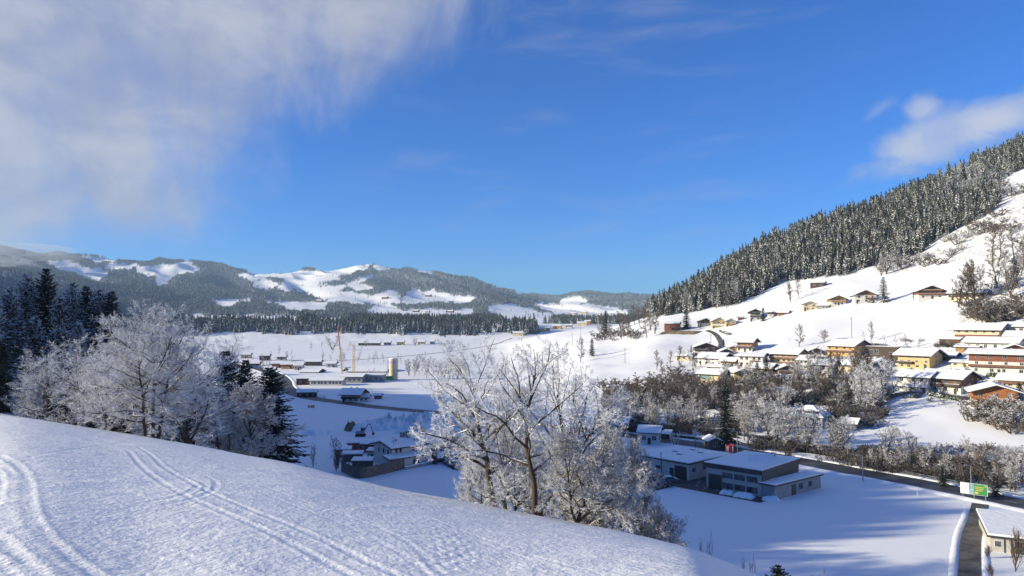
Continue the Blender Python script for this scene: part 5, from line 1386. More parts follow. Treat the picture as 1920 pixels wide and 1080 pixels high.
# ---- big farmhouse with annex, below the brow
def farm():
    zt = F0 + 5.4
    A, B, C_ = plane(706, 828, zt), plane(738, 843, zt), plane(827, 832, zt)
    c0 = plane(760, 868, F0)
    rz = math.atan2((plane(822, 862, F0) - plane(757, 872, F0)).y, (plane(822, 862, F0) - plane(757, 872, F0)).x)
    L0 = plane(735, 876, F0)
    P_ = empty('farmhouse', L0, rz, 'large white farmhouse with low snowy roof, vents and two fat chimneys', 'farmhouse')
    w, d, e = 13.2, 9.5, 5.0
    q = MB(); q.extrude([(0, -1), (0, e), (d / 2, e + d / 2 * .22 - .02), (d, e), (d, -1)], 0, w, 'x'); q.build('wall', M['white_p'], P_)
    rf, _ = roof_gable(P_, w, d, e, 12.4, 'x', 1.0, cx=w / 2, mat=M['roofdark'])
    q = MB(); q.box(w * .93 - 3.4, w * .93 + 1.2, -1.8, -.004, -1, e - .6); q.build('gate_wing', M['white_p'], P_)
    q = MB(); q.box(w * .93 - 3.7, w * .93 + 1.5, -2.2, .2, e - .6, e - .42); r2 = q.build('wing_roof', M['roofdark'], P_)
    q = MB(); q.box(w * .93 - 3.6, w * .93 + 1.4, -2.1, -.9, e - .42, e - .15); child('snow_cover', q.mesh('snow_cover', M['snow'], .05), r2)
    q = MB(); q.box(w * .93 - .9, w * .93 + .9, -1.87, -1.804, 0, 2.5); q.build('gate', M['darkmetal'], P_)
    for x_, z_ in ((w * .93 - .1, 3.1),): 
        q = MB(); q.box(x_ - 1.2, x_ + 1.2, -1.87, -1.804, z_, z_ + .8); q.build('window', M['glass'], P_)
    # low front annex
    q = MB(); q.box(-1.5, w * .62, -2.6, -.004, -1, 2.5); q.build('annex_wall', M['white_p'], P_)
    q = MB(); q.poly([(-3.0, -3.4, 2.5), (w * .66, -3.4, 2.5), (w * .66, -.02, 3.1), (-3.0, -.02, 3.1), (-3.0, -3.4, 2.7), (w * .66, -3.4, 2.7), (w * .66, -.02, 3.3), (-3.0, -.02, 3.3)], [(0, 3, 2, 1), (4, 5, 6, 7), (0, 1, 5, 4), (1, 2, 6, 5), (2, 3, 7, 6), (3, 0, 4, 7)])
    ar = q.build('annex_roof', M['roofdark'], P_)
    q = MB(); q.poly([(-2.9, -3.3, 2.71), (w * .65, -3.3, 2.71), (w * .65, -.1, 3.31), (-2.9, -.1, 3.31), (-2.9, -3.3, 2.98), (w * .65, -3.3, 2.98), (w * .65, -.1, 3.58), (-2.9, -.1, 3.58)], [(0, 3, 2, 1), (4, 5, 6, 7), (0, 1, 5, 4), (1, 2, 6, 5), (2, 3, 7, 6), (3, 0, 4, 7)])
    child('snow_cover', q.mesh('snow_cover', M['snow'], .05), ar)
    for f in (.40, .48): window(P_, w * f, -2.6, .7, .75, 1.3, 'f')
    for f in (.1, .2, .5): window(P_, w * f, 0, 3.6, .8, 1.0, 'f')
    for f in (.2, .45, .7): window(P_, 0, d * f, 3.2, .7, 1.2, 'l')
    for cx_, cy_, hh_ in ((w * .52, d * .6, 1.7), (w * .59, d * .45, 2.1)):
        q = MB(); q.box(cx_ - .55, cx_ + .55, cy_ - .5, cy_ + .5, e, e + 1.0 + hh_); q.box(cx_ - .62, cx_ + .62, cy_ - .57, cy_ + .57, e + 1.0 + hh_, e + 1.15 + hh_); q.build('chimney', M['concrete'], rf)
    for cx_, cy_ in ((w * .22, d * .3), (w * .12, d * .2), (w * .26, d * .35), (w * .6, d * .15), (w * .3, d * .6)):
        q = MB(); q.tube((cx_, cy_, e), (cx_, cy_, e + 1.5), .18); q.tube((cx_, cy_, e + 1.5), (cx_, cy_, e + 1.7), .28); q.build('vent_pipe', M['steel'], rf)
farm()
def gbox(name, label, cat, px, py, w, d, h, vr, wall, roofm='darkmetal', snow=.3, slope=0.0, windows=0, group=None, door=None):
    p = hit(px, py); P_ = empty(name, p, R(-math.degrees(math.atan2(p.x, p.y)) - vr), label, cat, group)
    q = MB(); q.extrude([(0, -1), (0, h), (d, h + slope * d), (d, -1)], -w / 2, w / 2, 'x'); q.build('wall', wall, P_)
    o_ = .35
    def slab(z0, z1, k): return MB().extrude([(-k, z0 - slope * k), (d + k, z0 + slope * (d + k)), (d + k, z1 + slope * (d + k)), (-k, z1 - slope * k)], -w / 2 - k, w / 2 + k, 'x')
    r = slab(h, h + .18, o_).build('roof', M[roofm], P_); child('snow_cover', slab(h + .18, h + .18 + snow, o_ - .06).mesh('snow_cover', M['snow'], .06), r)
    for k in range(windows): window(P_, -w / 2 + w * (k + .5) / windows, 0, h * .35, min(1.4, w / windows * .5), h * .4, 'f')
    if door:
        q = MB(); q.box(door[0] - door[1] / 2, door[0] + door[1] / 2, -.06, -.004, -.3, door[2]); q.build('door', M['darkmetal'], P_)
    return P_
gbox('storage_building', 'plain grey box building with snowy flat roof beside the parked cars', 'building', 851, 846, 7.0, 6, 4.0, 20, M['grey_p'], door=(1.5, 2.4, 2.6))
gbox('shed', 'red shed with open front behind the farmhouse', 'shed', 666, 846, 4.6, 3.4, 2.2, 8, M['red'], slope=.12, windows=2)
gbox('shed', 'grey and red shed right next to the red open fronted shed', 'shed', 690, 849, 4.6, 3.6, 2.3, 18, M['brown_w'], slope=.12, windows=2)
gbox('shed', 'open shelter with snowy roof left of the farmhouse', 'shed', 660, 866, 5.2, 3.4, 1.9, 6, M['grey_w'], slope=.05)
gbox('shed', 'low snow covered shed right behind the palisade fence', 'shed', 678, 880, 5.0, 3.4, 2.0, 10, M['grey_w'], slope=.06)
gbox('shed', 'small snowy shed at the far left behind the farmhouse fence', 'shed', 642, 858, 4.4, 3.2, 2.0, 4, M['brown_w'], slope=.1, windows=1)
gbox('shed', 'pale lean-to with snow roof between red shed and farmhouse', 'shed', 700, 862, 3.6, 3.0, 2.2, 12, M['white_p'], slope=.08, windows=1)
gbox('shed', 'low shed with thick snow roof behind the grey box building', 'shed', 868, 826, 7.5, 4, 2.6, 12, M['dark_w'], slope=.06)
gbox('workshop', 'grey workshop wing right of the long low workshop, near the silo', 'workshop', 700, 716, 13, 10, 4.0, 10, M['grey_p'], slope=.06, windows=4)
gbox('workshop', 'dark boarded store left of the long low workshop', 'workshop', 570, 722, 9, 8, 3.6, 10, M['dark_w'], slope=.06, windows=2)
# palisade fence, built board by board in one mesh
fp = [fl(640, 884), fl(671, 897), fl(715, 890), fl(758, 879)]
mb = MB(); L = smooth_line(fp, .28); rr_ = random.Random(4)
for a, b_ in zip(L, L[1:]):
    d = (b_ - a); hh_ = 2.7 + rr_.uniform(-.12, .12); ang = math.atan2(d.y, d.x); mb.box(a.x, a.x + d.length * .93, a.y - .04, a.y + .04, F0 - .5, F0 + hh_, ang, (a.x, a.y))
fb = mb.build('palisade_fence', M['grey_w']); tag(fb, 'tall dark board fence in front of the big farmhouse', 'fence')
for k in range(0, len(L) - 1, 9):
    q = MB(); q.box(L[k].x - .08, L[k].x + .08, L[k].y + .08, L[k].y + .24, F0 - .5, F0 + 2.9); q.build('post', M['dark_w'], fb)
mb = MB(); a, b_ = fl(760, 881), fl(815, 869); d = b_ - a; ang = math.atan2(d.y, d.x); mb.box(a.x, a.x + d.length, a.y - .12, a.y + .12, F0 - .2, F0 + .7, ang, (a.x, a.y)); wl = mb.build('garden_wall', M['concrete']); tag(wl, 'low wall with snow on top in front of the farmhouse door', 'wall')
ms = MB(); ms.box(a.x, a.x + d.length, a.y - .16, a.y + .16, F0 + .7, F0 + .92, ang, (a.x, a.y)); ms.build('snow_cover', M['snow'], wl, .05)

# ---- farm and works on the middle of the valley floor
H('brown and white chalet beside the curved road', 641, 672, 754, 739, 'white_p', 'brown_w', .42, 10, 20, 'x', 20, 1.6, 3, 2, [(.45, 0, 1)], balm='dark_w', chim=2)
H('small white wing with round roof joined right of the roadside chalet', 674, 690, 753, 745, 'white_p', None, 1, 6, 10, 'x', 18, .8, 2, 1, None, chim=0, name='annex', cat='annex')
H('small dark field shed right of the roadside chalet', 702, 713, 748, 742, 'brown_w', None, 1, 4, 14, 'x', 16, .6, 1, 1, None, chim=0, name='shed', cat='shed', win_r=0)
H('low dark shed group with pale gable left of the roadside chalet', 558, 592, 744, 736, 'dark_w', None, 1, 6, 6, 'x', 16, .6, 3, 1, None, chim=0, name='shed', cat='shed')
H('long white low workshop with a row of dark windows', 582, 640, 723, 714, 'white_p', None, 1, 11, 14, 'x', 12, .8, 9, 1, None, chim=0, name='workshop', cat='workshop')
H('workshop hall with snowy roof right of the long low workshop', 640, 678, 718, 707, 'grey_p', None, 1, 14, 16, 'x', 10, .8, 4, 1, None, chim=0, name='workshop', cat='workshop')
H('dark timber hall at the left end of the works', 565, 596, 707, 698, 'dark_w', None, 1, 16, 20, 'x', 12, 1, 3, 1, None, chim=0, name='hall', cat='hall', depth=540)
H('second dark timber hall right behind the left end of the works', 600, 640, 705, 696, 'dark_w', None, 1, 16, 20, 'x', 12, 1, 3, 1, None, chim=0, name='hall', cat='hall', depth=560)
H('widest hall of the works with huge snowy roof in the sun', 655, 722, 706, 697, 'dark_w', None, 1, 34, 14, 'x', 9, 1.2, 5, 1, None, chim=0, name='hall', cat='hall', depth=545)
gbox('container', 'green container at the foot of the silo', 'container', 726, 713, 4.5, 2.6, 2.4, 8, M['green'])
# silo
p = hit(737, 712); P_ = empty('silo', p, 0, 'round pale yellow silo tower with violet band', 'silo')
q = MB(); q.tube((0, 0, -1), (0, 0, 13.6), 2.7, 2.7, 24); q.build('body', M['silo'], P_)
q = MB(); q.tube((0, 0, 13.6), (0, 0, 14.2), 2.8, 2.2, 24); q.build('snow_cap', M['snow'], P_)
q = MB(); q.tube((0, 0, 10.4), (0, 0, 12.0), 2.74, 2.74, 24); q.build('band', mat_plain('violet_band', (0.42, 0.34, 0.48), .6, .1), P_)
q = MB(); q.tube((3.1, 0, -1), (3.1, 0, 17.5), .18, .14, 6); q.tube((3.1, 0, 9), (2.5, 0, 9), .08, .08, 4); q.build('pipe', M['darkmetal'], P_)
q = MB(); q.tube((-3.6, .5, -1), (-3.6, .5, 13), .3, .3, 6); q.build('stair_shaft', M['grey_p'], P_)
# cranes
def lattice(parent, name, p0, p1, s0, s1, n, mat, r=.09):
    p0, p1 = Vector(p0), Vector(p1); ax = (p1 - p0).normalized(); a = ax.cross(Vector((0, 1, 0.01))).normalized(); b_ = ax.cross(a)
    q = MB(); prev = None
    for k in range(n + 1):
        f = k / n; c_ = p0.lerp(p1, f); s = s0 + (s1 - s0) * f
        cs = [c_ + a * s + b_ * s, c_ - a * s + b_ * s, c_ - a * s - b_ * s, c_ + a * s - b_ * s]
        if prev:
            for i in range(4): q.tube(prev[i], cs[i], r, n=4); q.tube(prev[i], cs[(i + 1) % 4], r * .6, n=4)
        for i in range(4): q.tube(cs[i], cs[(i + 1) % 4], r * .6, n=4)
        prev = cs
    return q.build(name, mat, parent)
p = hit(643, 716); D = p.y; P_ = empty('mobile_crane', p, 0, 'mobile crane with long red and yellow boom leaning left', 'crane')
tip = Vector((-(643 - 631) / FPX * D, 2, (716 - 612) / FPX * D))
lattice(P_, 'boom', Vector((0, 0, 2)) + (tip - Vector((0, 0, 2))) * .0, Vector((0, 0, 2)).lerp(tip, .55), .36, .32, 14, M['yellow'], .10)
lattice(P_, 'jib', Vector((0, 0, 2)).lerp(tip, .55), tip, .30, .18, 12, M['orange'], .11)
q = MB(); q.box(-3, 3.4, -1.3, 1.3, .7, 1.8); q.box(1.6, 3.2, -1.2, 1.2, 1.8, 2.9); q.build('carrier', M['yellow'], P_, .05)
for x_ in (-2.3, -.9, 1.0, 2.4):
    q = MB(); q.tube((x_, -1.35, .55), (x_, 1.35, .55), .55, n=12); q.build('wheel', M['rubber'], P_)
q = MB(); q.tube(tip, tip + Vector((0, 0, -6)), .05, n=4); q.tube(tip + Vector((0, 0, -6)), tip + Vector((0, 0, -6.8)), .25, n=6); q.build('hook_cable', M['darkmetal'], P_)
p = hit(663, 712); p.z = F0; D = p.y; P_ = empty('tower_crane', p, 0, 'pale yellow lattice crane mast with a thin spike on top', 'crane')
ht = (712 - 648) / FPX * D
lattice(P_, 'mast', (0, 0, 0), (0, 0, ht), .6, .6, 16, M['yellow'], .075)
lattice(P_, 'counter_jib', (0, 0, ht), (-4, 2, ht + .3), .3, .25, 4, M['yellow'], .06)
q = MB(); q.tube((0, 0, ht), (0, 0, ht + 3.4), .12, .05, 5); q.build('top_spike', M['steel'], P_)
q = MB(); q.box(-.9, .9, -.9, .9, ht - 1.6, ht); q.build('cab', M['frame'], P_)

# farms at the far edge of the meadow, on the spur and across the valley
FG = 'farm buildings at the far edge of the sunny meadow'
for i, (x0, x1, yb, ye, wl, up, lab) in enumerate([
    (672, 688, 648, 643, 'dark_w', None, 'dark barn, leftmost building at the far edge of the meadow'),
    (690, 712, 648, 643, 'grey_w', None, 'long grey barn at the far edge of the meadow behind a round tree'),
    (720, 732, 647, 642, 'white_p', 'brown_w', 'white and brown farmhouse at the far edge of the meadow'),
    (744, 757, 647, 641, 'yellow_p', None, 'yellow farmhouse at the far edge of the meadow'),
    (783, 796, 646, 641, 'cream_p', None, 'cream farmhouse right of the round white tree at the meadow edge'),
    (806, 814, 645, 640, 'white_p', None, 'small white chapel-like house, rightmost at the meadow edge')]):
    H(lab, x0, x1, yb, ye, wl, up, .5, 10, 8, 'x', 24, 1.0, 2, 1, None, group=FG, chim=0, hmin=3.4, low=1)
SG = 'houses on the spur above the middle trees'
for i, (x0, x1, yb, ye, wl, up, lab) in enumerate([
    (1002, 1016, 622, 616, 'cream_p', None, 'cream house, left of the pair on the spur'),
    (1016, 1030, 621, 615, 'yellow_p', None, 'yellow house right beside the cream house on the spur'),
    (1036, 1052, 617, 611, 'amber_p', None, 'amber house in the middle of the spur'),
    (1060, 1072, 615, 610, 'white_p', 'brown_w', 'small brown and white house between amber house and long house on the spur'),
    (1082, 1100, 611, 605, 'cream_p', None, 'long cream house near the top of the spur'),
    (1096, 1107, 609, 602, 'orange_w', None, 'orange house, highest on the spur beside a dark spruce'),
    (985, 998, 626, 620, 'white_p', None, 'small white house at the lower end of the spur'),
    (962, 980, 630, 624, 'cream_p', None, 'pale house behind the upper twigs of the middle trees')]):
    H(lab, x0, x1, yb, ye, wl, up, .5, 9, 10, 'x', 22, 1.0, 2, 1, None, group=SG, chim=0, hmin=3.2, low=1.5)
VG = 'houses of the hamlet beyond the left wood'
for i, (x0, x1, yb, ye, wl, up, lab) in enumerate([
    (510, 526, 690, 683, 'orange_w', None, 'orange fronted house left in the hamlet by the road bend'),
    (528, 548, 692, 684, 'yellow_p', 'orange_w', 'house with orange upper floor in the middle of the hamlet'),
    (552, 566, 694, 687, 'white_p', None, 'white house right of the orange houses in the hamlet'),
    (573, 600, 686, 679, 'grey_w', None, 'long low barn behind the hamlet'),
    (487, 503, 676, 667, 'dark_w', None, 'dark house at the left end of the hamlet'),
    (470, 484, 690, 682, 'white_p', 'brown_w', 'brown and white house behind the tip of the pointed spruce'),
    (612, 628, 690, 684, 'white_p', None, 'small white house right behind the long low barn'),
    (496, 512, 704, 696, 'white_p', None, 'white house on the inside of the road bend'),
    (452, 468, 672, 665, 'cream_p', None, 'cream house farthest left beyond the left wood'),
    (520, 534, 676, 670, 'white_p', 'brown_w', 'small brown house at the back of the hamlet')]):
    H(lab, x0, x1, yb, ye, wl, up, .5, 9, 12, 'x', 20, 1.0, 2, 1, None, group=VG, chim=0, hmin=3.6, low=1)
MG = 'distant farmhouses on the mountain pastures'
for i, (px, py, wl, lab) in enumerate([
    (600, 566, 'brown_w', 'tiny brown farm on the left mountain pasture'), (722, 560, 'brown_w', 'tiny farm on the pasture under the rounded summit'), (780, 585, 'dark_w', 'tiny dark farm on the broad pasture below the wood strip'),
    (800, 586, 'white_p', 'tiny white farm right of the tiny dark farm on the broad pasture'), (845, 586, 'brown_w', 'tiny farm at the right end of the broad pasture'), (803, 556, 'brown_w', 'tiny farm on the right upper pasture'),
    (1075, 590, 'white_p', 'tiny white farm in the side valley'), (1095, 588, 'yellow_p', 'tiny yellow farm in the side valley'), (1122, 590, 'white_p', 'tiny white farm at the right of the side valley'), (405, 586, 'white_p', 'tiny white farm on the strip meadow above the dark forest belt')]):
    p = hit(px, py); s = max(1.0, p.y / 2000)
    P_ = empty('farmhouse', p, R(-20), lab, 'farmhouse', MG, s)
    q = MB(); q.extrude([(-5, -2), (-5, 4), (0, 6), (5, 4), (5, -2)], -8, 8, 'x'); q.build('wall', M[wl], P_)
    roof_gable(P_, 16, 10, 4, 22, 'x', 1.0, 0, -5, snow=.5)
# ---------------------------------------------------------------- smaller bare trees, shrubs and lone conifers
MINR = 0.028
MED = lambda a, b_, c_: [(a, 4, .14, 48, 12, 1, .12, .14, .5), (b_, 3, .15, 42, 14, .55, .15, .1, .55), (c_, 2, .12, 42, 16, .55, .18, .05, .6), (4, 1, .1, 40, 18, .6, .2, 0, .7)]
def med(name, seed, tw, bk, trunks=None, spread=.34, H=10, lv=(15, 7, 6), lo=.05):
    return tree_proto(name, seed, trunks or ([(0, 0, 0)], [(.03, .02, 1)], [.95], [1]), MED(*lv), H, crown_round(spread, lo), .17, tw, bk, .09)
T3 = ([(0, 0, 0), (.2, .1, 0), (-.2, .1, 0)], [(.25, .1, 1), (-.3, 0, 1), (.05, -.3, 1)], [.95, .85, .9], [1, .8, .8])
T6 = ([(math.cos(k) * .4, math.sin(k) * .4, 0) for k in range(6)], [(math.cos(k) * .75, math.sin(k) * .75, 1) for k in range(6)], [.8, .9, .7, .95, .85, .75], [.6] * 6)
md_white = [med('frosted_tree', 81, M['twig_white'], M['bark'], None, .36, 10, (15, 8, 6)), med('frosted_tree', 82, M['twig_white'], M['bark'], T3, .28, 10, (9, 7, 5))]
md_mid = [med('frosted_tree', 83, M['twig_mid'], M['bark'], None, .30), med('frosted_tree', 84, M['twig_mid'], M['bark'], T3, .25, 10, (8, 7, 5))]
md_dark = [med('bare_tree', 85, M['twig_dark'], M['bark_plain'], None, .27), med('bare_tree', 86, M['twig_dark'], M['bark_plain'], T3, .24, 10, (8, 6, 5))]
md_brown = [med('bare_tree', 87, M['twig_brown'], M['bark_plain'], None, .28), med('bare_tree', 88, M['twig_brown'], M['bark_plain'], T3, .25, 10, (8, 7, 5))]
bs_brown = [med('shrub', 90, M['twig_brown'], M['bark_plain'], T6, .30, 4, (6, 6, 5), .02)]
bs_white = [med('shrub', 91, M['twig_mid'], M['bark_plain'], T6, .30, 4, (6, 6, 5), .02)]
bs_up = [tree_proto('shrub', 93, ([(0, 0, 0)], [(.0, .0, 1)], [.9], [1]), [(26, 4, .03, 24, 7, 1, .08, .3, .5), (6, 3, .2, 26, 9, .5, .1, .3, .55), (5, 2, .12, 30, 12, .55, .12, .2, .6)], 5, crown_round(.75, .0), .10, M['twig_brown'], M['bark_plain'], .05)]
rust_t = [med('bare_tree', 92, M['twig_rust'], M['bark_plain'], None, .42, 10, (17, 8, 6), .1)]
_H = {}
def ph(pr):
    k = pr[1].name
    if k not in _H:
        zs = np.empty(len(pr[1].vertices) * 3, np.float32); pr[1].vertices.foreach_get('co', zs); _H[k] = float(np.percentile(zs[2::3], 99.9))
    return _H[k]
rv = random.Random(21)
def plant(px, py, hpx, protos, label, group=None, wide=1.0, name='bare_tree', cat='tree', hm=None, sink=.2):
    p = hit(px, py); pr = rv.choice(protos); h = hm or hpx / FPX * p.y; s = h / ph(pr)
    return later(name, pr, p, rv.uniform(0, 6.28), (s * wide, s * wide, s), label, cat, group, sink)
QUEUE = []
def later(name, pr, p, rz, s, label, cat, group, sink):
    if group is None or cat == 'shrub': return put_tree(name, pr, p, rz, s, label, cat, group, sink, ('stem' if cat == 'shrub' else 'trunk', 'crown'))
    QUEUE.append((s[2] * ph(pr) / p[1], name, pr, p, rz, s, label, cat, group, sink))
def flush():
    """the largest looking bare trees stand as trees of their own, the rest as one mass"""
    QUEUE.sort(key=lambda q: -q[0])
    for q in QUEUE[:262]: put_tree(*q[1:])
    rest = QUEUE[262:]
    print('bare tree mass', len(rest))
    (tv, tf), (cv, cf) = SMALL
    Vs, Fs, off = [], [], 0
    pv = np.concatenate([tv, cv]); pf = np.concatenate([tf.reshape(-1, 4), cf.reshape(-1, 4) + len(tv)])
    H_ = float(np.percentile(pv[:, 2], 99.9))
    for q in rest:
        h = q[5][2] * ph(q[2]); k = h / H_; w = k * q[5][0] / q[5][2]; a = q[4]; p = q[3]
        x = (pv[:, 0] * math.cos(a) - pv[:, 1] * math.sin(a)) * w + p[0]; y = (pv[:, 0] * math.sin(a) + pv[:, 1] * math.cos(a)) * w + p[1]
        Vs.append(np.stack([x, y, pv[:, 2] * k + p[2] - .2], -1)); Fs.append(pf + off); off += len(pv)
    o = bpy.data.objects.new('bare_tree_woods', np_mesh('bare_tree_woods', np.concatenate(Vs), np.concatenate(Fs), M['twig_mid'])); COL.objects.link(o)
    tag(o, 'small leafless frosted trees thinly filling banks, forest and meadows', 'woods', None, 'stuff')
MINR = 0.05
SMALL = bare_tree(99, ([(0, 0, 0)], [(.03, .02, 1)], [.95], [1]), [(10, 4, .14, 48, 12, 1, .12, .14, .5), (5, 2, .15, 42, 14, .55, .15, .1, .55), (5, 1, .12, 42, 16, .55, .18, .05, .6), (3, 1, .1, 40, 18, .6, .2, 0, .7)], 10, crown_round(.30, .05), .17, .09)
MINR = 0.028
def band(n, poly, h0, h1, protos, label, group, wide=1.0, name='bare_tree', cat='tree', mind=5, tries=60):
    """n plants spread over an area outlined on the land; h in photo pixels"""
    xs = [q[0] for q in poly]; ys = [q[1] for q in poly]; done = []
    for _ in range(n * tries):
        if len(done) >= n: break
        px, py = rv.uniform(min(xs), max(xs)), rv.uniform(min(ys), max(ys))
        if not inpoly(np.array([px]), np.array([py]), poly)[0]: continue
        if any(abs(px - a) < mind and abs(py - b_) < mind * .5 for a, b_ in done): continue
        done.append((px, py)); plant(px, py, rv.uniform(h0, h1), protos, label, group, wide * rv.uniform(.85, 1.2), name, cat)
    return len(done)
cnt = 0
cnt += band(42, [(1130, 800), (1180, 806), (1330, 806), (1335, 790), (1240, 782), (1130, 776)], 40, 62, md_dark + md_mid, 'grey bare tree in the dense belt behind the white cottage', 'bare trees in the belt behind the white cottage')
cnt += band(20, [(1145, 776), (1240, 782), (1340, 770), (1340, 745), (1260, 750), (1150, 750)], 28, 44, md_brown + md_dark, 'brownish bare tree at the foot of the sunny bank', 'brownish trees at the foot of the bank')
cnt += band(20, [(1375, 815), (1480, 834), (1478, 812), (1465, 796), (1380, 790)], 50, 80, md_white + md_mid, 'tall hoarfrosted tree between lone spruce and villa', 'hoarfrosted trees in front of the villa')
cnt += band(6, [(1480, 840), (1590, 846), (1590, 826), (1480, 826)], 36, 62, md_white, 'white frosted tree between the railway and the hip roofed villa', 'white trees below the villa')
cnt += band(15, [(1395, 834), (1500, 850), (1600, 862), (1600, 850), (1500, 838), (1395, 822)], 45, 90, md_mid, 'frosted grey tree beside the river left of the shaded railway bend', 'frosted trees along the river')
cnt += band(30, [(1380, 785), (1480, 790), (1500, 760), (1640, 790), (1660, 745), (1560, 735), (1400, 735)], 40, 66, md_brown + md_mid, 'tall brown bare tree in the thicket on the bank above the villa', 'bare trees of the thicket on the bank')
cnt += band(16, [(1470, 745), (1650, 745), (1640, 705), (1490, 705)], 45, 72, md_brown + md_dark, 'bare tree in the upper thicket in front of the village houses', 'bare trees in front of the village houses')
cnt += band(9, [(1590, 785), (1660, 770), (1668, 735), (1620, 730)], 55, 80, md_white, 'white frosted tree at the right edge of the thicket above the steep snow field', 'white frosted trees at the right edge of the thicket')
cnt += band(24, [(1610, 880), (1920, 922), (1920, 902), (1620, 866)], 28, 62, md_dark + md_brown, 'dark bare tree between the main road and the railway', 'dark bare trees between road and railway')
cnt += band(9, [(1640, 852), (1920, 876), (1920, 866), (1640, 846)], 25, 60, md_mid + md_dark, 'thin frosted tree just beyond the railway', 'thin trees beyond the railway')
cnt += band(5, [(1860, 925), (1920, 935), (1920, 905), (1865, 900)], 55, 80, md_dark, 'tall dark bare tree right of the green and white billboard', 'tall dark trees right of the billboard')
cnt += band(11, [(1340, 690), (1440, 730), (1450, 745), (1350, 735)], 26, 46, md_brown + md_mid, 'bare tree below the glass fronted and lemon yellow houses', 'bare trees below the glass fronted house')
cnt += band(9, [(1200, 692), (1300, 668), (1310, 690), (1260, 720)], 22, 42, md_brown, 'brown bare tree on the slope left of the glass fronted house', 'brown trees on the slope left of the village')
band(34, [(1112, 722), (1190, 722), (1260, 700), (1335, 725), (1330, 745), (1220, 752), (1120, 735)], 16, 30, bs_brown, 'brown shrub on the sunny bank left of the glass fronted house', 'brown shrubs on the sunny bank', 1.3, 'shrub', 'shrub', 8)
band(20, [(1810, 792), (1900, 815), (1925, 800), (1925, 775), (1830, 765)], 26, 44, bs_white + bs_brown, 'big frosted shrub on the steep snow field below the orange gabled house', 'big shrubs on the steep snow field', 1.15, 'shrub', 'shrub', 9)
band(46, [(1690, 850), (1925, 868), (1925, 846), (1700, 838)], 8, 18, bs_brown + bs_white, 'low scrubby shrub on the broken snow beyond the railway', 'low shrubs beyond the railway', 1.4, 'shrub', 'shrub', 6)
band(60, SCRUB[8:], 10, 24, bs_brown + bs_white, 'brown shrub on the open slope right of the hillside forest', 'brown shrubs on the open slope right of the forest', 1.5, 'shrub', 'shrub', 7)
band(26, SCRUB[:9] + [(1873, 430), (1760, 495), (1690, 510)], 10, 22, bs_brown + bs_white, 'frosted shrub under the right edge of the hillside forest', 'shrubs under the right edge of the hillside forest', 1.3, 'shrub', 'shrub', 7)
band(26, [(1800, 600), (1825, 575), (1925, 570), (1925, 610), (1870, 612)], 12, 30, bs_brown + bs_brown + bs_white, 'dense shrub on the rocky bank above the long roofed cream chalet', 'shrubs on the rocky bank', 1.3, 'shrub', 'shrub', 7)
cnt += band(12, [(1840, 560), (1925, 565), (1925, 470), (1860, 480)], 50, 85, md_mid + md_brown, 'tall thin bare tree at the right edge above the village', 'tall thin trees at the right edge')
cnt += band(5, [(1795, 575), (1835, 575), (1835, 560), (1800, 560)], 55, 78, md_brown, 'thin bare birch beside the highest chalet', 'thin birches beside the highest chalet')
cnt += band(13, [(1650, 500), (1690, 498), (1690, 512), (1650, 520)], 22, 40, md_brown + md_mid, 'frosted brown tree at the lower corner of the hillside forest', 'brown trees at the lower corner of the forest')
cnt += band(16, [(1240, 592), (1300, 588), (1380, 576), (1400, 566), (1380, 560), (1240, 580)], 26, 48, md_mid + md_brown, 'frosted bare tree along the lower left edge of the hillside forest', 'bare trees along the lower left edge of the forest')
cnt += band(10, [(1180, 632), (1230, 620), (1240, 590), (1190, 590)], 26, 42, md_brown, 'brown bare tree on the spur left of the red brown barn', 'brown trees on the spur left of the barn')
cnt += band(12, [(1122, 640), (1180, 634), (1190, 618), (1120, 615)], 26, 40, md_brown + md_dark, 'bare tree beside the spruce on the spur', 'bare trees beside the spruce on the spur')
band(14, [(1110, 640), (1190, 640), (1200, 628), (1120, 625)], 9, 16, bs_brown, 'small shrub on the rim of the spur', 'small shrubs on the rim of the spur', 1.3, 'shrub', 'shrub', 6)
# middle of the valley
cnt += band(26, [(760, 708), (870, 712), (880, 700), (770, 694)], 24, 36, md_white + md_mid, 'frosted tree in the sunny row right of the silo', 'frosted trees in the row right of the silo')
cnt += band(16, [(600, 682), (760, 684), (760, 674), (610, 672)], 12, 22, md_white, 'low frosted tree behind the halls of the works', 'frosted trees behind the works')
cnt += band(8, [(648, 716), (722, 712), (722, 708), (650, 709)], 14, 22, md_mid, 'frosted tree in front of the widest hall', 'frosted trees in front of the widest hall')
cnt += band(18, [(455, 690), (500, 700), (570, 672), (560, 660), (480, 662)], 10, 20, md_white + md_mid, 'frosted garden tree in the hamlet beyond the left wood', 'garden trees in the hamlet')
cnt += band(10, [(690, 660), (600, 668), (560, 655), (640, 648)], 7, 15, md_white, 'small frosted tree on the meadow behind the works', 'small frosted trees on the meadow behind the works')
plant(623, 656, 30, md_white, 'round frosted tree behind the tip of the red crane boom', None, 1.5)
plant(778, 648, 16, md_white, 'small round white tree at the far edge of the meadow', None, 1.6)
plant(686, 650, 14, md_mid, 'grey round tree among the farm buildings at the far edge of the meadow', None, 1.4)
plant(608, 754, 16, md_white, 'small frosted tree beside the roadside chalet', None, 1.0)
plant(1498, 650, 44, md_brown, 'lone round bare tree on the snow left of the red leaved tree', None, 1.15)
plant(1546, 641, 27, rust_t, 'small tree still carrying red brown leaves above the amber house', None, 1.3, hm=7.5)
plant(1633, 641, 40, md_brown, 'thin bare tree on the snow right of the tall red pole', None, .8)
plant(1482, 566, 40, md_brown, 'bare tree left of the low dark cabin', None, .9)
plant(1498, 558, 42, md_brown, 'second bare tree left of the low dark cabin, nearer to it', None, .9)
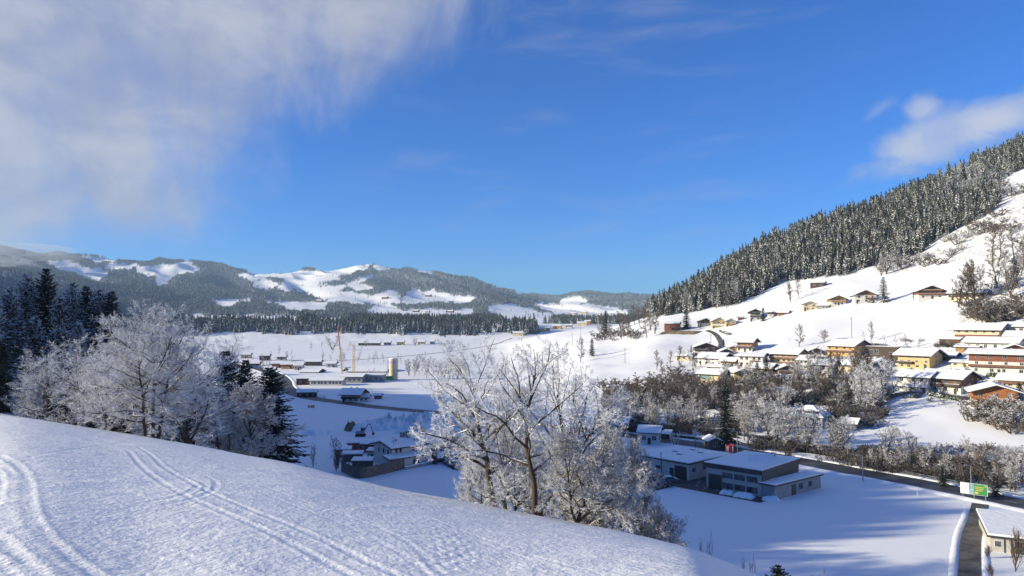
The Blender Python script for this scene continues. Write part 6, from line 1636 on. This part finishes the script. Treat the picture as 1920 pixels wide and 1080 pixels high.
plant(1213, 634, 62, md_brown, 'tall thin leaning tree on the spur right of the brown trees', None, .9)
plant(1228, 626, 46, md_brown, 'thin tree left of the red brown barn', None, .8)
plant(1088, 680, 50, md_brown, 'bare brown tree left of the small lone spruce on the snow slope', None, .9)
plant(587, 876, 46, md_dark, 'small dark bare tree left of the farmhouse sheds', None, .8)
plant(634, 878, 64, md_mid, 'tall thin frosted tree right before the red shed', None, .75)
plant(630, 884, 34, bs_up, 'round dark bush at the left end of the board fence', None, 1.1, 'shrub', 'shrub')
plant(1265, 840, 34, md_white, 'small frosted tree right of the white cottage', None, .9)
plant(1303, 842, 40, md_mid, 'small bare tree left of the wooden hut', None, .9)
plant(1904, 1072, 82, bs_up, 'tall upright bare bush in the bottom right corner', None, .8, 'shrub', 'shrub')
plant(1851, 1046, 26, bs_up, 'small snowy bush beside the side road', None, 1.1, 'shrub', 'shrub')
plant(1860, 1085, 30, bs_up, 'snowy bush at the bottom edge beside the side road', None, 1.1, 'shrub', 'shrub')
for px, py, h in ((1785, 700, 18), (1810, 694, 22), (1655, 700, 22), (1760, 758, 22), (1700, 762, 20), (1773, 765, 24), (1620, 640, 20), (1700, 655, 30), (1680, 652, 26), (1722, 655, 24), (1660, 645, 18), (1705, 738, 12), (1815, 742, 24), (1540, 700, 30), (1412, 690, 20), (1360, 690, 16), (1480, 640, 10), (1822, 755, 16), (1500, 692, 26)):
    plant(px, py, h, md_brown + md_mid, 'small bare garden tree between the village houses', 'small garden trees between the village houses')
# leafy trees standing in the hill forest
for i, (x, y, z, ru) in enumerate(HILL_LEAFY[:90]):
    pr = rv.choice(rust_t + md_brown if ru else md_mid); s = rv.uniform(12, 18) / ph(pr)
    later('bare_tree', pr, (x, y, z), rv.uniform(0, 6.28), (s, s, s), 'rusty brown leafless tree in the clearing near the top of the hillside forest' if ru else 'frosted leafless tree standing among the hillside spruces', 'tree', 'rusty trees near the top of the hillside forest' if ru else 'leafless trees among the hillside spruces', .3)
flush()
# undergrowth nobody could count: the thicket on the bank and along river and railway
MINR = 0.05
UND = bare_tree(101, T6, [(5, 3, .02, 40, 14, 1, .12, .2, .5), (5, 2, .12, 40, 14, .55, .15, .15, .55), (5, 1, .1, 40, 18, .55, .18, .1, .6)], 4, crown_round(.34, .02), .12, .08)
MINR = 0.028
def undergrowth(name, polys, n, h0, h1, label):
    (tv, tf), (cv, cf) = UND; pv = np.concatenate([tv, cv]); pf = np.concatenate([tf, cf + len(tv)]); H_ = float(np.percentile(pv[:, 2], 99.5))
    X, Y, S_ = [], [], []
    for poly in polys:
        W = [hit(*q) for q in poly]; wx = [(p.x, p.y) for p in W]; xs = [p[0] for p in wx]; ys = [p[1] for p in wx]; k = 0; gg = np.random.default_rng(len(poly) + int(xs[0]))
        xx = gg.uniform(min(xs), max(xs), n * 8); yy = gg.uniform(min(ys), max(ys), n * 8); ok = inpoly(xx, yy, wx) & (vnoise(xx / 14, yy / 14, 6) > .28); X.append(xx[ok][:n]); Y.append(yy[ok][:n]); S_.append(gg.uniform(h0, h1, len(xx[ok][:n])) / H_)
    X, Y, S_ = np.concatenate(X), np.concatenate(Y), np.concatenate(S_)
    o = bpy.data.objects.new(name, scatter_mesh(name, [(pv, pf)], X, Y, gz(X, Y) - .2, S_, M['thicket'], np.random.default_rng(5))); COL.objects.link(o); tag(o, label, 'undergrowth', None, 'stuff')
undergrowth('bank_undergrowth', [[(1385, 800), (1462, 806), (1470, 762), (1560, 760), (1562, 806), (1655, 800), (1668, 750), (1640, 725), (1480, 720), (1350, 722), (1335, 750)], [(1130, 765), (1340, 768), (1350, 735), (1240, 742), (1140, 745)]], 400, 2.2, 5.8, 'dark brown undergrowth covering the bank below the village')
undergrowth('riverside_undergrowth', [[(1120, 808), (1180, 812), (1335, 816), (1335, 790), (1130, 780)], [(1375, 838), (1480, 856), (1620, 880), (1925, 926), (1925, 905), (1620, 862), (1375, 822)], [(1375, 822), (1450, 830), (1450, 808), (1380, 800)], [(1620, 858), (1925, 893), (1925, 888), (1620, 850)]], 230, 1.3, 3.6, 'dark leafless undergrowth along river and railway')
undergrowth('garden_shrubbery', [[(1300, 690), (1440, 700), (1560, 705), (1680, 705), (1680, 672), (1540, 668), (1400, 668), (1300, 664)], [(1680, 745), (1920, 775), (1925, 655), (1770, 650), (1680, 690)], [(1560, 655), (1790, 652), (1790, 640), (1640, 640)]], 130, .9, 2.4, 'low leafless garden shrubs between the village houses')
# lone conifers
sm_hill = []
for k, s in enumerate((95, 96)):
    v_, f_ = spruce_mesh(s, 12.0, 3.0, 24, 7, 6); sm_hill.append((trunk_mesh(12, .2, M['bark_plain'], 'spruce_trunk'), np_mesh('spruce_crown', v_, f_, M['needle_near'] if k else M['needle_dark'])))
def con(px, py, hpx, label, k=0, wide=1.0, group=None, name='spruce_tree'):
    p = hit(px, py); h = hpx / FPX * p.y; s = h / 12.0
    return put_tree(name, sm_hill[k], p, rv.uniform(0, 6.28), (s * wide, s * wide, s), label, 'tree', group, .2)
con(1110, 668, 34, 'small lone spruce casting a long shadow on the snow slope', 0, 1.0)
con(1136, 626, 44, 'dark spruce on the spur among brown trees', 0, 1.1)
con(1114, 608, 20, 'small spruce right beside the orange house on the spur', 0)
con(1287, 617, 36, 'dark conifer right of the red brown barn', 0, 1.5)
con(1431, 602, 26, 'dark conifer right beside the green balconied chalet', 0, 1.2)
con(1657, 567, 48, 'brownish larch between the steep gabled chalet and the highest chalet', 1, 1.2, None, 'larch_tree')
con(1714, 562, 20, 'small spruce left of the highest chalet', 1)
con(1357, 655, 20, 'small spruce right of the dark brown chalet at the lane', 0)
con(1296, 661, 14, 'tiny spruce left of the dark brown chalet at the lane', 0)
con(1420, 722, 44, 'dark spruce right of the lemon yellow house', 0, 1.0)
con(1437, 722, 50, 'darker taller spruce next to it, second right of the lemon yellow house', 0, 1.2)
con(1627, 715, 64, 'dense dark spruce among the thicket left of the yellow house with wide roof', 0, 1.25)
con(1672, 688, 26, 'small conifer left of the yellow house with wide roof', 0, 1.2)
con(1912, 762, 46, 'dark conifer cut by the right edge beside the orange gabled house', 0, 1.3)
con(1745, 688, 26, 'snowy conifer right of the yellow house with wide roof', 1, 1.2)
con(1768, 912, 42, 'small dark spruce beside the road left of the billboard', 0, 1.3)
con(1866, 930, 44, 'small dark spruce right of the billboard', 0, 1.3)
con(1885, 605, 34, 'dark green conifer on the rocky bank', 0, 1.5)
con(1858, 603, 26, 'dense green bushy conifer above the long roofed cream chalet', 0, 2.0)
con(1903, 540, 60, 'spruce on the open slope near the right edge', 1, 1.0)
con(1895, 440, 24, 'small snowy spruce high on the open slope', 1, 1.1)
con(1820, 395, 28, 'snowy spruce at the upper rim of the forest clearing', 1, 1.1)
print('bare trees', cnt)
# ---------------------------------------------------------------- cars, diggers, signs, poles, fences, snow heaps
def car(px, py, rz, label, body, snowy=True, group=None, s=1.0, z=None):
    p = hit(px, py); p.z = float(gz(p.x, p.y)) + .05
    P_ = empty('parked_car', p, R(rz), label, 'car', group, s)
    prof = [(-2.15, .35), (-2.2, .75), (-2.0, .92), (-1.35, .98), (-.75, 1.42), (.75, 1.46), (1.55, 1.02), (2.1, .92), (2.2, .6), (2.15, .35)]
    q = MB(); q.extrude(prof, -.84, .84, 'y'); q.build('body', body, P_, .05)
    q = MB(); q.extrude([(-1.28, .98), (-.74, 1.36), (.70, 1.40), (1.42, 1.04)], -.87, .87, 'y'); q.build('side_glass', M['glass'], P_)
    q = MB(); q.poly([(-1.36, -.72, 1.0), (-1.36, .72, 1.0), (-.79, .66, 1.41), (-.79, -.66, 1.41), (-1.30, -.72, 1.06), (-1.30, .72, 1.06), (-.72, .66, 1.46), (-.72, -.66, 1.46)], [(0, 1, 2, 3), (7, 6, 5, 4)]); q.build('windscreen', M['glass'], P_)
    for x_ in (-1.35, 1.35):
        for y_ in (-.80, .80):
            q = MB(); q.tube((x_, y_ - .1, .33), (x_, y_ + .1, .33), .33, n=14); w_ = q.build('wheel', M['rubber'], P_)
            q = MB(); q.tube((x_, y_ - .115, .33), (x_, y_ + .115, .33), .19, n=10); child('rim', q.mesh('rim', M['steel']), w_)
    for y_ in (-.6, .6):
        q = MB(); q.box(-2.24, -2.16, y_ - .18, y_ + .18, .66, .82); q.build('headlight', M['frame'], P_)
        q = MB(); q.box(2.14, 2.22, y_ - .16, y_ + .16, .68, .86); q.build('tail_light', M['red'], P_)
    if snowy:
        q = MB(); q.extrude([(-.8, 1.45), (-.7, 1.58), (.75, 1.62), (.85, 1.47)], -.74, .74, 'y'); q.build('roof_snow', M['snow'], P_, .04)
        q = MB(); q.extrude([(-2.1, .93), (-2.0, 1.03), (-1.45, 1.08), (-1.4, 1.0)], -.74, .74, 'y'); q.build('bonnet_snow', M['snow'], P_, .03)
M['c_dark'] = mat_plain('dark_car_paint', (0.03, 0.035, 0.045), .25, .05); M['c_grey'] = mat_plain('grey_car_paint', (0.16, 0.17, 0.19), .3, .05)
M['c_white'] = mat_plain('white_car_paint', (0.6, 0.6, 0.6), .3, .05); M['c_blue'] = mat_plain('blue_car_paint', (0.04, 0.07, 0.16), .3, .05); M['c_red'] = mat_plain('red_car_paint', (0.35, 0.03, 0.03), .3, .05)
CG = 'snowy cars parked beside the big farmhouse'
for px, py, b_, lab in ((825, 869, 'c_dark', 'snow covered dark car nearest to the farmhouse'), (841, 861, 'c_grey', 'snow covered grey estate car behind the dark one by the farmhouse'), (846, 871, 'c_blue', 'snow covered blue car, third from the farmhouse'),
                        (853, 874, 'c_grey', 'snow covered grey car between blue car and dark car in the row'), (861, 877, 'c_dark', 'snow covered dark car, second from the right end of the row'), (869, 880, 'c_white', 'snow covered pale car at the right end of the row'), (833, 845, 'c_white', 'pale car parked next to the grey box building')):
    car(px, py, 205, lab, M[b_], True, CG)
car(1243, 913, 190, 'black car parked left of the swept yard', M['c_dark'], False)
car(1254, 905, 190, 'snow covered car right behind the black car at the yard', M['c_grey'])
car(1806, 760, 15, 'grey car parked on the village street below the shrubs', M['c_grey'])
car(1846, 766, 15, 'dark car parked left of the orange gabled house', M['c_dark'], False)
car(1910, 788, 60, 'blue car near the right edge below the village', M['c_blue'], False)
car(1716, 746, 20, 'dark car under the carport of the white wing', M['c_dark'], False)
def digger(px, py, rz, label, col):
    p = hit(px, py); P_ = empty('excavator', p, R(rz), label, 'excavator')
    for y_ in (-1.0, 1.0):
        q = MB(); q.extrude([(-1.6, .15), (-1.3, .0), (1.3, .0), (1.6, .15), (1.6, .65), (1.3, .8), (-1.3, .8), (-1.6, .65)], y_ - .25, y_ + .25, 'y'); q.build('track', M['rubber'], P_)
    q = MB(); q.box(-1.6, 1.2, -1.1, 1.1, .9, 1.7); q.build('body', M[col], P_, .08)
    q = MB(); q.box(.0, 1.3, .1, 1.1, 1.7, 2.7); c_ = q.build('cab', M['glass'], P_)
    q = MB(); q.box(-.05, 1.35, .05, 1.15, 2.7, 2.8); child('cab_roof', q.mesh('cab_roof', M[col]), c_)
    q = MB(); q.tube((1.1, -.3, 1.5), (2.6, -.3, 4.1), .24, .2, 6); q.tube((2.6, -.3, 4.1), (3.3, -.3, 3.9), .2, .18, 6); q.build('boom', M[col], P_)
    q = MB(); q.tube((3.2, -.3, 4.0), (4.3, -.3, 1.3), .18, .14, 6); q.build('arm', M[col], P_)
    q = MB(); q.extrude([(4.0, 1.4), (4.7, 1.2), (4.6, .5), (3.9, .5)], -.75, .15, 'y'); q.build('bucket', M['darkmetal'], P_)
digger(676, 818, 0, 'small excavator with raised boom in front of the long snow heap', 'grey_p')
digger(790, 815, 165, 'yellow excavator behind the farmhouse roof', 'yellow')
# snow heaps
def heap(name, px0, py0, px1, py1, wd, h, label, seed, n=26, mat='snow'):
    a, b_ = hit(px0, py0), hit(px1, py1); d = b_ - a; L_ = d.length; d.normalize(); s = Vector((-d.y, d.x, 0)); g2 = np.random.default_rng(seed)
    m_ = 14; V = []; F = []
    u_ = np.linspace(0, 1, n); v_ = np.linspace(-1, 1, m_)
    rr2 = g2.normal(0, 1, (n, m_))
    for i in range(n):
        for j in range(m_):
            q = a + d * (u_[i] * L_) + s * (v_[j] * wd * (1 + .12 * math.sin(i * 1.3 + seed)))
            prof = max(0, 1 - abs(v_[j]) ** 1.6) * (max(0, 1 - abs(2 * u_[i] - 1) ** 5)) ** .6
            V.append((q.x, q.y, float(gz(q.x, q.y)) - .15 + h * prof * (1 + (.22 if h > 2 else .08) * rr2[i, j]) ))
    for i in range(n - 1):
        for j in range(m_ - 1): F.append((i * m_ + j, i * m_ + j + 1, (i + 1) * m_ + j + 1, (i + 1) * m_ + j))
    me = bpy.data.meshes.new(name); me.from_pydata(V, [], F); me.update(); me.materials.append(M[mat])
    for pl in me.polygons: pl.use_smooth = True
    o = bpy.data.objects.new(name, me); COL.objects.link(o); tag(o, label, 'snow heap')
heap('snow_heap', 655, 808, 870, 786, 6.5, 3.4, 'long ridge of ploughed snow behind the farmhouse', 1, 60)
heap('snow_heap', 752, 815, 815, 806, 6.0, 5.0, 'tall pointed snow heap catching sunlight behind the farmhouse', 2, 20)
heap('snow_heap', 818, 806, 870, 800, 5.0, 3.2, 'blue shaded snow heap right of the tall pointed one', 3, 20)
heap('snow_heap', 575, 815, 618, 808, 4.0, 1.8, 'low snow heap left of the excavator', 6, 16)
heap('earth_heap', 648, 808, 668, 806, 2.2, 2.8, 'round dark heap of earth under snow left of the excavator', 7, 14, 'straw')
heap('snow_heap', 1350, 924, 1378, 928, 1.5, 1.0, 'white snow pile left in front of the grey hall', 4, 12)
heap('snow_heap', 1376, 929, 1415, 935, 1.6, 1.15, 'white snow pile right in front of the grey hall', 5, 14)
heap('snow_heap', 1428, 937, 1462, 938, 1.5, 1.0, 'rough snow pile at the corner of the lean-to', 9, 12)
heap('earth_bank', 1240, 624, 1312, 624, 7, 1.6, 'bare straw coloured bank below the red brown barn', 10, 20, 'straw')
# snowy stump at the brow
p = hit(363, 829); P_ = empty('tree_stump', p, 0, 'snow capped stump at the brow of the slope', 'stump')
q = MB(); q.tube((0, 0, -.4), (0, 0, .45), .55, .42, 9); q.build('wood', M['bark_plain'], P_)
q = MB(); q.tube((-.1, 0, .45), (-.05, 0, .75), .62, .30, 12); q.tube((-.9, .1, -.1), (-.9, .1, .25), .6, .25, 10); q.build('snow_cap', M['snow'], P_)
# thin frosted saplings and stalks on the edge of the slope
for px, top, lab in ((1317, 990, 'thin white frosted sapling at the end of the slope'), (1395, 1028, 'thin frosted stalk right of the sapling'), (1523, 1058, 'frosted stalk at the bottom edge under the meadow')):
    p = at(px, 46); pr = md_white[1]; h = col_el(px, top) * p.y - p.z; s = h / ph(pr)
    put_tree('sapling', pr, p, 0, (s * .25, s * .25, s), lab, 'sapling', None, .1)
p = at(1452, 44); s = (col_el(1452, 1057) * p.y - p.z) / 12
put_tree('bush', (sm_hill[0][0], sm_hill[0][1]), p, 0, (s * 1.6, s * 1.6, s * 1.0), 'dark evergreen bush tip at the bottom edge of the photo', 'bush', None, .1)
# billboard
a, b_ = plane(1801, 924, F0 + .9), plane(1852, 931, F0 + .9)
d = b_ - a; w = d.length; P_ = empty('billboard', (a.x, a.y, F0), math.atan2(d.y, d.x), 'wide billboard with white left half and green right half beside the road', 'billboard')
q = MB(); q.box(0, w, -.06, .06, .9, 3.3); q.build('panel', M['frame'], P_)
q = MB(); q.box(w * .50, w * .985, -.075, -.061, .95, 3.25); gp = q.build('green_field', M['green'], P_)
q = MB(); q.box(w * .32, w * .50, -.075, -.061, .95, 3.25); q.build('blue_picture', mat_plain('pale_blue_print', (.22, .34, .42), .5, .3, 2.0), P_)
mb = MB()
for k in range(3): mb.box(w * (.53 + .02 * k), w * (.88 - .03 * k), -.090, -.076, 2.55 - k * .36, 2.70 - k * .36)
mb.box(w * .53, w * .66, -.090, -.076, 1.15, 1.6); mb.tube((w * .93, -.09, 2.95), (w * .93, -.076, 2.95), .16, n=10); child('yellow_lettering', mb.mesh('yellow_lettering', M['yellow']), gp)
mb = MB()
for k in range(2): mb.box(w * .07, w * (.26 - .05 * k), -.075, -.061, 2.2 - k * .5, 2.35 - k * .5)
mb.build('grey_lettering', M['grey_p'], P_)
for f in (.08, .5, .92):
    q = MB(); q.box(w * f - .08, w * f + .08, .07, .2, -.3, 3.2); q.build('post', M['steel'], P_)
# red flag banners with white marks
for k, (px, lab) in enumerate(((1361, 'left of two red and white banner flags beside the grey hall'), (1369, 'right of two red and white banner flags beside the grey hall'))):
    p = fl(px, 872); P_ = empty('banner_flag', (p.x, p.y, F0), R(-25), lab, 'flag')
    q = MB(); q.tube((0, 0, 0), (0, 0, 5.6 + .2 * k), .05, n=6); q.build('pole', M['steel'], P_)
    q = MB(); q.box(.06, .95, -.02, .02, 2.4, 5.4 + .2 * k); fg = q.build('cloth', M['red'], P_)
    q = MB()
    for j in range(5): q.box(.22, .80, -.03, .03, 2.7 + j * .5, 2.95 + j * .5)
    child('white_marks', q.mesh('white_marks', M['frame']), fg)
# utility poles and lamps
def pole(px, py, hpx, label, wires=True, mat='bark_plain', lamp=False, group=None):
    p = hit(px, py); h = hpx / FPX * p.y; P_ = empty('lamp_post' if lamp else 'utility_pole', p, R(20), label, 'lamp post' if lamp else 'pole', group)
    q = MB(); q.tube((0, 0, -.5), (0, 0, h), .16, .11, 7); q.build('pole', M[mat], P_)
    q = MB()
    if lamp: q.tube((0, 0, h), (-1.4, 0, h + .25), .06, n=5); q.box(-2.0, -1.3, -.14, .14, h + .18, h + .32); q.build('lamp_head', M['steel'], P_)
    else:
        q.box(-.8, .8, -.05, .05, h - .6, h - .48)
        for xx in (-.7, 0, .7): q.tube((xx, 0, h - .48), (xx, 0, h - .28), .05, n=5)
        q.build('crossarm', M['darkmetal'], P_)
for a_ in ((1089, 632, 22, 'wooden pole on the meadow of the spur, left of the houses lane'), (1073, 648, 23, 'thin pole at the lower rim of the spur meadow'), (1172, 681, 28, 'wooden pole alone on the sunny snow slope'),
           (1597, 634, 39, 'tall reddish pole on the snow above the amber house'), (1333, 646, 19, 'pole behind the roof of the dark brown chalet'), (1313, 618, 15, 'pole beside the farm lane by the barn'),
           (1687, 856, 32, 'wooden pole beyond the railway, left of the pair'), (1719, 852, 32, 'wooden pole beyond the railway, right of the pair'), (1825, 850, 20, 'short pole at the foot of the steep snow field'),
           (1537, 792, 34, 'slim pole in front of the villa'), (797, 690, 30, 'pole behind the silo')): pole(*a_)
for px, py, h, lab in ((1383, 862, 52, 'grey lamp post beside the lone spruce'), (1618, 902, 46, 'thin lamp post on the verge of the main road'), (1821, 918, 44, 'thin lamp post behind the billboard'), (1590, 866, 30, 'thin lamp post near the railway')): pole(px, py, h, lab, mat='steel', lamp=True)
# delineator posts along the road
for i, (px, py) in enumerate(((1618, 907), (1809, 953), (1470, 886), (1720, 930))):
    p = fl(px, py); P_ = empty('marker_post', (p.x, p.y, F0), 0, 'thin white roadside marker post on the near verge', 'marker post', 'white marker posts along the road')
    q = MB(); q.tube((0, 0, -.2), (0, 0, 1.3), .06, n=5); q.build('post', M['frame'], P_); q = MB(); q.tube((0, 0, .95), (0, 0, 1.1), .065, n=5); q.build('band', M['darkmetal'], P_)
# guard rail on the far side of the road
gr_pts = smooth_line([ROAD[k] for k in range(0, 5)], 2.0)
P_ = empty('guard_rail', (gr_pts[0].x, gr_pts[0].y, F0), 0, 'steel guard rail along the far side of the main road', 'guard rail')
q = MB(); o0 = Vector((gr_pts[0].x, gr_pts[0].y, 0)); post = []
prev = None
for i, c_ in enumerate(gr_pts):
    d = (gr_pts[min(i + 1, len(gr_pts) - 1)] - gr_pts[max(0, i - 1)]).normalized(); s = Vector((d.y, -d.x, 0)); a = c_ + s * 6.0 - o0; a.z = 0
    if prev is not None:
        for zz_ in (.55, .95): q.tube((prev.x, prev.y, zz_), (a.x, a.y, zz_), .07, n=4)
    if i % 2 == 0: post.append(a)
    prev = a
q.build('rail', M['steel'], P_)
for a in post[:40]:
    q = MB(); q.tube((a.x, a.y, -.2), (a.x, a.y, 1.05), .06, n=4); q.build('post', M['steel'], P_)
# railing at the garage ramp
a, b_ = fl(1310, 896), fl(1338, 887); d = b_ - a; P_ = empty('railing', (a.x, a.y, F0), math.atan2(d.y, d.x), 'metal railing on the ramp between garage and grey hall', 'railing')
q = MB(); q.box(0, d.length, -.03, .03, 1.0, 1.06); q.box(0, d.length, -.03, .03, .15, .2)
for k in range(18): q.box(d.length * k / 17 - .02, d.length * k / 17 + .02, -.02, .02, 0, 1.0)
q.build('bars', M['steel'], P_); q = MB(); q.box(0, d.length, -.15, .15, -.2, .1); q.build('kerb', M['concrete'], P_)
# red barrier blocks on the shaded field
for k, px in enumerate((579, 584, 588)):
    p = hit(px, 764); q = MB(); q.extrude([(-.45, 0), (-.2, 1.1), (.2, 1.1), (.45, 0)], -.5, .5, 'y'); o = q.build('barrier_block', M['orange'], None, .04); o.location = p; tag(o, ('leftmost', 'middle', 'rightmost')[k] + ' of three pale red barrier blocks on the shaded field', 'barrier', 'red barrier blocks on the shaded field')
# flat roofed building in the bottom right corner
zt = F0 + 2.4
A, B, C_ = plane(1857, 1006, zt), plane(1945, 1016, zt), plane(1958, 972, zt)
P_, w, d, h = flat_building('pale flat roofed building in the bottom right corner beside the side road', (A, B, C_), zt, M['hallwall'], 'building', 'building', 'darkmetal', .35, F0, [('f', .15, .9, .8, .9)], [('f', .62, 1.2, 2.0)])
for f in (.3, .45, .72):
    q = MB(); q.box(w * f - .07, w * f + .07, -.12, -.005, -.3, h); q.build('wall_post', M['darkmetal'], P_)
# garden fences and hedges in the village
for i, (x0, y0, x1, y1, lab) in enumerate(((1742, 742, 1800, 752, 'dark green hedge strip below the big white and brown house'), (1612, 566, 1638, 568, 'green hedge in front of the steep gabled white chalet'), (1850, 706, 1890, 708, 'clipped dark hedge below the wide red brown topped house'), (1350, 622, 1368, 628, 'dark hedge below the pale yellow houses'))):
    a, b_ = hit(x0, y0), hit(x1, y1); d = b_ - a; L_ = d.length; n = int(L_ / .5) + 2; q = MB(); g2 = random.Random(i)
    for k in range(n * 5):
        c_ = a + d * g2.random(); r_ = g2.uniform(.3, .7); off = Vector((g2.uniform(-.6, .6), g2.uniform(-.6, .6), g2.uniform(.1, 1.3)))
        c_ = c_ + off
        q.poly([(c_.x - r_, c_.y, c_.z), (c_.x, c_.y - r_, c_.z + .1), (c_.x + r_, c_.y, c_.z), (c_.x, c_.y + r_, c_.z - .1), (c_.x, c_.y, c_.z + r_), (c_.x, c_.y, c_.z - r_)], [(0, 1, 4), (1, 2, 4), (2, 3, 4), (3, 0, 4), (1, 0, 5), (2, 1, 5), (3, 2, 5), (0, 3, 5)])
    o = q.build('hedge', M['hedge']); tag(o, lab, 'hedge')
# ---------------------------------------------------------------- the air
hb = MB().box(-9000, 9000, -700, 9200, -41.5, 600)
hm = bpy.data.materials.new('air'); hm.use_nodes = True
t = hm.node_tree; t.nodes.clear()
out = N(t, 'ShaderNodeOutputMaterial'); v = N(t, 'ShaderNodeVolumePrincipled')
v.inputs['Color'].default_value = (0.55, 0.78, 1.0, 1); v.inputs['Density'].default_value = 0.00007; v.inputs['Anisotropy'].default_value = 0.0
t.links.new(v.outputs[0], out.inputs['Volume'])
hz = hb.build('haze', hm); tag(hz, 'thin bluish winter haze filling the valley air', None, None, 'stuff')

# low cloud lying against the left mountain
me = bpy.data.meshes.new('hill_fog'); import bmesh
bm = bmesh.new()
for px, py, D, rx, ry, rz_ in ((-80, 470, 3900, 330, 260, 80), (0, 476, 4000, 240, 200, 55), (60, 468, 4100, 230, 200, 34), (-30, 496, 3800, 260, 200, 60), (100, 482, 4000, 150, 160, 26), (30, 505, 3700, 150, 160, 34), (-160, 500, 3800, 300, 260, 90)):
    d = raydir(px, py); mtx = Matrix.Translation((d[0] * D, D, d[2] * D)) @ Matrix.Diagonal((rx, ry, rz_, 1)); bmesh.ops.create_icosphere(bm, subdivisions=3, radius=1.0, matrix=mtx)
bm.to_mesh(me); bm.free()
fm = bpy.data.materials.new('fog'); fm.use_nodes = True; t = fm.node_tree; t.nodes.clear()
out = N(t, 'ShaderNodeOutputMaterial'); v = N(t, 'ShaderNodeVolumePrincipled'); v.inputs['Color'].default_value = (.95, .97, 1, 1); v.inputs['Density'].default_value = .0018; v.inputs['Anisotropy'].default_value = 0.0
t.links.new(v.outputs[0], out.inputs['Volume']); me.materials.append(fm)
fo = bpy.data.objects.new('hill_fog', me); COL.objects.link(fo); tag(fo, 'low grey cloud hanging on the crest of the far left mountain', 'fog', None, 'stuff')
